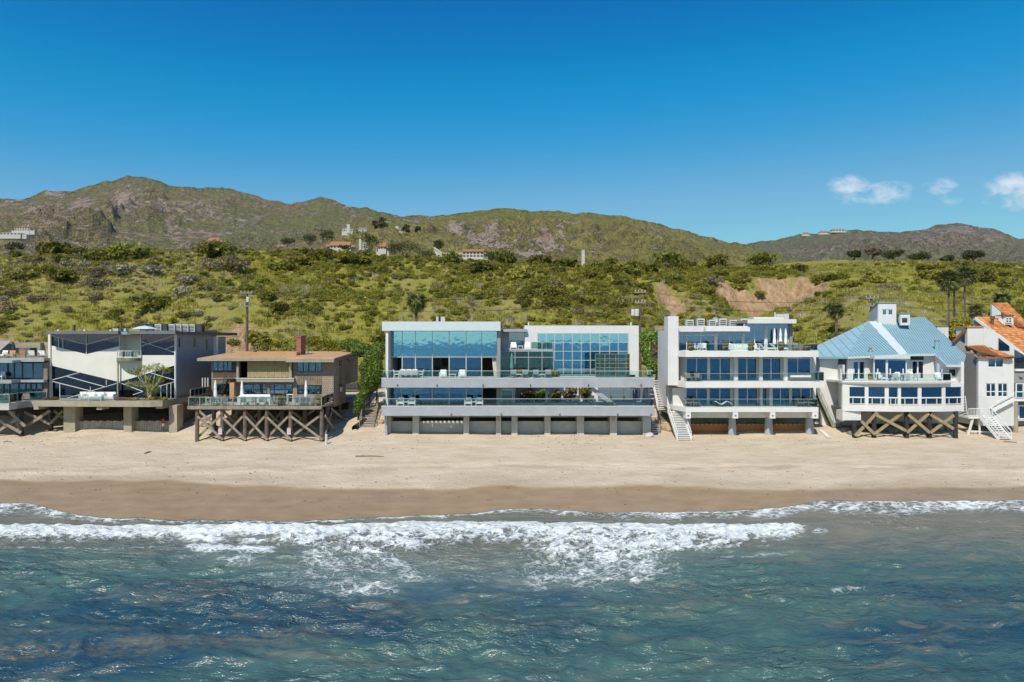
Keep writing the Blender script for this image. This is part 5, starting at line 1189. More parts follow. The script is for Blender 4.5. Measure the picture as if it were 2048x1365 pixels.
# ================================================================== white house with zigzag windows
H1 = thing('zigzag_house', 'pale concrete beach house with zigzag slanted windows and thin white diagonal mullions', 'house', (-42, 80, 2.9))
Zd1 = wz(801.5,73)
def house1():
    R = H1; Y = 76.0; xr = wx(351.5,Y); xl = wx(98,Y)
    MB().ppoly([(102.5,691.8),(173,709.2),(239.5,693),(239.5,715),(282,715),(282,711.5),(349,711.5),(349,731),(239,763.6),(102.5,731)], Y, .3).build('facade_wall', M['cream'], R)
    P(R, 'corner_post', 'cream', (98,102.4,668.5,802,Y-.15,Y+.4,Y)); P(R, 'corner_post', 'cream', (349.1,351.5,668.5,802,Y-.05,Y+.3,Y))
    W(R, 'roof', 'roof_dark', (wx(91,75),wx(236,75),74.6,92,wz(669,74.6),wz(662.5,74.6)),(wx(258,75),wx(350,75),74.6,92,wz(669,74.6),wz(662.5,74.6)),(wx(236,75)+.003,wx(258,75)-.003,75.6,92,wz(670,75.6),wz(664,75.6)))
    W(R, 'roof_fascia', 'slate', (wx(91,74.5),wx(236,74.5),74.5,74.59,wz(668.6,74.5),wz(661.8,74.5)),(wx(261,74.5),wx(350.5,74.5),74.5,74.59,wz(668.6,74.5),wz(661.8,74.5)))
    W(R, 'roof_fascia', 'blue_seam', (wx(236.5,75.5),wx(260.5,75.5),75.5,75.59,wz(669.6,75.5),wz(663.8,75.5)))
    # upper V window
    def panes(win, lst, m='dark_glass', y=Y+.12):
        for p in lst: MB().ppoly(p, y, .025).build('pane', M[m], win)
    u = MB()
    for a, c in (((102.5,671.5),(173,689.2)),((173,689.2),(239,671.8)),((173,669),(173,709)),((102.5,692),(173,709.4)),((173,709.4),(239,693.2)),((117.5,676),(117.5,695)),((126,678),(126,697.5)),((239,669),(239,693))): u.pbar(a, c, Y+.06, .05, .10)
    win = u.build('window', M['white_paint'], R)
    panes(win, [[(102.5,669),(173,669),(173,689),(102.5,671.3)],[(102.5,671.5),(173,689.2),(173,709.2),(102.5,691.8)],[(173.2,669),(239,669),(239,671.6),(173.2,689)],[(173.2,689.2),(239,671.8),(239,693),(173.2,709.2)]])
    # balcony recess
    bw = P(R, 'recess_wall', 'cream', (236,286,664,716,Y+1.3,Y+1.5)); W(R, 'recess_side', 'cream', (wx(239.5,Y)-.2,wx(239.5,Y),Y+.31,Y+1.29,wz(716,Y),wz(668,Y)),(wx(282,Y),wx(282,Y)+.2,Y+.31,Y+1.29,wz(716,Y),wz(668,Y)))
    cx = (wx(236,Y)+wx(283,Y))/2; rr = (wx(283,Y)-wx(236,Y))/2; zb = wz(715.5,75.2)
    arc = [(cx-rr*math.cos(math.pi*i/14), Y-.0-rr*math.sin(math.pi*i/14)*.92) for i in range(15)]
    MB().prism([(x,y,zb-.42) for x,y in arc]+[(cx+rr*.93,Y+1.28,zb-.42),(cx-rr*.93,Y+1.28,zb-.42)],(0,0,.36)).build('balcony', M['green_rust'], R)
    picket(R, [(x,y,zb-.05) for x,y in arc[1:-1:3]]+[(arc[-2][0],arc[-2][1],zb-.05)], .78, 'white_paint', .22)
    # right window with crossing mullions
    u = MB()
    for a, c in (((282,683.5),(349,705)),((282,692.5),(349,672)),((331,698.5),(349,692)),((282,669),(282,711)),((282,711.4),(349,711.4))): u.pbar(a, c, Y+.06, .05, .10)
    win = u.build('window', M['white_paint'], R); panes(win, [[(282.3,669),(315,669),(315,711),(282.3,711)],[(315.2,669),(349,669),(349,711),(315.2,711)]])
    # lower bow-tie window
    u = MB()
    for a, c in (((102.5,761),(160,745)),((134,753.2),(210,774)),((104,763),(196,786)),((125,799.5),(239,765.5)),((239,765.5),(286,783.5)),((286,783.5),(266,790)),((302,746.5),(349,760.5)),((318,773),(349,764)),((102.5,731),(239,763.8)),((239,763.8),(349,731)),((181,774),(181,784)),((213,760),(213,770)),((104.5,763),(104.5,799)),((120,767),(120,799)),((334,767),(334,799)),((342,765.5),(342,799)),((322,772),(322,799))): u.pbar(a, c, Y+.05, .052, .09)
    win = u.build('window', M['white_paint'], R)
    panes(win, [[(102.5,731.3),(160,745),(102.5,761)],[(160.3,745.2),(239,763.8),(239,765.5),(196,778),(134,753)],[(102.5,761.5),(134,753.2),(196,778.3),(125,799.5),(102.5,799.5)],[(125.5,799.6),(239,765.7),(286,783.5),(240,799.6)],[(239.3,764),(302,746.5),(318,773),(286,783)],[(302.5,746),(349,731.5),(349,764),(318.3,772.6)],[(240.5,799.6),(286.3,783.7),(318.3,773.1),(349,764.3),(349,799.6)]])
    P(R, 'drain_post', 'tan_concrete', (238,240.2,719.5,800,Y-.4,Y-.25,Y))
    # interior
    W(R, 'interior_back', 'interior_dark', (xl+.4,xr-.3,81,81.2,Zd1,wz(670,Y))); P(R, 'interior_floor', 'interior_dark', (104,349,708,712,Y+1.6,81,Y)); P(R, 'interior_column', 'interior', (133,143,750,800,78,78.3),(232,236,765,800,78,78.3)); P(R, 'interior_sofa', 'curtain', (295,345,700,708,78,79),(150,172,704,709,77.5,78))
    # right flank wall in shade, left flank
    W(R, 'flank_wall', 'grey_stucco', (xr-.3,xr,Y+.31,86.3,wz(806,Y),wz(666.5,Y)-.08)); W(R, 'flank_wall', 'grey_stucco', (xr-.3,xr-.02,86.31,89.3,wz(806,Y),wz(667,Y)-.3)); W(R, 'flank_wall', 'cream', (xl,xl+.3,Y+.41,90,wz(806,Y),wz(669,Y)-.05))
    W(R, 'flank_buttress', 'cream', (xr-.2,xr+.35,85.6,86.2,wz(720,85),wz(673,85)))
    for y0, y1, t, u_, m in ((76.55,76.9,675,696,'dark_glass'),(80.2,80.7,676,696,'dark_glass'),(83.4,83.9,678,702,'dark_glass'),(86.5,87.2,680,700,'dark_glass')):
        Ym = (y0+y1)/2; f = W(R, 'window', 'grey_metal', (xr+.001,xr+.04,y0,y1,wz(u_,Ym),wz(t,Ym))); W(f, 'pane', m, (xr+.041,xr+.06,y0+.05,y1-.05,wz(u_,Ym)+.06,wz(t,Ym)-.06))
    W(R, 'wall_lamp', 'white_paint', (xr+.001,xr+.2,81.2,81.5,wz(722,81),wz(717,81)))
    # concrete deck, cantilevered
    pl = [(67,73.3),(78,72.8),(300,72.3),(325,72.8),(352,75.6)]; pp = [(wx(a,b),b) for a,b in pl]
    MB().prism([(x,y,Zd1-.62) for x,y in pp]+[(pp[-1][0],84,Zd1-.62),(pp[0][0],84,Zd1-.62)],(0,0,.62)).build('deck', M['tan_concrete'], R)
    P(R, 'deck_nib', 'tan_concrete', (67.2,77,812,819.5,73.0,74.5),(193,204,812,820,72.7,74),(312,324.5,812,818,72.95,74.5))
    rail(R, [(wx(118,72.9),72.95,Zd1),(wx(196,72.9),72.75,Zd1),(wx(218,72.9),72.7,Zd1)], .5, 'alu', step=1.3, posts=False, top=.02)
    # planters on the deck edge
    # piers, plank bulkhead
    for a, c in ((127,150),(247,263),(338,354)): W(R, 'pier', 'tan_concrete', (wx(a,74.2),wx(c,74.2),74.2,75.6,2.2,Zd1-.63))
    for a, c in ((150,247),(263,338)):
        n = int((c-a)/3.6)
        for i in range(n):
            p = a+(c-a)*i/n; q = a+(c-a)*(i+1)/n; j = .03*((i*7)%4); W(R, 'plank', 'fence_wood', (wx(p,74.9)+.01,wx(q,74.9)-.01,74.9-j*.4,75.0,2.2,wz(843.2,74.9)+j))
    W(R, 'bulkhead_rail', 'timber', (wx(150,75.05),wx(338,75.05),75.02,75.2,wz(846,75),wz(844,75)))
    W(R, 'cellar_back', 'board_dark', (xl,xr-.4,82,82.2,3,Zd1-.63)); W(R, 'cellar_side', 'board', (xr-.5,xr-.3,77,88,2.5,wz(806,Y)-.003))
    W(R, 'crawl_beam', 'tan_concrete', (xl,xr,76.5,76.9,Zd1-1.0,Zd1-.63))
    # roof flues
    for a, t in ((147.5,650),(242,645.5)): MB().tube((wx(a,79),79,wz(664,79)-.6),(wx(a,79),79,wz(t,79)),.17 if a<200 else .13,None,8).build('flue', M['pole_wood'], R)
    for a in (116,169,221): MB().lathe((wx(a,77),77,wz(664,77)-.35), [(.06,0),(.06,.4),(.15,.45),(.03,.6)],7).build('roof_vent', M['white_paint'], R)
    W(R, 'roof_screen', 'dark_metal', (wx(405,87),wx(436,87),86.5,86.7,wz(672,87),wz(661,87)))
house1()

# ================================================================== grey glass house at the left edge
H0 = thing('grey_glass_house', 'grey glass fronted beach house cut off by the left edge of the view', 'house', (-55, 79, 2.9))
Z01, Z02, Z0r = wz(807,71.8), wz(761,74), wz(717,74)
def house0():
    R = H0; Y = 75.6; x1 = wx(97,Y)-.05; x0 = wx(-110,Y)
    W(R, 'roof_terrace', 'tan_concrete', (x0,x1,75.0,90,Z0r-.3,Z0r)); W(R, 'fascia', 'grey_metal', (x0,x1,74.9,74.99,wz(724,75),Z0r+.02)); W(R, 'canopy', 'grey_metal', (x0,wx(30,74),73.6,74.89,wz(726,74),wz(721,74)))
    W(R, 'floor_slab', 'grey_metal', (x0,x1,74.9,90,wz(765,75),Z02)); W(R, 'ledge', 'grey_metal', (x0,wx(28,74),73.6,74.89,wz(767,74),wz(760.5,74)))
    glazing(R, [-60,-35,-14,16,29,45,66,87], [726,757], Y, 'dark_metal', 'glass', .12); glazing(R, [-60,-30,-4,8,20,38,52,62,73,86], [767,805], Y, 'dark_metal', 'glass', .12)
    W(R, 'wall', 'board', (wx(87,Y)+.07,x1,Y-.1,Y+.2,Z01,wz(725,Y))); 
    for a, c, t, u in ((17,28,727,756),(30,42,727,756),(46,65,727,756),(67,85,727,756),(63,72,768,804),(74,85,768,804)):
        P(R, 'blind', 'curtain', (a,c,t,u,Y+.5,Y+.55))
    W(R, 'back_wall', 'interior_dark', (x0,x1,81,81.2,Z01,Z0r-.31)); W(R, 'side_wall', 'board', (x1-.25,x1,Y+.21,90,Z01-.3,Z0r-.31))
    # penthouse
    Yp = 81.0
    P(R, 'penthouse_wall', 'tan_concrete', (26,33,685.5,712,Yp,Yp+.4),(74,80.5,685.5,712,Yp,Yp+.4),(33,74,685.5,696,Yp,Yp+.4)); P(R, 'penthouse_back', 'interior_dark', (26,80,690,712,Yp+3,Yp+3.2)); P(R, 'penthouse_roof', 'roof_grey', (26,80.5,685.6,688,Yp+.41,Yp+8))
    P(R, 'fence', 'fence_wood', (81,99,685,696,Yp+1,Yp+1.2),(81,99,696.2,712,Yp+.6,Yp+.8)); MB().ppoly([(-20,684),(23,684),(24,690),(24,712),(-20,712)], Yp-.4, .3).build('gable_wall', M['grey_stucco'], R)
    MB().prism([pt(23.5,683.5,Yp-.7),pt(-3,706,76.5),pt(-45,706,76.5),pt(-20,683.5,Yp-.7)],(0,0,.12)).build('gable_roof', M['roof_grey'], R)
    # deck
    dx = wx(18,71.6)
    MB().prism([(x0,71.6,Z01-.7),(dx,71.6,Z01-.7),(wx(66,Y),74.6,Z01-.7),(x1,Y,Z01-.7),(x1,84,Z01-.7),(x0,84,Z01-.7)],(0,0,.7)).build('deck', M['concrete'], R)
    rail(R, [(x0,71.7,Z01),(dx-.05,71.7,Z01),(wx(66,Y)-.1,74.6,Z01),(x1-.05,Y-.15,Z01)], .95, 'grey_metal', gl='green_glass', step=1.4, top=.05)
    # piles, braces
    for a, Yq in ((43,73.2),(102,75.5),(-30,73.2)): MB().tube((wx(a,Yq),Yq,1.8),(wx(a,Yq),Yq,Z01-.702),.26,.22,9).build('pile', M['pile_black'], R)
    for k, (a, c, Yq) in enumerate((((18,823),(50,853),72.8),((26,823),(42,868),73.3),((100,822),(46,857),74.0),((48,825),(100,848),74.3),((-25,828),(42,866),72.9),((0,858),(42,830),73.4),((126,822),(102,846),75.3),((108,822),(126,836),75.6),((-10,866),(40,836),73.1))):
        MB().pbar(a, c, Yq, .30, .1).build('brace', M['timber'], R)
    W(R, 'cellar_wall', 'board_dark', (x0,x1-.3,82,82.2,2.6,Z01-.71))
house0()

# ================================================================== white house with orange tile roof at the right edge
H6 = thing('tile_roof_house', 'white beach house with steep orange clay tile roofs at the right edge', 'house', (58, 82, 2.8))
def tiles(R, poly, n_rows, name='roof', dirv=None):
    """clay roof: slab plus courses of barrel tiles along the slope"""
    a, b, c = (Vector(p) for p in poly[:3]); n = (b-a).cross(c-a).normalized()
    if n.z < 0: n = -n
    o = MB().prism(poly, -n*.14).build(name, M['tile_dark'], R)
    d = Vector((0,0,-1))-n*(-n.z); d.normalize()
    if dirv is not None: d = Vector(dirv); d = (d-n*d.dot(n)).normalized()
    e = n.cross(d).normalized(); q = [((Vector(p)-a).dot(e),(Vector(p)-a).dot(d)) for p in poly]; k = len(q)
    u0 = min(s[0] for s in q); u1 = max(s[0] for s in q); mb = MB(); step = (u1-u0)/n_rows; r = random.Random(5)
    for i in range(n_rows):
        u = u0+(i+.5)*step; hits = []
        for s in range(k):
            (ua,va),(ub,vb) = q[s], q[(s+1)%k]
            if (ua-u)*(ub-u) < 0: hits.append(va+(vb-va)*(u-ua)/(ub-ua))
        hits.sort()
        for h in range(0, len(hits)-1, 2):
            v = hits[h]
            while v < hits[h+1]-.08:
                v2 = min(v+.42, hits[h+1]); p = a+e*(u+r.uniform(-.015,.015))+d*v; p2 = a+e*u+d*v2
                A = [p-e*step*.46+n*.0, p-e*step*.22+n*.085, p+e*step*.22+n*.085, p+e*step*.46]; B = [p2-e*step*.50+n*.035, p2-e*step*.25+n*.125, p2+e*step*.25+n*.125, p2+e*step*.5+n*.035]
                m = len(mb.v); mb.v += [tuple(x) for x in A+B]
                mb.f += [(m,m+4,m+5,m+1),(m+1,m+5,m+6,m+2),(m+2,m+6,m+7,m+3),(m+4,m+7,m+6,m+5)]
                v = v2
    t = mb.build('tiles', M['tile_rand'], o); t['kind'] = 'stuff'
    return o
def tile_rand():
    t = NT('clay_tile_mixed'); g = t.n('ShaderNodeNewGeometry')
    t.set(t.ramp(g.outputs['Random Per Island'], [(0,(.34,.125,.045)),(.3,(.50,.19,.06)),(.75,(.60,.25,.085)),(1,(.68,.38,.19))]), .85, .2); return t.m
M['tile_rand'] = tile_rand()
def house6():
    R = H6; Y = 74.6
    # front white block
    zt = wz(706,Y); bt = wz(852,Y); x0, x1 = wx(1957,Y), wx(2028,Y)
    def FB(name, m, a, c, t, u, y0=Y, y1=Y+.3): P(R, name, m, (a,c,t,u,y0,y1,Y))
    MB().ppoly([(1957,703),(1975,706.5),(1975,767),(1957,767)],Y,.3).build('front_wall', M['white'], R); MB().ppoly([(1975.2,706.5),(2006,713),(2006,716.5),(1975.2,716.5)],Y,.3).build('front_wall', M['white'], R); MB().ppoly([(2006.2,713),(2028,717.5),(2028,767),(2006.2,767)],Y,.3).build('front_wall', M['white'], R)
    FB('front_wall','white',1975.2,2006,735,767); FB('front_wall','white',1957,1971,767.1,794); FB('front_wall','white',1990.5,1994.5,767.1,794); FB('front_wall','white',2014.5,2028,767.1,794); FB('front_wall','white_lap',1957,2028,794.2,852)
    glazing(R, [1975.5,1990.5,2005.5], [717,734.5], Y+.1, 'white_paint', 'glass', .08); 
    for a in (1971.5,1995): glazing(R, [a,a+9.5,a+18.8], [767.5,783.5,793.5], Y+.1, 'white_paint', 'glass', .10)
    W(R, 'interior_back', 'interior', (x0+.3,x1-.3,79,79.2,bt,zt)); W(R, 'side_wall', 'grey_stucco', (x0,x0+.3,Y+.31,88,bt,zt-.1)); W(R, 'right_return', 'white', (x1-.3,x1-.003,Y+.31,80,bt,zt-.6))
    # left wing wall (gable facing the neighbour)
    MB().ppoly([(1908,684),(1933.5,657),(1933.5,690),(1956.5,703),(1956.5,812),(1924,812),(1908,700)],78.5,.3).build('gable_wall', M['grey_stucco'], R)
    MB().ppoly([(1917,679),(1933,665),(1933,689)],78.46,.03).build('pane', M['dark_glass'], R)
    MB().bar(pt(1905,686,78.3),pt(1935,655,78.3),.35,.16).build('gable_rake', M['tile_dark'], R)
    P(R, 'chimney_block', 'white', (1935,1967,655.5,692,78,80)); P(R, 'chimney_cap', 'tile_rand', (1934,1968,652.5,655.3,77.9,80.1))
    # small lean-to tile roof over the front block
    tiles(R, [pt(1935,693,77.8),pt(1967,691.5,77.8),pt(2029,714.5,74.1),pt(2020,716.5,74.1),pt(1957,704,74.1)], 13)
    # wall under the main rake
    MB().ppoly([(1967.2,655),(1967.2,692),(2030,716),(2060,716),(2060,712),(2048,706),(1998,668)],79.0,.3).build('rake_wall', M['white'], R)
    MB().ppoly([(1997,676),(2019,693),(2019,702),(1997,701.5)],78.94,.04).build('pane', M['dark_glass'], R)
    # main tile roof sloping down to the right-front
    A, B, C = Vector(pt(1949,635,84)), Vector(pt(2052,713,78.6)), Vector(pt(2066,655,90)); n = (B-A).cross(C-A).normalized()
    def onp(px, py): d = Vector(((px-1024)/K,1,(682.5-py)/K)); o = Vector((0,0,CH)); t = (A-o).dot(n)/d.dot(n); return tuple(o+d*t)
    tiles(R, [tuple(A), tuple(B), onp(2150,770), onp(2180,700), onp(2060,648), onp(1990,636)], 44, dirv=B-A)
    MB().bar(A+Vector((0,-.1,-.15)), B+Vector((0,-.1,-.15)), .14, .3).build('rake_board', M['white_paint'], R)
    MB().ppoly([(1949,637),(1949,655),(1966,655),(1966,651)],84.2,.3).build('gable_wall', M['blue_white'], R)
    tiles(R, [pt(1984,607,92),pt(2014,607,93),pt(2062,655,88),pt(2036,655,86.5)], 15, dirv=Vector(pt(2036,655,86.5))-Vector(pt(1984,607,92))); MB().ppoly([(1984,609),(1984,640),(2010,640),(2006,628)],90,.3).build('gable_wall', M['blue_white'], R)
    P(R, 'dormer_wall', 'white', (2007,2027,632.5,650,85.5,85.8)); MB().ppoly([(1997,641),(2007,632.5),(2007,650)],85.6,.2).build('dormer_side', M['white'], R); glazing(R, [2011.5,2017,2023], [636,640.5,645.5], 85.42, 'white_paint', 'dark_glass', .1); P(R, 'dormer_cap', 'tile_dark', (2005,2028.5,630.5,632.4,85.3,86.5))
    v = Vector(onp(1985,652)); MB().tube(v-Vector((0,0,.3)), v+Vector((0,0,.8)), .17,.17,9).build('roof_vent', M['pole_wood'], R); MB().tube(v+Vector((0,0,.8)), v+Vector((0,0,1.2)), .27,.25,9).build('roof_vent_cap', M['tile_dark'], R)
    # right bay cut by the frame
    Yb = 77.5
    MB().ppoly([(2029,699),(2080,730),(2080,738),(2029,738)],Yb+.2,.04).build('pane', M['dark_glass'], R)
    P(R, 'bay_wall', 'grey_stucco', (2028.5,2090,743,766,Yb,Yb+.3)); P(R, 'bay_wall', 'grey_stucco', (2028.5,2090,800,852,Yb,Yb+.3)); glazing(R, [2032,2046,2062], [767.5,784,799], Yb+.1, 'white_paint', 'glass', .12)
    P(R, 'bay_deck', 'white_paint', (2028.5,2090,798.5,803,75.2,Yb-.01,75.2)); rail(R, [(wx(2030,75.3),75.3,wz(798.5,75.2)),(wx(2090,75.3),75.3,wz(798.5,75.2))], .8, 'white_paint', step=1.4); P(R, 'bay_rail', 'white_paint', (2028.5,2090,738.2,742.5,Yb-.2,Yb+.2,Yb))
    MB().lathe(pt(2041.5,755.5,Yb-.05), [(.18,0),(.24,.1),(.18,.2)],8).build('wall_medallion', M['stone_pot'], R); 
    glazing(R, [2037,2075], [812,838], 76.6, 'white_paint', 'blue_glass', .14); P(R, 'lower_wall', 'white', (2033,2036.5,806,842,76.6,76.9),(2037,2090,838.6,842,76.6,76.9))
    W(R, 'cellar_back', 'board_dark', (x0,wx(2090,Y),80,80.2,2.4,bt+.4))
    for a in (2031,1962): MB().tube((wx(a,75.2),75.2,1.9),(wx(a,75.2),75.2,wz(804,75.2) if a>2000 else bt),.26,.24,10).build('pile', M['tan_concrete' if a>2000 else 'pile'], R)
    MB().pbar((1985,822),(2028,799.5),74.2,.34,.12).build('stair_stringer', M['white_paint'], R); MB().pbar((1990,806),(2028,786.5),74.2,.09,.08).build('stair_handrail', M['white_paint'], R)
    for i in range(8):
        t = (i+.5)/8; W(R, 'stair_tread', 'white_paint', (wx(1985+43*t,74.2)-.17,wx(1985+43*t,74.2)+.17,74.28,74.59,wz(820-22.5*t,74.2),wz(820-22.5*t,74.2)+.05))
house6()
# ------------------------------------------------------------------ vegetation
def mk_shrub(m, seed, n=330, leaf=.15, H=.85, k=8):
    V, F = leaf_cloud(n, dome_blobs(seed, k, 1., H), leaf, seed)
    V[:,2] = np.maximum(V[:,2], -.05)
    me_o = mesh_np('shrub', V, F, M[m]); me = me_o.data; bpy.data.objects.remove(me_o); return me
SH = {}
for key, m, n, leaf, H in (('dark','lf_dark',420,.13,.85),('green','lf_green',380,.14,.75),('grey','lf_grey',360,.12,.6),('brown','lf_brown',360,.11,.6),('yellow','lf_yellow',300,.12,.5)):
    SH[key] = [mk_shrub(m, 100+i*7+len(key), n, leaf, H, 6+i*2) for i in range(3)]
SHLAB = {'dark':'dark olive evergreen shrub growing on the bluff','green':'mid green scrub bush growing on the bluff','grey':'silvery grey sage bush growing on the bluff','brown':'dry brown leafless looking bush growing on the bluff','yellow':'yellow flowering mustard bush growing on the bluff'}
shrub_pts = {k: [] for k in SH}
def add_shrub(px, py, wpx, kind):
    h = bluff_hit(px, py)
    if h: shrub_pts[kind].append((h[0], h[1], h[2]-.1, wpx/2/K*h[1]))
# shrubs one can point at in the photograph: (column, row of the foot, width, kind)
for px, py, w, k in ((300,620,88,'dark'),(128,562,72,'dark'),(48,560,62,'dark'),(258,520,84,'dark'),(105,510,90,'dark'),(150,512,50,'dark'),(332,500,26,'dark'),(216,520,60,'dark'),(440,512,90,'dark'),(470,540,70,'brown'),(428,538,60,'brown'),
    (505,585,60,'green'),(560,625,40,'dark'),(620,655,24,'dark'),(690,660,30,'dark'),(760,690,40,'dark'),(380,565,52,'grey'),(365,590,46,'grey'),(245,550,60,'grey'),(200,575,50,'grey'),(300,545,54,'grey'),(190,600,40,'brown'),(70,600,50,'brown'),(25,590,50,'brown'),(20,620,50,'brown'),
    (640,520,60,'dark'),(690,525,60,'green'),(720,530,50,'dark'),(600,530,60,'dark'),(560,540,60,'green'),(1010,530,60,'dark'),(1080,530,56,'dark'),(1130,535,60,'dark'),(1040,560,60,'green'),(960,545,60,'dark'),(900,530,50,'dark'),(1270,535,44,'dark'),(1300,545,50,'dark'),(1225,545,40,'dark'),(1340,535,60,'dark'),(1430,535,50,'dark'),(1520,535,56,'dark'),(1560,545,40,'green'),
    (1420,570,44,'brown'),(1410,590,40,'dark'),(1520,592,30,'green'),(1475,580,30,'green'),(1600,545,36,'dark'),(1660,560,40,'green'),(1700,575,44,'green'),(1740,565,40,'green'),(1780,580,40,'brown'),(1430,640,30,'dark'),(1450,630,26,'green'),(1370,635,30,'green'),(1860,560,50,'green'),(1850,540,36,'dark'),(1960,560,50,'dark'),(2010,575,40,'dark'),(2040,640,60,'dark'),(2000,632,50,'green'),(620,690,50,'yellow'),(660,692,40,'yellow'),(690,690,30,'yellow'),(470,690,34,'green'),(520,690,60,'green'),(560,692,50,'green')):
    add_shrub(px, py, w, k)
_r = random.Random(3); tries = 0
while sum(len(v) for v in shrub_pts.values()) < 780 and tries < 4000:
    tries += 1
    px = _r.uniform(-260, 2310); top = np.interp(px, cpx, cpy)+1; py = top+(692-top)*_r.random()**1.35
    n = float(fbm(np.array(px/150.), np.array(py/60.), 3, 90)); up = (py-top)/(692-top)
    dens = (.80-1.05*up) + (n-.5)*4.2
    if 150 < px < 520 and py > 565: dens -= .55
    if px > 1600 and py < 560: dens -= .15
    if 520 < px < 1450: dens += .25
    if _r.random() > dens or (795 < px < 870 and 560 < py < 660): continue
    h = bluff_hit(px, py)
    if not h or any((h[0]-a)**2+((h[1]-b)*1.1-(d-b)*0)**2 < 0 for a,b,c,d in ()): continue
    if any(math.exp(-((h[0]-a)/b_)**4-((h[1]-c+d*.55)/d)**4) > .35 for a, c, b_, d in SCAR): continue
    q = _r.random(); left = px < 520
    if left: kind = 'grey' if q < .30 else 'brown' if q < .55 else 'dark' if q < .70 else 'green'
    else: kind = 'dark' if q < .34 else 'green' if q < .78 else 'grey' if q < .86 else 'brown' if q < .985 else 'yellow'
    s = _r.uniform(.7, 2.1)*(1.15 if kind == 'dark' else .95)*(1.15-.5*up)
    shrub_pts[kind].append((h[0], h[1], h[2]-.1, s))
allp = [(k, p) for k, v in shrub_pts.items() for p in v]; allp.sort(key=lambda t: -t[1][3]/t[1][1])
MARKS = ((-80,'beyond the left edge'),(40,'above the grey glass house'),(130,'above the zigzag house'),(235,'above the rounded balcony'),(330,'above the air conditioners'),(430,'left of the utility pole'),(530,'above the tan roof'),(610,'above the brick chimney'),(690,'above the ivy tree'),(770,'left of the single palm'),(870,'right of the single palm'),(950,'above the glass house'),(1050,'above the small upper terrace'),(1140,'left of the white pillar'),(1220,'right of the white pillar'),(1300,'above the transformer pole'),(1390,'above the square chimney'),(1460,'under the left landslip'),(1540,'above the closed umbrellas'),(1640,'right of the landslips'),(1740,'above the blue roof tower'),(1830,'above the blue roof'),(1910,'by the three palms'),(2010,'above the orange roof'),(2200,'past the right edge'))
KW = {'dark':'dark olive shrub','green':'green bush','grey':'grey sage bush','brown':'dry brown bush','yellow':'yellow mustard bush'}
keep = {}; rest = {k: [] for k in SH}
for n_, (k, (x,y,z,s)) in enumerate(allp):
    px = 1024+x*K/y; py = 682.5-(z-CH)*K/y
    if n_ >= 298 or px < -40 or px > 2090: rest[k].append((x,y,z,s*.9,_r.uniform(0,6.28))); continue
    up = (py-float(np.interp(px,cpx,cpy)))/(692-float(np.interp(px,cpx,cpy)))
    lv = 'on the crest' if up < .08 else 'high up' if up < .3 else 'mid bluff' if up < .6 else 'low down'
    mk = min(MARKS, key=lambda m: abs(m[0]-px))[1]; keep.setdefault((k,lv,mk), []).append((px,x,y,z,s))
SRC = {}
ORD = ('first','second','third','fourth','fifth','sixth','seventh','eighth','ninth','tenth'); NUM = ('','one','two','three','four','five','six','seven','eight','nine','ten')
for (k,lv,mk), lst in keep.items():
    lst.sort()
    for i, (px,x,y,z,s) in enumerate(lst):
        o = bpy.data.objects.new('shrub', SH[k][_r.randrange(3)]); COL.objects.link(o); o.location = (x,y,z); o.rotation_euler.z = _r.uniform(0,6.28)
        o.scale = (s*_r.uniform(.95,1.3), s*_r.uniform(.85,1.1), s*_r.uniform(.75,1.1)); SRC.setdefault(k, o)
        lab = KW[k]+' '+lv+' '+mk
        if len(lst) > 1: lab += ', '+(('the left one','the right one')[i] if len(lst) == 2 else ORD[min(i,9)]+' from the left')
        tag(o, lab, 'shrub', k+' shrubs on the bluff')
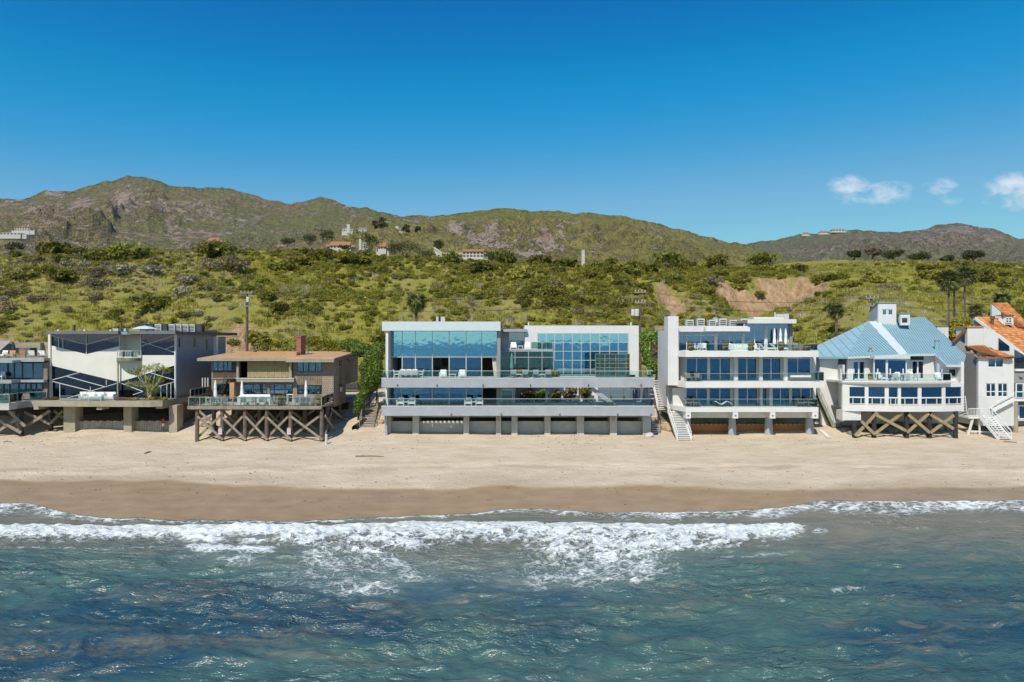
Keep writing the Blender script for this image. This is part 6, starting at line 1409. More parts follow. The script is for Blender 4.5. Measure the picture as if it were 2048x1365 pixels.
# grass tufts and low scrub that nobody could count: instanced over the bluff
def tuft(seed, n, h, spread, m, w=.05):
    r = np.random.default_rng(seed); V = []; F = []
    for i in range(n):
        a = r.random()*6.283; d = spread*r.random()**.5; x, y = d*math.cos(a), d*math.sin(a); t = r.random()*6.283; l = .6*r.random(); hh = h*(.6+.6*r.random())
        ex, ey = math.cos(t)*l*hh, math.sin(t)*l*hh; sx, sy = -math.sin(t)*w, math.cos(t)*w; b = len(V)
        V += [(x-sx,y-sy,-.1),(x+sx,y+sy,-.1),(x+ex+sx*.3,y+ey+sy*.3,hh),(x+ex-sx*.3,y+ey-sy*.3,hh)]; F.append((b,b+1,b+2,b+3))
    return mesh_np('tuft', V, F, M[m])
def scatter(name, src, pts, label, cat):
    """points with scale + turn, instanced by geometry nodes from one source mesh"""
    P_ = np.array(pts, np.float32); me = bpy.data.meshes.new(name); me.vertices.add(len(P_)); me.vertices.foreach_set('co', P_[:,:3].ravel())
    o = bpy.data.objects.new(name, me); COL.objects.link(o)
    for i, nm in ((3,'siz'),(4,'turn')): a = me.attributes.new(nm, 'FLOAT', 'POINT'); a.data.foreach_set('value', P_[:,i].copy())
    g = bpy.data.node_groups.new(name, 'GeometryNodeTree'); g.interface.new_socket('Geometry', in_out='INPUT', socket_type='NodeSocketGeometry'); g.interface.new_socket('Geometry', in_out='OUTPUT', socket_type='NodeSocketGeometry')
    N = g.nodes.new; L = g.links.new; gi = N('NodeGroupInput'); go = N('NodeGroupOutput'); ip = N('GeometryNodeInstanceOnPoints'); oi = N('GeometryNodeObjectInfo'); oi.inputs['Object'].default_value = src; oi.transform_space = 'ORIGINAL'
    sz = N('GeometryNodeInputNamedAttribute'); sz.data_type = 'FLOAT'; sz.inputs[0].default_value = 'siz'; tn = N('GeometryNodeInputNamedAttribute'); tn.data_type = 'FLOAT'; tn.inputs[0].default_value = 'turn'
    cx = N('ShaderNodeCombineXYZ'); L(tn.outputs[0], cx.inputs[2])
    L(gi.outputs[0], ip.inputs['Points']); L(oi.outputs['Geometry'], ip.inputs['Instance']); L(cx.outputs[0], ip.inputs['Rotation']); L(sz.outputs[0], ip.inputs['Scale']); L(ip.outputs[0], go.inputs[0])
    md = o.modifiers.new('scatter', 'NODES'); md.node_group = g
    tag(o, label, cat, kind='stuff'); return o
def bluff_pts(n, seed, keep, smin, smax, y1=215):
    r = np.random.default_rng(seed); x = r.uniform(-150,215,n); y = 112+(y1-112)*r.random(n)**1.2; bare = np.zeros(n)
    for a, c, b_, d in SCAR: bare = np.maximum(bare, np.exp(-((x-a)/b_)**4-((y-c+d*.55)/d)**4))
    qx = 1024+x*K/y; clear = (qx > 800)&(qx < 866)&(y < 165); k = keep(x, y, r)*(bare < .3)*np.where(clear, .15, 1.) > r.random(n); x, y = x[k], y[k]; z = bluffz(x, y); m = len(x)
    return np.stack([x,y,z,r.uniform(smin,smax,m),r.uniform(0,6.28,m)],1)
g1 = tuft(1, 26, .38, .6, 'lf_grass', .05); g2 = tuft(2, 44, 1.15, .7, 'lf_reed', .03); g3 = tuft(3, 22, .38, .6, 'lf_reed', .04)
for o, nm in ((g1,'grass_tuft'),(g2,'reed_clump'),(g3,'dry_grass_tuft')): o.name = nm
def seat(o, px, py, lab, cat):
    h = bluff_hit(px, py); o.location = (h[0],h[1],h[2]); tag(o, lab, cat)
seat(g1, 395, 650, 'green grass tuft standing just above the utility pole slope', 'grass'); seat(g2, 700, 650, 'tall pale dry reed clump low on the bluff', 'reeds'); seat(g3, 1800, 610, 'short dry straw tuft on the right hand slope', 'grass')
scatter('grass', g1, bluff_pts(26000, 5, lambda x,y,r: .75*sstep(.3,.6,fbm(x/14,y/14,3,80))+.25, .7, 1.7), 'green grass covering the slope of the bluff', 'grass')
scatter('dry_grass', g3, bluff_pts(9000, 6, lambda x,y,r: sstep(.5,.68,fbm(x/12,y/12,3,81)), .7, 1.6), 'straw coloured dry grass between the shrubs', 'grass')
def reedkeep(x, y, r):
    px = 1024+x*K/y; return sstep(.55,.7,fbm(x/9,y/6,3,83))*(px>560)*(px<1500)*np.exp(-((y-135)/22)**2)*.9
scatter('reeds', g2, bluff_pts(7000, 7, reedkeep, .7, 1.5), 'pale dry reeds standing in drifts along the lower bluff', 'reeds')
def cover(x, y):
    px = 1024+x*K/y; py = 682.5-(bluffz(x,y)-CH)*K/y; top = np.interp(px,cpx,cpy); up = np.clip((py-top)/(692-top),0,1)
    mid = sstep(470,600,px)*(1-sstep(1480,1640,px)); left = 1-sstep(430,560,px); right = sstep(1560,1680,px)
    return up, mid, left, right
def cov_green(x, y, r): up, m, l, q = cover(x,y); n = fbm(x/20,y/16,3,85); return m*sstep(.36,.58,n+.55*(.5-up))*.9 + l*sstep(.5,.62,n+.15*(.4-up))*.35 + q*sstep(.5,.6,n)*.5
def cov_dark(x, y, r): up, m, l, q = cover(x,y); n = fbm(x/22,y/17,3,86); return m*sstep(.46,.58,n+.5*(.38-up)) + l*sstep(.48,.58,n+.5*(.12-up))*.8 + q*sstep(.52,.62,n)*.4
def cov_grey(x, y, r): up, m, l, q = cover(x,y); n = fbm(x/16,y/15,3,87); return l*sstep(.42,.58,n+.5*(.38-up)) + m*.25*sstep(.52,.62,n) + q*.15*sstep(.5,.6,n)
def cov_brown(x, y, r): up, m, l, q = cover(x,y); n = fbm(x/15,y/15,3,88); return l*sstep(.44,.58,n+.5*(.36-up)) + m*.3*sstep(.5,.62,n) + q*.35*sstep(.5,.62,n)
for j, (k, n, f) in enumerate((('green',15000,cov_green), ('dark',6500,cov_dark), ('grey',5000,cov_grey), ('brown',5000,cov_brown), ('yellow',420,lambda x,y,r: sstep(.55,.66,fbm(x/18,y/18,3,89))*(y<150)))):
    scatter('undergrowth', SRC[k], bluff_pts(n, 20+j, f, .4, 1.15 if k in ('green','dark') else .9 if k != 'yellow' else .6), {'green':'low green','dark':'low dark','grey':'low grey','brown':'low brown','yellow':'low yellow flowering'}[k]+' undergrowth filling the bluff between larger shrubs', 'undergrowth')

for k in SH:
    if rest[k]: scatter('undergrowth', SRC[k], rest[k], {'green':'smaller green','dark':'smaller dark olive','grey':'smaller grey','brown':'smaller dry brown','yellow':'smaller yellow flowering'}[k]+' bushes scattered over the bluff', 'undergrowth')
# ---- trees
def tree(name, label, loc, h, crown_r, m, seed, leaf, n, trunk_r=.25, spread=1., flat=.7, group=None, lean=0., k=9, low=.35):
    t = thing(name, label, 'tree', loc, group); r = random.Random(seed); b = MB(); L = Vector(loc); top = L+Vector((lean*h,0,h*.55)); b.tube(L-Vector((0,0,.3)), top, trunk_r, trunk_r*.6, 8); blobs = []
    for i in range(k):
        a = 6.283*i/k+r.uniform(-.4,.4); q = crown_r*r.uniform(.35,.8)*spread; zz = h*r.uniform(low+.15,.88); e = L+Vector((lean*h+q*math.cos(a), q*math.sin(a), zz))
        b.tube(L+Vector((lean*h*r.uniform(.5,1),0,h*r.uniform(low*.7,.55))), e, trunk_r*.4, trunk_r*.12, 6); s = crown_r*r.uniform(.3,.5); blobs.append((e.x-L.x, e.y-L.y, e.z-L.z, s, s, s*flat))
    b.build('trunk', M['trunk'], t); blobs.append((lean*h,0,h*.82,crown_r*.45,crown_r*.45,crown_r*.4*flat))
    V, F = leaf_cloud(n, blobs, leaf, seed, shell=.45); c = mesh_np('crown', V, F, M[m], parent=t); return t
for i, (px, py, wpx, hpx, lab) in enumerate(((1707,521,26,20,'small leaning tree at the left end of the skyline row on the bluff'),(1743,521,28,25,'pale open tree second in the skyline row on the bluff'),(1786,520,44,22,'wide dark rounded tree third in the skyline row on the bluff'),(1838,522,40,18,'low spreading tree just right of the wide dark skyline tree'),(1895,526,26,14,'short thin tree between the skyline row and the right edge'),(1946,527,42,24,'dark dense tree standing alone near the right end of the skyline'),(1218,527,18,12,'tiny dry bush tree on the skyline right of the pale pillar'))):
    h = bluff_hit(px, py, 150, 400) or (wx(px,255),255.,float(bluffz(wx(px,255),255.)))
    tree('skyline_tree', lab, (h[0],h[1],h[2]-.2), hpx/K*h[1]*1.05, wpx/2/K*h[1], 'lf_tree' if i not in (1,) else 'lf_brown', 300+i, .34, 900, .3, 1., .75, 'trees on the bluff skyline', lean=.15 if i in (0,1) else 0.)
def hedge(label, name, blobs, m, n, leaf, seed, stems, base):
    t = thing(name, label, 'tree' if 'tree' in name else 'bush', base); V, F = leaf_cloud(n, [(a-base[0],b-base[1],c-base[2],d,e,f) for a,b,c,d,e,f in blobs], leaf, seed, shell=.72)
    mesh_np('foliage', V, F, M[m], parent=t); b = MB()
    for x, y, z0, z1 in stems: b.tube((x,y,z0),(x+.2,y,z1),.12,.06,6)
    b.build('stem', M['trunk'], t)
    return t
def bl(px, py, Y, rpx, ry=None, d=None): r = rpx/K*Y; return (wx(px,Y), Y, wz(py,Y), r, d or r, (ry or rpx)/K*Y)
def gz(x, y): return float(sandz(x, y))
hb = (wx(738,83),83,gz(wx(738,83),83))
hedge('tall bright green ivy covered tree between the shingle house and the glass house','hedge_tree',[bl(742,738,82,24,22),bl(735,772,82,19,22),bl(748,715,83,20,18),bl(725,700,86,24,14),bl(755,745,81,12,24),bl(742,758,81.5,20,26),bl(700,690,88,22,12),bl(757,700,86,14,16),bl(728,790,81,10,14)],'lf_hedge',9500,.13,401,[(hb[0],83,hb[2],9),(hb[0]+.8,83.4,hb[2],10)],hb)
hb = (wx(716,78.5),78.5,gz(wx(716,78.5),78.5))
hedge('small bright green bush under the ivy tree beside the timber stairs','leafy_bush',[bl(718,808,78.5,11,15),bl(722,795,79,10,10),bl(715,822,78.2,8,7)],'lf_hedge',1700,.13,402,[(hb[0],78.5,hb[2],5.5)],hb)
hb = (wx(1298,86),86,gz(wx(1298,86),86))
hedge('mixed green creeper thicket in the gap left of the white chimney house','leafy_bush',[bl(1288,690,87,10,24),bl(1300,715,85,14,22),bl(1294,672,89,14,12),bl(1310,680,88,10,20),bl(1306,735,84,12,14)],'lf_hedge',3800,.15,403,[(hb[0],86,hb[2],9)],hb)
hb = (wx(1309,85),85,gz(wx(1309,85),85))
hedge('rusty brown shrub in the gap left of the white chimney house','leafy_bush',[bl(1309,708,84.4,9,20),bl(1312,725,84.2,8,12)],'lf_brown',1200,.13,404,[(hb[0],85,hb[2],9)],hb)
hb = (wx(1925,96),96,6.0)
hedge('rounded yellow green bush behind the gap between blue roof and orange roof','leafy_bush',[bl(1922,650,96,20,16),bl(1908,668,95,14,14),bl(1940,655,97,14,14),bl(1925,672,95,22,14)],'lf_green',3600,.2,405,[(hb[0],96,6,12)],hb)
for i, (px, py, w, lab) in enumerate(((590,700,52,'green bush line behind the tan roof left of the chimney'),(520,700,46,'dark green bush beside the utility pole behind the tan roof'),(650,690,46,'yellow flowering bush behind the tan roof right of the chimney'),(2035,625,46,'dark leafy bush behind the orange tile roof at the right edge'))):
    Y = 114 if i < 3 else 120; x = wx(px,Y); z = float(bluffz(x,Y)); r = w/2/K*Y; top = wz(py-w*.35,Y)
    hedge(lab,'leafy_bush',[(x,Y,(z+top)/2,r,r,(top-z)/2),(x-r*.7,Y,z+(top-z)*.4,r*.7,r*.7,(top-z)*.4),(x+r*.7,Y,z+(top-z)*.5,r*.7,r*.7,(top-z)*.45)],('lf_green','lf_dark','lf_yellow','lf_green')[i],2200,.2,420+i,[(x,Y,z-.2,top-1)],(x,Y,z))
# palms
def frond_mesh(L, m, w=.5, drop=.5, seed=0):
    """fan-palm leaf: petiole and a folded fan of blades"""
    r = random.Random(seed); V = []; F = []; n = 9
    for i in range(n):
        a = (i/(n-1)-.5)*2.5; ln = L*.62*(1-.25*abs(a)/1.25); c = Vector((L*.38,0,0)); d = Vector((math.cos(a),math.sin(a),-drop*.5*r.uniform(.4,1.2))).normalized(); s = Vector((-math.sin(a),math.cos(a),0))*w*.11
        b = len(V); mid = c+d*ln*.55; tip = c+d*ln+Vector((0,0,-drop*ln*.45)); V += [tuple(c-s*.3),tuple(c+s*.3),tuple(mid+s),tuple(mid-s),tuple(tip)]; F += [(b,b+1,b+2,b+3)]; V += [tuple(tip)]; F += [(b+3,b+2,b+4,b+5)]
    b = len(V); V += [(0,-.025,0),(0,.025,0),(L*.4,.02,0),(L*.4,-.02,0)]; F.append((b,b+1,b+2,b+3))
    me = bpy.data.meshes.new('frond'); me.from_pydata(V,[],F); me.materials.append(M[m]); return me
FR = [frond_mesh(1.9,'lf_palm',.6,.35,1), frond_mesh(1.7,'lf_palm',.6,.7,2), frond_mesh(1.6,'lf_deadpalm',.5,.9,3)]
def palm(label, px, ytop, ybase_hint, Y, crown, seed, base=None, group=None, tr=.24):
    x = wx(px,Y); z0 = float(bluffz(x,Y)) if base is None else base; zt = wz(ytop,Y); t = thing('palm_tree', label, 'palm tree', (x,Y,z0-.2), group); r = random.Random(seed)
    MB().tube((x,Y,z0-.2),(x+.1,Y,zt*.5+z0*.5),tr*1.15,tr,8).tube((x+.1,Y,zt*.5+z0*.5),(x,Y,zt),tr,tr*.85,8).build('trunk', M['palm_trunk'], t)
    for i in range(64):
        u = i/64; o = bpy.data.objects.new('frond', FR[0] if u < .45 else FR[1] if u < .8 else FR[2]); COL.objects.link(o); o.parent = t
        o.location = (0,0,zt-z0+.2-.5*u); o.rotation_euler = (r.uniform(-1.0,1.0), -.95+2.0*u+r.uniform(-.25,.25), r.uniform(0,6.28)); o.scale = (crown/1.9,)*3
    return t
palm('single fan palm rising behind the glass house roof', 832, 603, 660, 118, 2.35, 1, None)
for i, (px, yt, Y, lab) in enumerate(((1897,560,119,'left and shortest of the three tall palms behind the orange roof'),(1908,556,122,'middle palm of the three tall palms behind the orange roof'),(1929,550,120,'right and tallest palm of the three behind the orange roof'))):
    palm(lab, px, yt, 0, Y, 2.45, 10+i, None, 'three tall palms', .17)
palm('stubby palm with a bushy crown beside the three tall palms', 1952, 622, 0, 112, 1.6, 20, None)
palm('bushy palm at the right edge above the orange roof', 2005, 596, 0, 122, 1.9, 22, None)
palm('young palm on the slope above the blue roof', 1672, 622, 0, 132, 1.9, 21, None)
# ------------------------------------------------------------------ deck furniture
def put(key, mk, px, Y, z, rz, label, group=None, scale=1.): return place(key, mk, (wx(px,Y),Y,z), rz, label, group, scale)
wch = mk_chair('white_paint','white_paint'); lowc = mk_lowchair('white_cloth','white_paint'); dtab = mk_table('white_paint',2.1,.95); stab = mk_table('white_paint',.62,.62,.42,.05); gch = mk_chaise('grey_cloth','white_paint','grey_cloth'); wk = mk_chair('wicker','wicker',.66,.6,.42,.9)
PI = math.pi
# glass house, upper deck
put('dtab',dtab,817,73.6,Zu,0,'long white dining table on the upper deck of the glass house')
for i, px in enumerate((805,817,829)):
    put('wch',wch,px,72.85,Zu,PI,('left','middle','right')[i]+' white chair on the sea side of the long white dining table','white chairs at the long table')
    put('wch',wch,px,74.35,Zu,0,('left','middle','right')[i]+' white chair on the house side of the long white dining table','white chairs at the long table')
put('wch',wch,793.5,73.6,Zu,PI/2,'white chair at the left end of the long white dining table','white chairs at the long table'); put('wch',wch,841,73.6,Zu,-PI/2,'white chair at the right end of the long white dining table','white chairs at the long table')
put('lowc',lowc,886,73.3,Zu,0,'left white lounge chair on the upper deck of the glass house'); put('lowc',lowc,924,73.3,Zu,0,'right white lounge chair on the upper deck of the glass house'); put('stab',stab,905,73.2,Zu,0,'low white side table between two white lounge chairs on the upper deck',scale=(1.3,1,1))
for i, px in enumerate((1027,1050.5,1072,1097)): put('gch',gch,px,73.3,Zu,0,('leftmost','second','third','rightmost')[i]+' grey sun lounger in the row beside the green glass hall','grey loungers on the upper deck')
for i, px in enumerate((1037.5,1084.5)): put('stab',stab,px,72.9,Zu,0,('left','right')[i]+' small white side table among the grey sun loungers')
put('umbG',mk_umbrella('teal_cloth',2.6,.22),1023.5,75.6,Zu,0,'closed grey green umbrella beside the green glass hall')
for i, px in enumerate((1027,1055)): put('lowc',lowc,px,77.6,wz(699.5,76.6),0,('left','right')[i]+' white armchair on the small upper terrace of the glass house',scale=.95)
put('stab',stab,1041,77.7,wz(699.5,76.6),0,'small table between two armchairs on the small upper terrace')
# lower deck
for px, s in ((801,'first'),(824,'second'),(936.5,'third'),(959,'fourth')): put('lowc',lowc,px,73.2,Zl,0,s+' white lounge chair from the left on the lower deck of the glass house','white lounge chairs on the lower deck')
for px, s in ((812.5,'left'),(948,'right')): put('stab',stab,px,73.1,Zl,0,s+' small white side table on the lower deck of the glass house')
# white terrace house
wkm = lambda px, z, lab, sc_=1., Y=73.1, rz=0: put('wk',wk,px,Y,z,rz,lab,None,sc_)
wt = mk_table('wicker',.6,.6,.45,.05)
wkm(1376,Z2,'left grey wicker chair on the middle deck of the white terrace house'); wkm(1395,Z2,'right grey wicker chair on the middle deck of the white terrace house'); put('wt',wt,1385.5,73.1,Z2,0,'small wicker table on the middle deck of the white terrace house')
wkm(1375,Z1,'left grey wicker chair at the chimney end of the lower deck'); wkm(1392,Z1,'right grey wicker chair at the chimney end of the lower deck'); put('wt',wt,1383.5,73.1,Z1,0,'small wicker table between chairs at the chimney end of the lower deck')
wkm(1600,Z1,'left grey wicker chair at the right end of the lower deck'); wkm(1621,Z1,'right grey wicker chair at the right end of the lower deck'); put('wt',wt,1610.5,73.1,Z1,0,'small wicker table between chairs at the right end of the lower deck')
def mk_wave():
    t = thing('wave_lounger','x','lounger'); n = 20; b = MB()
    pr = [(-.95+1.9*i/n, .34+.16*math.sin(i/n*6.283*1.5+1.2)) for i in range(n+1)]
    b.prism([(x,-.3,z) for x,z in pr]+[(x,-.3,z+.06) for x,z in reversed(pr)],(0,.6,0)).build('seat', M['white_paint'], t)
    for x in (-.6,.6): W(t,'leg','dark_metal',(x-.03,x+.03,-.26,-.2,0,.34)); W(t,'leg','dark_metal',(x-.03,x+.03,.2,.26,0,.34))
    return t
put('wave',mk_wave,1446,73.2,Z1,0,'white wave shaped lounger on the lower deck of the white terrace house')
def mk_pot(seed, m='lf_pine'):
    def f():
        t = thing('potted_plant','x','potted plant'); MB().lathe((0,0,0),[(.2,0),(.3,.25),(.34,.5),(.30,.56)],12).build('pot', M['terracotta'], t)
        V, F = leaf_cloud(420,[(0,0,.78,.36,.36,.28)],.09,seed,shell=.5); mesh_np('foliage',V,F,M[m],parent=t); return t
    return f
for i, px in enumerate((1382,1451,1502,1562,1615)): put('pot',mk_pot(5),px,72.75,Zt,i,('first','second','third','fourth','fifth')[i]+' terracotta pot with round bush from the chimney on the roof terrace','pots on the roof terrace')
for i, px in enumerate((1549,1561,1571.5)): put('umbW',mk_umbrella('white_cloth',2.45,.19),px,74.9,Zt,0,('left','middle','right')[i]+' of three closed white umbrellas on the roof terrace','closed umbrellas on the roof terrace')
for i, px in enumerate((1391,1399,1407)): put('wch',wch,px,73.6,Zt,(.5,PI,-.4)[i],('left','middle','right')[i]+' white chair near the first pot on the roof terrace')
put('sofa3',mk_sofa(2.4),1480,73.7,Zt,PI*0,'white sofa between the second and third pots on the roof terrace'); put('lowc',lowc,1459,73.6,Zt,0,'white armchair right of the second pot on the roof terrace'); put('lowc',lowc,1510,73.6,Zt,0,'white armchair right of the third pot on the roof terrace')
wchz = mk_chaise('white_cloth','white_paint','white_cloth'); put('wchz',wchz,1533,73.6,Zt,PI/2,'left white chaise on the roof terrace'); put('wchz',wchz,1556,73.9,Zt,PI/2,'right white chaise below the closed umbrellas'); wkm(1582,Zt,'grey wicker chair beside the fourth pot on the roof terrace',1.,73.5); wkm(1592,Zt,'grey wicker chair at the right end of the roof terrace',1.,73.5); put('pot',mk_pot(5),1600,75.2,Zt,1.,'tall pot beside the wicker chairs on the roof terrace',None,1.3)
def roofz4(px): return wz(656,75.2)
for i, px in enumerate((1378.5,1400,1423,1444,1464.5,1487)): put('acg',mk_ac(.72,.8,1.0,'ac'),px,79.5,wz(656,75.2),0,('first','second','third','fourth','fifth','sixth')[i]+' grey roof unit from the chimney on the white terrace house','roof units on the white terrace house',(1.15,1,1.0+.15*(i%2)))
def mk_dish():
    t = thing('satellite_dish','x','satellite dish'); MB().tube((0,0,0),(0,0,.9),.035).build('mast',M['grey_metal'],t)
    b = MB(); k = 14; n0 = len(b.v)
    for j, (r, d) in enumerate(((.02,0),(.2,.04),(.36,.12))):
        for i in range(k): a = 6.283*i/k; b.v.append((r*math.cos(a)*1.0-d*.5, -d, 1.05+r*math.sin(a)))
    for j in range(2):
        for i in range(k): i2 = (i+1)%k; b.f.append((j*k+i,j*k+i2,(j+1)*k+i2,(j+1)*k+i))
    b.build('dish',M['ac'],t); MB().tube((0,-.02,.75),(0,-.45,.95),.015).build('feed_arm',M['grey_metal'],t); return t
put('dish',mk_dish,1431,80.5,wz(656,75.2),0,'grey satellite dish among the roof units of the white terrace house')
# blue roof house
bz = Zd5+.002
put('lowc',lowc,1763,73.3,bz,.4,'white chair behind the left balcony posts of the blue roof house'); put('dtab',dtab,1806,73.2,bz,0,'white dining table on the curved balcony',scale=(.9,1,1))
for i, px in enumerate((1788,1798,1812,1824,1832)): put('wch',wch,px,(72.4,74,72.4,74,72.6)[i],bz,(PI,0,PI,0,PI)[i],('first','second','third','fourth','fifth')[i]+' white chair from the left around the balcony dining table','balcony dining chairs')
put('lowc',lowc,1878,73.0,bz,-.2,'white armchair at the right end of the curved balcony'); put('pots',mk_pot(9,'lf_dark'),1740,74.3,bz,0,'small dark potted plant left of the bay window on the curved balcony',scale=.7)
# shingle house deck
for px, s in ((431,'left'),(484,'middle'),(612,'right')): put('umbW',mk_umbrella('white_cloth',2.45,.19),px,73.2,Zd2,0,s+' closed white umbrella on the shingle house deck','closed umbrellas on the shingle house deck',1.02)
def mk_tub():
    t = thing('covered_hot_tub','x','hot tub'); w = 1.75
    MB().prism([(-w,-.95,0),(w,-.95,0),(w,.95,0),(-w,.95,0)],(0,0,.72)).build('tub',M['ac'],t); b = MB(); b.prism([(-w-.06,-1.0,.722),(w+.06,-1.0,.722),(w*.86,-.3,.98),(-w*.86,-.3,.98)],(0,0,.05)); b.prism([(-w*.86,-.3,.98),(w*.86,-.3,.98),(w+.06,1.0,.722),(-w-.06,1.0,.722)],(0,0,.05)); b.build('cover',M['hull'],t); return t
put('tub',mk_tub,514,73.4,Zd2,0,'large white covered hot tub in the middle of the shingle house deck')
gtab = mk_table('alu',1.4,.9); dch = mk_chair('grey_cloth','alu',.55,.55)
put('gtab',gtab,428,72.6,Zd2,0,'metal table under the left closed umbrella'); put('gtab',gtab,611,72.4,Zd2,0,'metal table under the right closed umbrella',scale=(1.3,1,1))
for i, (px, Y, rz, lab) in enumerate(((418,72.6,PI/2,'grey chair left of the metal table under the left umbrella'),(428,71.7,PI,'grey chair in front of the metal table under the left umbrella'),(439,72.6,-PI/2,'grey chair right of the metal table under the left umbrella'),(448,71.8,.6,'grey chair beside the metal stair on the shingle house deck'),(597,71.6,PI,'left grey chair in front of the metal table under the right umbrella'),(608,71.6,PI,'middle grey chair in front of the metal table under the right umbrella'),(619,71.6,PI,'right grey chair in front of the metal table under the right umbrella'),(600,73.2,0,'left grey chair behind the metal table under the right umbrella'),(622,73.2,0,'right grey chair behind the metal table under the right umbrella'),(487,71.6,.5,'left grey chair in front of the hot tub'),(505,71.5,-.3,'middle grey chair in front of the hot tub'),(524,71.6,.2,'right grey chair in front of the hot tub'),(549,72.2,0,'grey chair right of the hot tub'))): put('dch',dch,px,Y,Zd2,rz,lab)
put('cart',mk_table('white_paint',.75,.5,.95,.06),581,74.2,Zd2,0,'white serving cart against the shingle house wall'); put('pots',mk_pot(9,'lf_dark'),566,72,Zd2,0,'potted plant right of the hot tub on the shingle house deck'); put('pots',mk_pot(9,'lf_dark'),637,71.6,Zd2,0,'potted plant at the right corner of the shingle house deck'); put('pots',mk_pot(9,'lf_dark'),557,71.5,Zd2,0,'potted plant near the deck rail in front of the patio doors')
# zigzag house deck and roof
put('sofaA',mk_sofa(2.1,'alu','white_cloth',2),189,73.9,Zd1,0,'left white outdoor sofa on the concrete deck of the zigzag house'); put('sofaA',mk_sofa(2.1),212,74.1,Zd1,0,'right white outdoor sofa on the concrete deck of the zigzag house'); put('lowc',lowc,166,73.8,Zd1,.5,'white armchair left of the sofas on the concrete deck'); put('gtab',gtab,192,72.95,Zd1,0,'low metal coffee table in front of the white sofas',scale=(1,.6,.5))
for i, (a, c, Y, m, lab) in enumerate(((80,112,73.6,'lf_brown','low dry succulent bed at the left end of the concrete deck'),(236,275,73.3,'lf_brown','brown succulent bed in front of the drain post on the concrete deck'),(272,330,73.4,'lf_green','green and purple succulent bed under the deck tree'))):
    x0, x1 = wx(a,Y), wx(c,Y); r = random.Random(i); bs = [(x0+(x1-x0)*r.random(), Y+r.uniform(-.25,.3), Zd1+.12, .3,.28,.22) for _ in range(14)]
    t = thing('succulent_bed', lab, 'plants', ((x0+x1)/2,Y,Zd1)); V, F = leaf_cloud(1100,[(p[0]-(x0+x1)/2,p[1]-Y,p[2]-Zd1,p[3],p[4],p[5]) for p in bs],.085,30+i,shell=.4); V[:,2] = np.maximum(V[:,2],.01); mesh_np('foliage',V,F,M[m],parent=t); W(t,'soil','soil',(x0,x1,Y-.4,Y+.45,Zd1+.003,Zd1+.05))
def deck_tree():
    bx, by = wx(300,73.7), 73.7; t = thing('deck_pine','sparse yellow green wind bent pine on the concrete deck of the zigzag house','tree',(bx,by,Zd1)); b = MB(); r = random.Random(4); bl_ = []
    root = Vector((bx,by,Zd1)); ends = [(268,743,15,7),(288,738,14,8),(312,735,18,9),(330,741,14,8),(262,768,12,6),(285,768,16,8),(320,760,14,8),(296,755,10,6),(305,775,15,14),(302,788,12,10),(278,747,10,7)]
    j1 = root+Vector((.15,0,1.1)); j2 = root+Vector((-.35,0,1.5)); b.tube(root,j1,.13,.1,7); b.tube(root+Vector((-.1,0,0)),j2,.11,.08,7)
    for i, (px, py, rx, rz) in enumerate(ends):
        Y = by+r.uniform(-.7,.7); e = Vector((wx(px,Y),Y,wz(py,Y))); s = j1 if px > 292 else j2; m = s.lerp(e,.5)+Vector((0,0,-.15)); b.tube(s,m,.06,.045,6); b.tube(m,e,.045,.02,6); bl_.append((e.x-bx,e.y-by,e.z-Zd1,rx/K*Y,.55,rz/K*Y))
        for q in range(3): f = e+Vector((r.uniform(-.4,.4),r.uniform(-.3,.3),r.uniform(-.1,.3))); b.tube(m.lerp(e,.6),f,.025,.01,5)
    b.build('trunk',M['ac'],t); V, F = leaf_cloud(2600,bl_,.10,77,shell=.35,aspect=.35); mesh_np('crown',V,F,M['lf_pine'],parent=t)
deck_tree()
zr1 = wz(662.5,74.6)
for i, (px, m, s) in enumerate(((290,'ac_grille','first'),(303,'ac_grille','second'),(319,'ac','third'),(331,'ac_grille','fourth'),(346,'ac','fifth'),(359,'ac','sixth'),(373,'ac','seventh'),(386,'ac','eighth'),(400,'ac_grille','ninth'))):
    put('ac_'+m,mk_ac(.78,.8,.95,'ac' if m=='ac' else 'dark_metal'),px,82.5+i*.25,zr1,0,s+' air conditioner from the left on the zigzag house roof','air conditioners on the zigzag house roof')
def mk_canopy():
    t = thing('roof_umbrella','x','umbrella'); MB().tube((0,0,0),(0,0,.62),.04).build('pole',M['alu'],t); MB().lathe((0,0,0),[(1.38,.28),(1.36,.32),(.7,.56),(.05,.68)],8).build('canopy',M['blue_white'],t); return t
put('can',mk_canopy,290,79,zr1,0,'open pale blue umbrella low on the zigzag house roof',None,(1.,1,1.))
for i,(px,lab) in enumerate(((234,'white box beside the tall flue on the zigzag house roof'),(249,'blue white crate right of the tall flue on the zigzag house roof'))):
    t = thing('roof_box',lab,'box',(wx(px,79.5),79.5,zr1)); W(t,'box',('ac','blue_white')[i],(wx(px,79.5)-.3,wx(px,79.5)+.3,79.2,79.8,zr1,zr1+.32)); W(t,'lid','ac',(wx(px,79.5)-.33,wx(px,79.5)+.33,79.17,79.83,zr1+.321,zr1+.37))
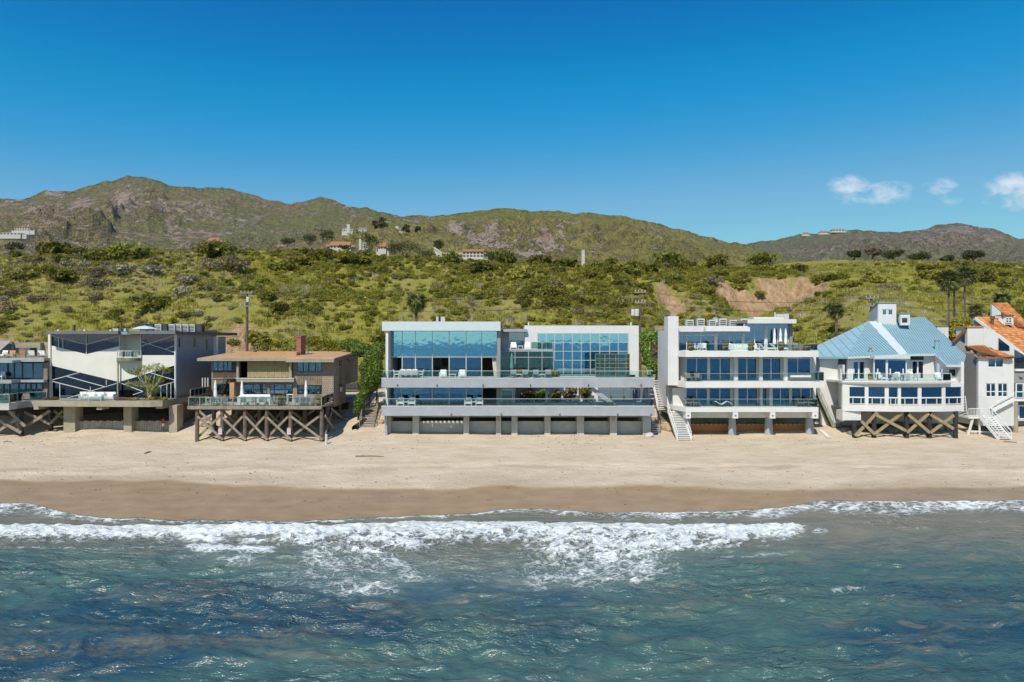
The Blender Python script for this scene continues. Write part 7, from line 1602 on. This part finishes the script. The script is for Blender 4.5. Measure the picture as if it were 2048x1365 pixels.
# left house roof terrace clutter
for i, (px, m, lab) in enumerate(((6,'white_cloth','white cushion seat at the left edge of the left house roof terrace'),(22,'roof_tan','tan seat on the left house roof terrace'),(43,'terracotta','orange seat in the middle of the left house roof terrace'),(62,'curtain','beige seat on the left house roof terrace'),(84,'white_cloth','white seat near the zigzag house on the left roof terrace'))):
    put('lc'+m,mk_lowchair(m,'tan_concrete'),px,76.3,Z0r,.2*i,lab,None,.95)
for i, px in enumerate((8,25,52)): put('wk',wk,px,73.2,Z01,.3*i,('left','middle','right')[i]+' dark wicker chair on the glass railed deck of the left house')
put('wch',wch,2,74.9,Z02,0,'white chair on the middle floor ledge of the left house')

# ------------------------------------------------------------------ stairs and beach things
def g(x,y): return float(sandz(x,y))
def P3(px, py, Y): return (wx(px,Y),Y,wz(py,Y))
stair('timber_stairs','weathered grey timber stairs with rope rails beside the ivy tree',(wx(733,75.2),75.2,g(wx(733,75.2),75.2)),(wx(744,83.5),83.5,wz(807,83.5)),1.55,15,'fence_wood','timber',hr=.95,tread=.56)
stair('beach_stairs','long white stairs with rails running down to the sand in front of the chimney',(wx(1369,71.2),71.2,g(wx(1369,71.2),71.2)),(wx(1349,74.3),74.3,wz(823,74.3)),1.45,17,'white_paint',hr=.85,tread=.24)
stair('upper_stairs','upper white stairs beside the end of the glass house decks',(wx(1327,77.5),77.5,wz(822,77.5)),(wx(1314,82),82,wz(761,82)),1.25,18,'white_paint',hr=.85,tread=.22)
stair('lower_stairs','small shaded white stairs at the right corner of the glass house',(wx(1312.5,74.2),74.2,g(wx(1312.5,74.2),74.2)),(wx(1308,76.4),76.4,wz(836,76.4)),.85,9,'alu','timber',hr=.8,tread=.2)
stair('side_stairs','steep green grey stairs in the alley between white terrace and blue roof houses',(wx(1664,75.5),75.5,g(wx(1664,75.5),75.5)),(wx(1629,75.9),75.9,wz(778,75.9)),.7,18,'green_rust','grey_metal',side=(0,1,0),hr=.9,rails=(-1,),tread=.26)
stair('white_beach_stairs','white picket stairs running down to the sand by the tile roof house',(wx(2010,71.6),71.6,g(wx(2010,71.6),71.6)),(wx(1972,73.6),73.6,wz(835,73.6)),1.3,11,'white_paint',hr=.95,tread=.3)
def landing():
    Y = 73.7; z = wz(834.5,73.6); x0, x1 = wx(1937,Y), wx(1972,Y); t = thing('stair_landing','white railed stair landing between blue roof and tile roof houses','landing',((x0+x1)/2,Y,2.7))
    W(t,'platform','white_paint',(x0,x1,Y,Y+1.6,z-.18,z)); picket(t,[(x0+.05,Y+.06,z),(x1-.05,Y+.06,z)],.9,'white_paint',.16)
    MB().bar((x0+.6,Y+.2,z-.18),(x0-.25,Y-.1,2.3),.22,.12).build('post',M['cream'],t); MB().bar((x1-.5,Y+.3,z-.18),(x1-.5,Y+.3,2.3),.14).build('post',M['white_paint'],t); MB().bar((x0,Y+.3,3.25),(x1+.9,Y+.3,3.1),.1,.16).build('beam',M['cream'],t)
    for i in range(7): a = i/6; MB().bar((x0-.4+a*.3,Y+.9,z+.1+.3*i),(x0+.3-a*.2,Y+.7,z+.35+.3*i),.04).build('ladder_rung',M['white_paint'],t)
    MB().bar((x0-.5,Y+.9,z),(x0-.2,Y+.9,z+2.2),.06).build('ladder_rail',M['white_paint'],t); MB().bar((x0+.35,Y+.7,z),(x0+.1,Y+.7,z+2.2),.06).build('ladder_rail',M['white_paint'],t)
landing()
def pipe():
    x, Y = wx(709,74.6), 74.6; z = wz(857,74.6); t = thing('drain_pipe','black corrugated drain pipe end poking from the sand by the timber stairs','pipe',(x,Y,g(x,Y))); k = 14; b = MB(); b.tube((x,Y,z),(x+.5,Y+3,z+.5),.30,.30,k,False); b.build('pipe',M['dark_metal'],t); MB().tube((x+.16,Y+.9,z+.15),(x+.17,Y+.95,z+.16),.27,.27,k).build('inner_wall',M['pile_black'],t)
    for i in range(5): q = i*.12; MB().tube((x+q*.16,Y+q,z+q*.16),(x+q*.16+.01,Y+q+.06,z+q*.16+.01),.325,.325,k,False).build('ring',M['dark_metal'],t)
pipe()
def post_():
    x, Y = wx(652.5,69.6), 69.6; z = g(x,Y); t = thing('marker_post','short white wooden marker post in the sand by the shingle house piles','post',(x,Y,z)); MB().tube((x,Y,z-.3),(x,Y,z+.95),.13,.12,9).build('post',M['ac'],t); MB().tube((x,Y,z+.952),(x,Y,z+1.02),.14,.10,9).build('cap',M['white_paint'],t)
post_()
def lump(name, label, cat, c, r, m, seed, group=None, sub=2, zs=.7):
    import bmesh
    bm = bmesh.new(); bmesh.ops.create_icosphere(bm, subdivisions=sub, radius=1); rr = random.Random(seed); o = np.array([rr.random()*50 for _ in range(2)])
    for v in bm.verts:
        k = .72+.55*float(fbm(np.array(v.co.x*1.3+o[0]+v.co.z), np.array(v.co.y*1.3+o[1]-v.co.z*.7), 3, seed)); v.co = Vector((v.co.x*r*k, v.co.y*r*k, v.co.z*r*k*zs))
    me = bpy.data.meshes.new(name); bm.to_mesh(me); bm.free(); me.materials.append(M[m]); ob = bpy.data.objects.new(name, me); COL.objects.link(ob); ob.location = c; ORG[ob.name] = Vector(c)
    return tag(ob, label, cat, group)
for i, (px, Y, r) in enumerate(((1782,75.0,1.0),(1800,75.3,1.15),(1830,75.2,.9),(1844,75.5,1.0),(1870,75.6,.9),(1895,75.8,.8),(1720,74.9,.6),(1687,74.2,.5),(1700,73.4,.4),(1672,75.5,.55))):
    x = wx(px,Y); lump('boulder', ('first','second','third','fourth','fifth','sixth','seventh','eighth','ninth','tenth')[i]+' grey boulder in the rock pile under the blue roof house', 'boulder', (x,Y,g(x,Y)+r*.15), r, 'rock', 60+i, 'boulders under the blue roof house')
for i, (px, Y, r, lab) in enumerate(((1331,75.6,.8,'large tan boulder beside the white stairs'),(1322,76.2,.6,'tan boulder behind the small shaded stairs'),(1338,75.2,.55,'low tan slab rock left of the white beach stairs'),(1318,77.2,.6,'upper tan boulder under the upper white stairs'),(762,77.0,.5,'tan rock between timber stairs and glass house'),(690,79,.5,'grey rock in the shade beside the shingle house'))):
    x = wx(px,Y); lump('boulder', lab, 'boulder', (x,Y,g(x,Y)+r*.2), r, 'rock_tan' if i < 5 else 'rock', 80+i)
x = wx(1298,73.1); lump('boulder','pale round boulder at the right corner of the glass house wall','boulder',(x,73.1,g(x,73.1)+.1),.5,'concrete',91,None,3,.75)
def log(label, a, b, r, m='log', name='driftwood_log'):
    (pa,ya),(pb,yb) = a, b; A = Vector((wx(pa,ya),ya,0)); B = Vector((wx(pb,yb),yb,0)); A.z = g(A.x,A.y)+r*.5; B.z = g(B.x,B.y)+r*.5; Mi = A.lerp(B,.55)+Vector((0,.12,.03)); ob = MB().tube(A,Mi,r,r*.8,7).tube(Mi,B,r*.8,r*.35,7).tube(A.lerp(B,.2)+Vector((0,0,r*.3)),A.lerp(B,.3)+Vector((0,.3,.22)),r*.35,r*.15,6).build(name,M[m]); return tag(ob,label,'driftwood')
log('long dark driftwood branch lying on the sand below the ivy tree',(711,64.3),(768,64.2),.09); log('short curved driftwood stick on the sand below the zigzag house',(289,65.4),(303,66.2),.08)
log('small dark stick on the sand at the far left below the piles',(8,70.6),(24,70.5),.07); log('bleached driftwood log beside the alley stairs foot',(1641,74.2),(1662,72.0),.16,'cream'); log('second bleached driftwood log leaning beside the alley stairs foot',(1646,73.6),(1658,71.8),.13,'cream'); log('dark flat plank of wood at the foot of the white picket stairs',(2008,70.6),(2034,70.2),.09)
# kelp and pebble litter
def litter():
    r = np.random.default_rng(12); V = []; F = []
    for i in range(520):
        if i < 260: px, py = r.choice([1130,1215,1150,1480,60,760,1700])+r.normal()*60, 884+r.normal()*7
        else: px, py = r.uniform(-50,2100), r.choice([938,962,948])+r.normal()*9
        Y = 10.6*K/(py-682.5) if py < 910 else 11.1*K/(py-682.5); x = wx(px,Y); z = g(x,Y)+.012; a = r.random()*3.14; l = .05+.16*r.random()**2; w = .025+.03*r.random(); dx, dy = math.cos(a)*l, math.sin(a)*l*.6; b = len(V)
        V += [(x-dx-w*math.sin(a),Y-dy,z-.03),(x+dx,Y+dy-w,z-.03),(x+dx+w,Y+dy+w,z-.03),(x-dx+w,Y-dy+w,z-.03),(x,Y,z+.05)]; F += [(b,b+1,b+4,b+4),(b+1,b+2,b+4,b+4),(b+2,b+3,b+4,b+4),(b+3,b,b+4,b+4)]
    me = bpy.data.meshes.new('kelp_litter'); me.from_pydata([tuple(map(float,v)) for v in V],[],[f[:3] for f in F]); me.materials.append(M['pile']); o = bpy.data.objects.new('kelp_litter',me); COL.objects.link(o); tag(o,'scattered dark kelp scraps and pebbles on the sand','kelp',kind='stuff')
litter()
# red and white lifebuoy style notice on zigzag house pier side
def pump():
    x, Y = wx(326,74.5), 74.5; z = 2.6; t = thing('red_sign_post','small red post with a white notice by the plank bulkhead of the zigzag house','sign',(x,Y,z)); W(t,'post','pile',(x-.05,x+.05,Y+.06,Y+.14,z-.5,wz(838,Y))); W(t,'board','red',(x-.16,x+.16,Y,Y+.05,wz(847,Y),wz(838,Y))); W(t,'notice','white_paint',(x-.14,x+.14,Y-.012,Y-.002,wz(853,Y),wz(847.5,Y)))
pump()
# courtyard plants seen under the upper deck of the glass house
for i, (px, py, r, m, lab) in enumerate(((1055,792,15,'lf_dark','dark leafy shrub in the courtyard under the glass house deck'),(1083,792,14,'lf_hedge','green shrub left of the bright one in the glass house courtyard'),(1112,794,10,'lf_pine','bright yellow green shrub in the glass house courtyard'),(1140,785,14,'lf_brown','brown climbing plant on the white courtyard wall of the glass house'),(1172,783,12,'lf_dark','dark creeper right of the white courtyard wall of the glass house'))):
    Y = 77.2; x = wx(px,Y); hedge(lab,'leafy_bush',[bl(px,py,Y,r,13,.8),bl(px+r*.4,py-6,Y,r*.7,9,.6),bl(px-r*.4,py+6,Y,r*.7,9,.6)],m,900,.11,440+i,[(x,Y,Zl,Zl+1.4)],(x,Y,Zl))
for i, (px, Y, lab) in enumerate(((1040,75.9,'low bush in front of the green glass hall on the upper deck'),(1100,75.9,'yellow green bush at the right end of the green glass hall on the upper deck'))):
    x = wx(px,Y); hedge(lab,'leafy_bush',[(x,Y-.25,Zu+.45,.75,.35,.4),(x+.6,Y-.25,Zu+.35,.5,.3,.35)],('lf_dark','lf_pine')[i],700,.1,450+i,[(x,Y-.25,Zu,Zu+.4)],(x,Y-.25,Zu))

# ------------------------------------------------------------------ poles and wires
TIPS = {}
def pole(label, key, px, ytop, Y, arms, tr=None):
    x = wx(px,Y); z0 = 6.0; zt = wz(ytop,Y); t = thing('utility_pole', label, 'utility pole', (x,Y,z0)); MB().tube((x,Y,z0-.3),(x,Y,zt),.24,.17,9).build('pole',M['pole_wood'],t); TIPS[key] = []
    for py, w in arms:
        z = wz(py,Y); a = MB().box(x-w/2,x+w/2,Y-.27,Y-.12,z-.11,z+.11).build('crossarm',M['timber'],t)
        for k in range(4):
            xi = x-w/2+.12+(w-.24)*k/3; MB().lathe((xi,Y-.19,z+.112),[(.05,0),(.07,.08),(.04,.2)],6).build('insulator',M['ac'],a); TIPS[key].append((xi,Y-.19,z+.3))
    if tr:
        for dx, py, r, h in tr: z = wz(py,Y); MB().lathe((x+dx,Y-.45,z-h/2),[(r*.9,0),(r,.06),(r,h-.1),(r*.8,h)],12).build('transformer',M['ac'],t)
    return t
pole('utility pole with two crossarms and a transformer behind the shingle house','a',494,585,97.5,((586.5,1.75),(613,1.9)),((.32,600,.24,.75),))
pole('tall utility pole with grey transformers beside the glass house block','b',1280,584,95.5,((585,1.6),(606,1.5)),((-.5,626,.3,1.0),(-1.05,626,.28,.9)))
pole('half hidden utility pole with crossarms behind the blue roof house','c',1743,595,97.5,((597,1.9),(612,1.5)))
pole('utility pole hidden past the left edge of the view','d',-330,590,97.5,((592,1.8),(613,1.8))) ; pole('utility pole past the right edge of the view','e',2330,595,97.5,((597,1.9),(612,1.5)))
def wire(label, p, q, sag):
    b = MB(); n = 14; pr = None
    for i in range(n+1):
        t = i/n; c = Vector(p).lerp(Vector(q),t)-Vector((0,0,sag*4*t*(1-t)))
        if pr is not None: b.tube(pr,c,.016,.016,4,False)
        pr = c
    tag(b.build('power_line',M['wire']),label,'cable','overhead cables')
for ka, kb, nm in (('d','a','left of the shingle house pole'),('a','b','between the shingle house pole and the glass house pole'),('b','c','between the glass house pole and the blue roof pole'),('c','e','right of the blue roof pole')):
    for i in (0,2,4,7): wire(('highest','second','third','lowest')[(0,2,4,7).index(i)]+' overhead cable '+nm, TIPS[ka][i], TIPS[kb][i], 1.3)
    for j, dz in enumerate((5.2,6.4)):
        a = Vector(TIPS[ka][0])-Vector((-.8,0,dz)); b_ = Vector(TIPS[kb][0])-Vector((-.8,0,dz)); wire(('upper','lower')[j]+' telephone cable '+nm, a, b_, 1.0)

# ------------------------------------------------------------------ far buildings
def far_house(label, px, py, wpx, hpx, Y, roof=None, rows=2, cols=5, d=None, tower=None):
    x = wx(px,Y); z = wz(py,Y); w = wpx/K*Y; h = hpx/K*Y; d = d or w*.4; t = thing('far_house', label, 'house', (x,Y,z)); W(t,'wall','far_white',(x-w/2,x+w/2,Y,Y+d,z-6,z+h))
    if roof: MB().prism([(x-w/2-w*.02,Y-.6,z+h+.02),(x+w/2+w*.02,Y-.6,z+h+.02),(x+w/2,Y+d*.6,z+h+roof),(x-w/2,Y+d*.6,z+h+roof)],(0,0,.35)).build('roof',M['far_tile'],t)
    for j in range(rows):
        for i in range(cols):
            xx = x-w/2+w*(i+.5)/cols; zz = z+h*(j+.5)/rows; ww = w/cols*.32; hh = h/rows*.28; f = W(t,'window','far_dark',(xx-ww,xx+ww,Y-.12,Y-.02,zz-hh,zz+hh))
    rr = random.Random(int(px*7+py)); 
    for s in (-1, 1):
        ww = w*rr.uniform(.18,.35); hh = h*rr.uniform(.35,.7); xc = x+s*(w/2+ww/2)*.98; wg = W(t,'wing','far_white',(xc-ww/2,xc+ww/2,Y+rr.uniform(.5,2.5),Y+d*.8,z-6,z+hh))
        if roof: MB().prism([(xc-ww/2-.3,Y,z+hh+.02),(xc+ww/2+.3,Y,z+hh+.02),(xc+ww/2,Y+d*.5,z+hh+roof*.5),(xc-ww/2,Y+d*.5,z+hh+roof*.5)],(0,0,.3)).build('roof',M['far_tile'],t)
        W(t,'window','far_dark',(xc-ww*.25,xc+ww*.25,Y+.3,Y+.45,z+hh*.3,z+hh*.65))
    if tower: tp, tw, th = tower; tx = wx(tp,Y); W(t,'tower','far_white',(tx-tw/K*Y/2,tx+tw/K*Y/2,Y-1,Y+d*.4,z-3,z+th/K*Y))
    return t
def far_place(at, label, px, py, wpx, hpx, dy=0, **k):
    p = at(px, py); return far_house(label, px, py, wpx, hpx, p[1]+dy, **k)
far_house('long white building with a tan roof on the left mountainside',44,462,30,7,1080,1.5,2,6); far_house('low white wall building under the left mountainside house',20,470,42,4,1060,None,1,6)
far_house('white villa with red roof at the top left of the hillside cluster',694,463,15,7,980,None,2,3,tower=(697,6,14)); far_house('white villa left of the dark cedar trees in the hillside cluster',726,461,15,5,990,None,2,4); far_house('white villa right of the dark cedar trees in the hillside cluster',790,463,22,5,940,None,2,5,tower=(794,6,10))
far_house('long orange roofed building on the skyline left of the dark tree',680,497,40,5,470,3.0,1,6); far_house('white walled campus block beside the dark tree',726,497,12,11,480,None,2,2,tower=(721,5,18)); far_house('orange roofed building right of the dark tree',764,499,16,5,470,3.0,1,3); far_house('small red roofed house on the crest above the left slope',427,487,22,4,420,2.0,1,3)
far_house('low white hall on the skyline',905,514,46,8,440,None,1,5); far_house('white terraced building with orange roof on the skyline',946,515,42,11,436,1.6,2,6)
def sail():
    Y = 446; t = thing('far_house','white swept roof hall left of the skyline buildings','house',(wx(880,Y),Y,wz(515,Y))); MB().ppoly([(866,497),(870,497),(884,507),(900,508),(900,516),(876,516)],Y,9).build('wall',M['far_white'],t); MB().ppoly([(865,495.5),(870,495.5),(885,506),(901,506.5),(901,507.8),(884,507.6),(869,497.6)],Y-.6,10).build('roof',M['ac'],t)
sail()
def pillar():
    Y = 205; x = wx(1166.5,Y); z = float(bluffz(x,Y)); t = thing('white_pillar','tall white pillar standing on the bluff skyline','pillar',(x,Y,z)); r = 3.1/K*Y; W(t,'shaft','far_white',(x-r,x+r,Y,Y+1.2,z-.5,wz(500.5,Y))); W(t,'base','tan_concrete',(x-r*1.5,x+r*1.5,Y-.3,Y+1.5,z-.6,z+.7)); W(t,'cap','far_white',(x-r*1.05,x+r*1.05,Y-.08,Y+1.28,wz(500.4,Y),wz(499.6,Y)))
pillar()
for i, (px, w) in enumerate(((1648,14),(1677,24),(1612,10))): far_house(('white house at the middle of the right skyline ridge','long white house at the right of the right skyline ridge','small white house at the left of the right skyline ridge')[i],px,(467,463,470)[i],w,4,3290,4,1,4)
for i, (px, py, w, h, Y, lab) in enumerate(((743,503,44,34,440,'big dark rounded tree among the orange roofed buildings'),(765,462,24,28,960,'dark cedar tree in the middle of the hillside villas'),(750,462,14,22,962,'narrow dark tree left of the hillside cedar'),(812,465,18,16,930,'dark tree right of the hillside villas'),(835,466,14,14,930,'small dark tree furthest right of the hillside villas'),(690,508,22,18,420,'grey green tree in front of the long orange roofed building'),(820,510,50,26,430,'broad dark tree clump left of the white skyline halls'),(790,508,40,20,432,'dark tree clump right of the orange roofed building'),(878,500,26,18,470,'dark trees behind the white swept roof hall'),(850,517,36,18,425,'low dark tree left of the white swept roof hall'),(985,518,28,14,415,'low dark tree right of the terraced building'),(1010,524,30,12,405,'brown bush tree further right of the terraced building'),(655,482,36,22,900,'dark wood edge left of the hillside villas'),(620,490,40,20,880,'dark tree group far left of the hillside villas'),(725,482,50,16,900,'dark tree band below the hillside villas'),(575,492,30,14,700,'round dark tree on the crest left of the orange roofs'),(30,498,34,12,500,'dark round tree on the crest at the left edge'))):
    tree('far_tree', lab, (wx(px,Y),Y,wz(py,Y)-1.5), h/K*Y+1.5, w/2/K*Y, 'lf_tree', 500+i, .30/170*Y*.62, 620, .35/440*Y*.6, 1., .85, 'trees on the far hills', low=.15)

# ------------------------------------------------------------------ sea air
def haze(density):
    b = MB().box(-9400,9400,-9400,6000,-4,660); o = b.build('haze', None)
    o.data.materials.clear(); m = bpy.data.materials.new('sea_haze'); m.use_nodes = True; t = m.node_tree; t.nodes.clear()
    out = t.nodes.new('ShaderNodeOutputMaterial'); v = t.nodes.new('ShaderNodeVolumePrincipled'); v.inputs['Color'].default_value = (.80,.88,1,1); v.inputs['Density'].default_value = density; v.inputs['Anisotropy'].default_value = .2
    t.links.new(v.outputs[0], out.inputs['Volume']); o.data.materials.append(m); tag(o, 'thin sea haze in the air over the whole coast', 'haze', kind='stuff')
haze(.00002)
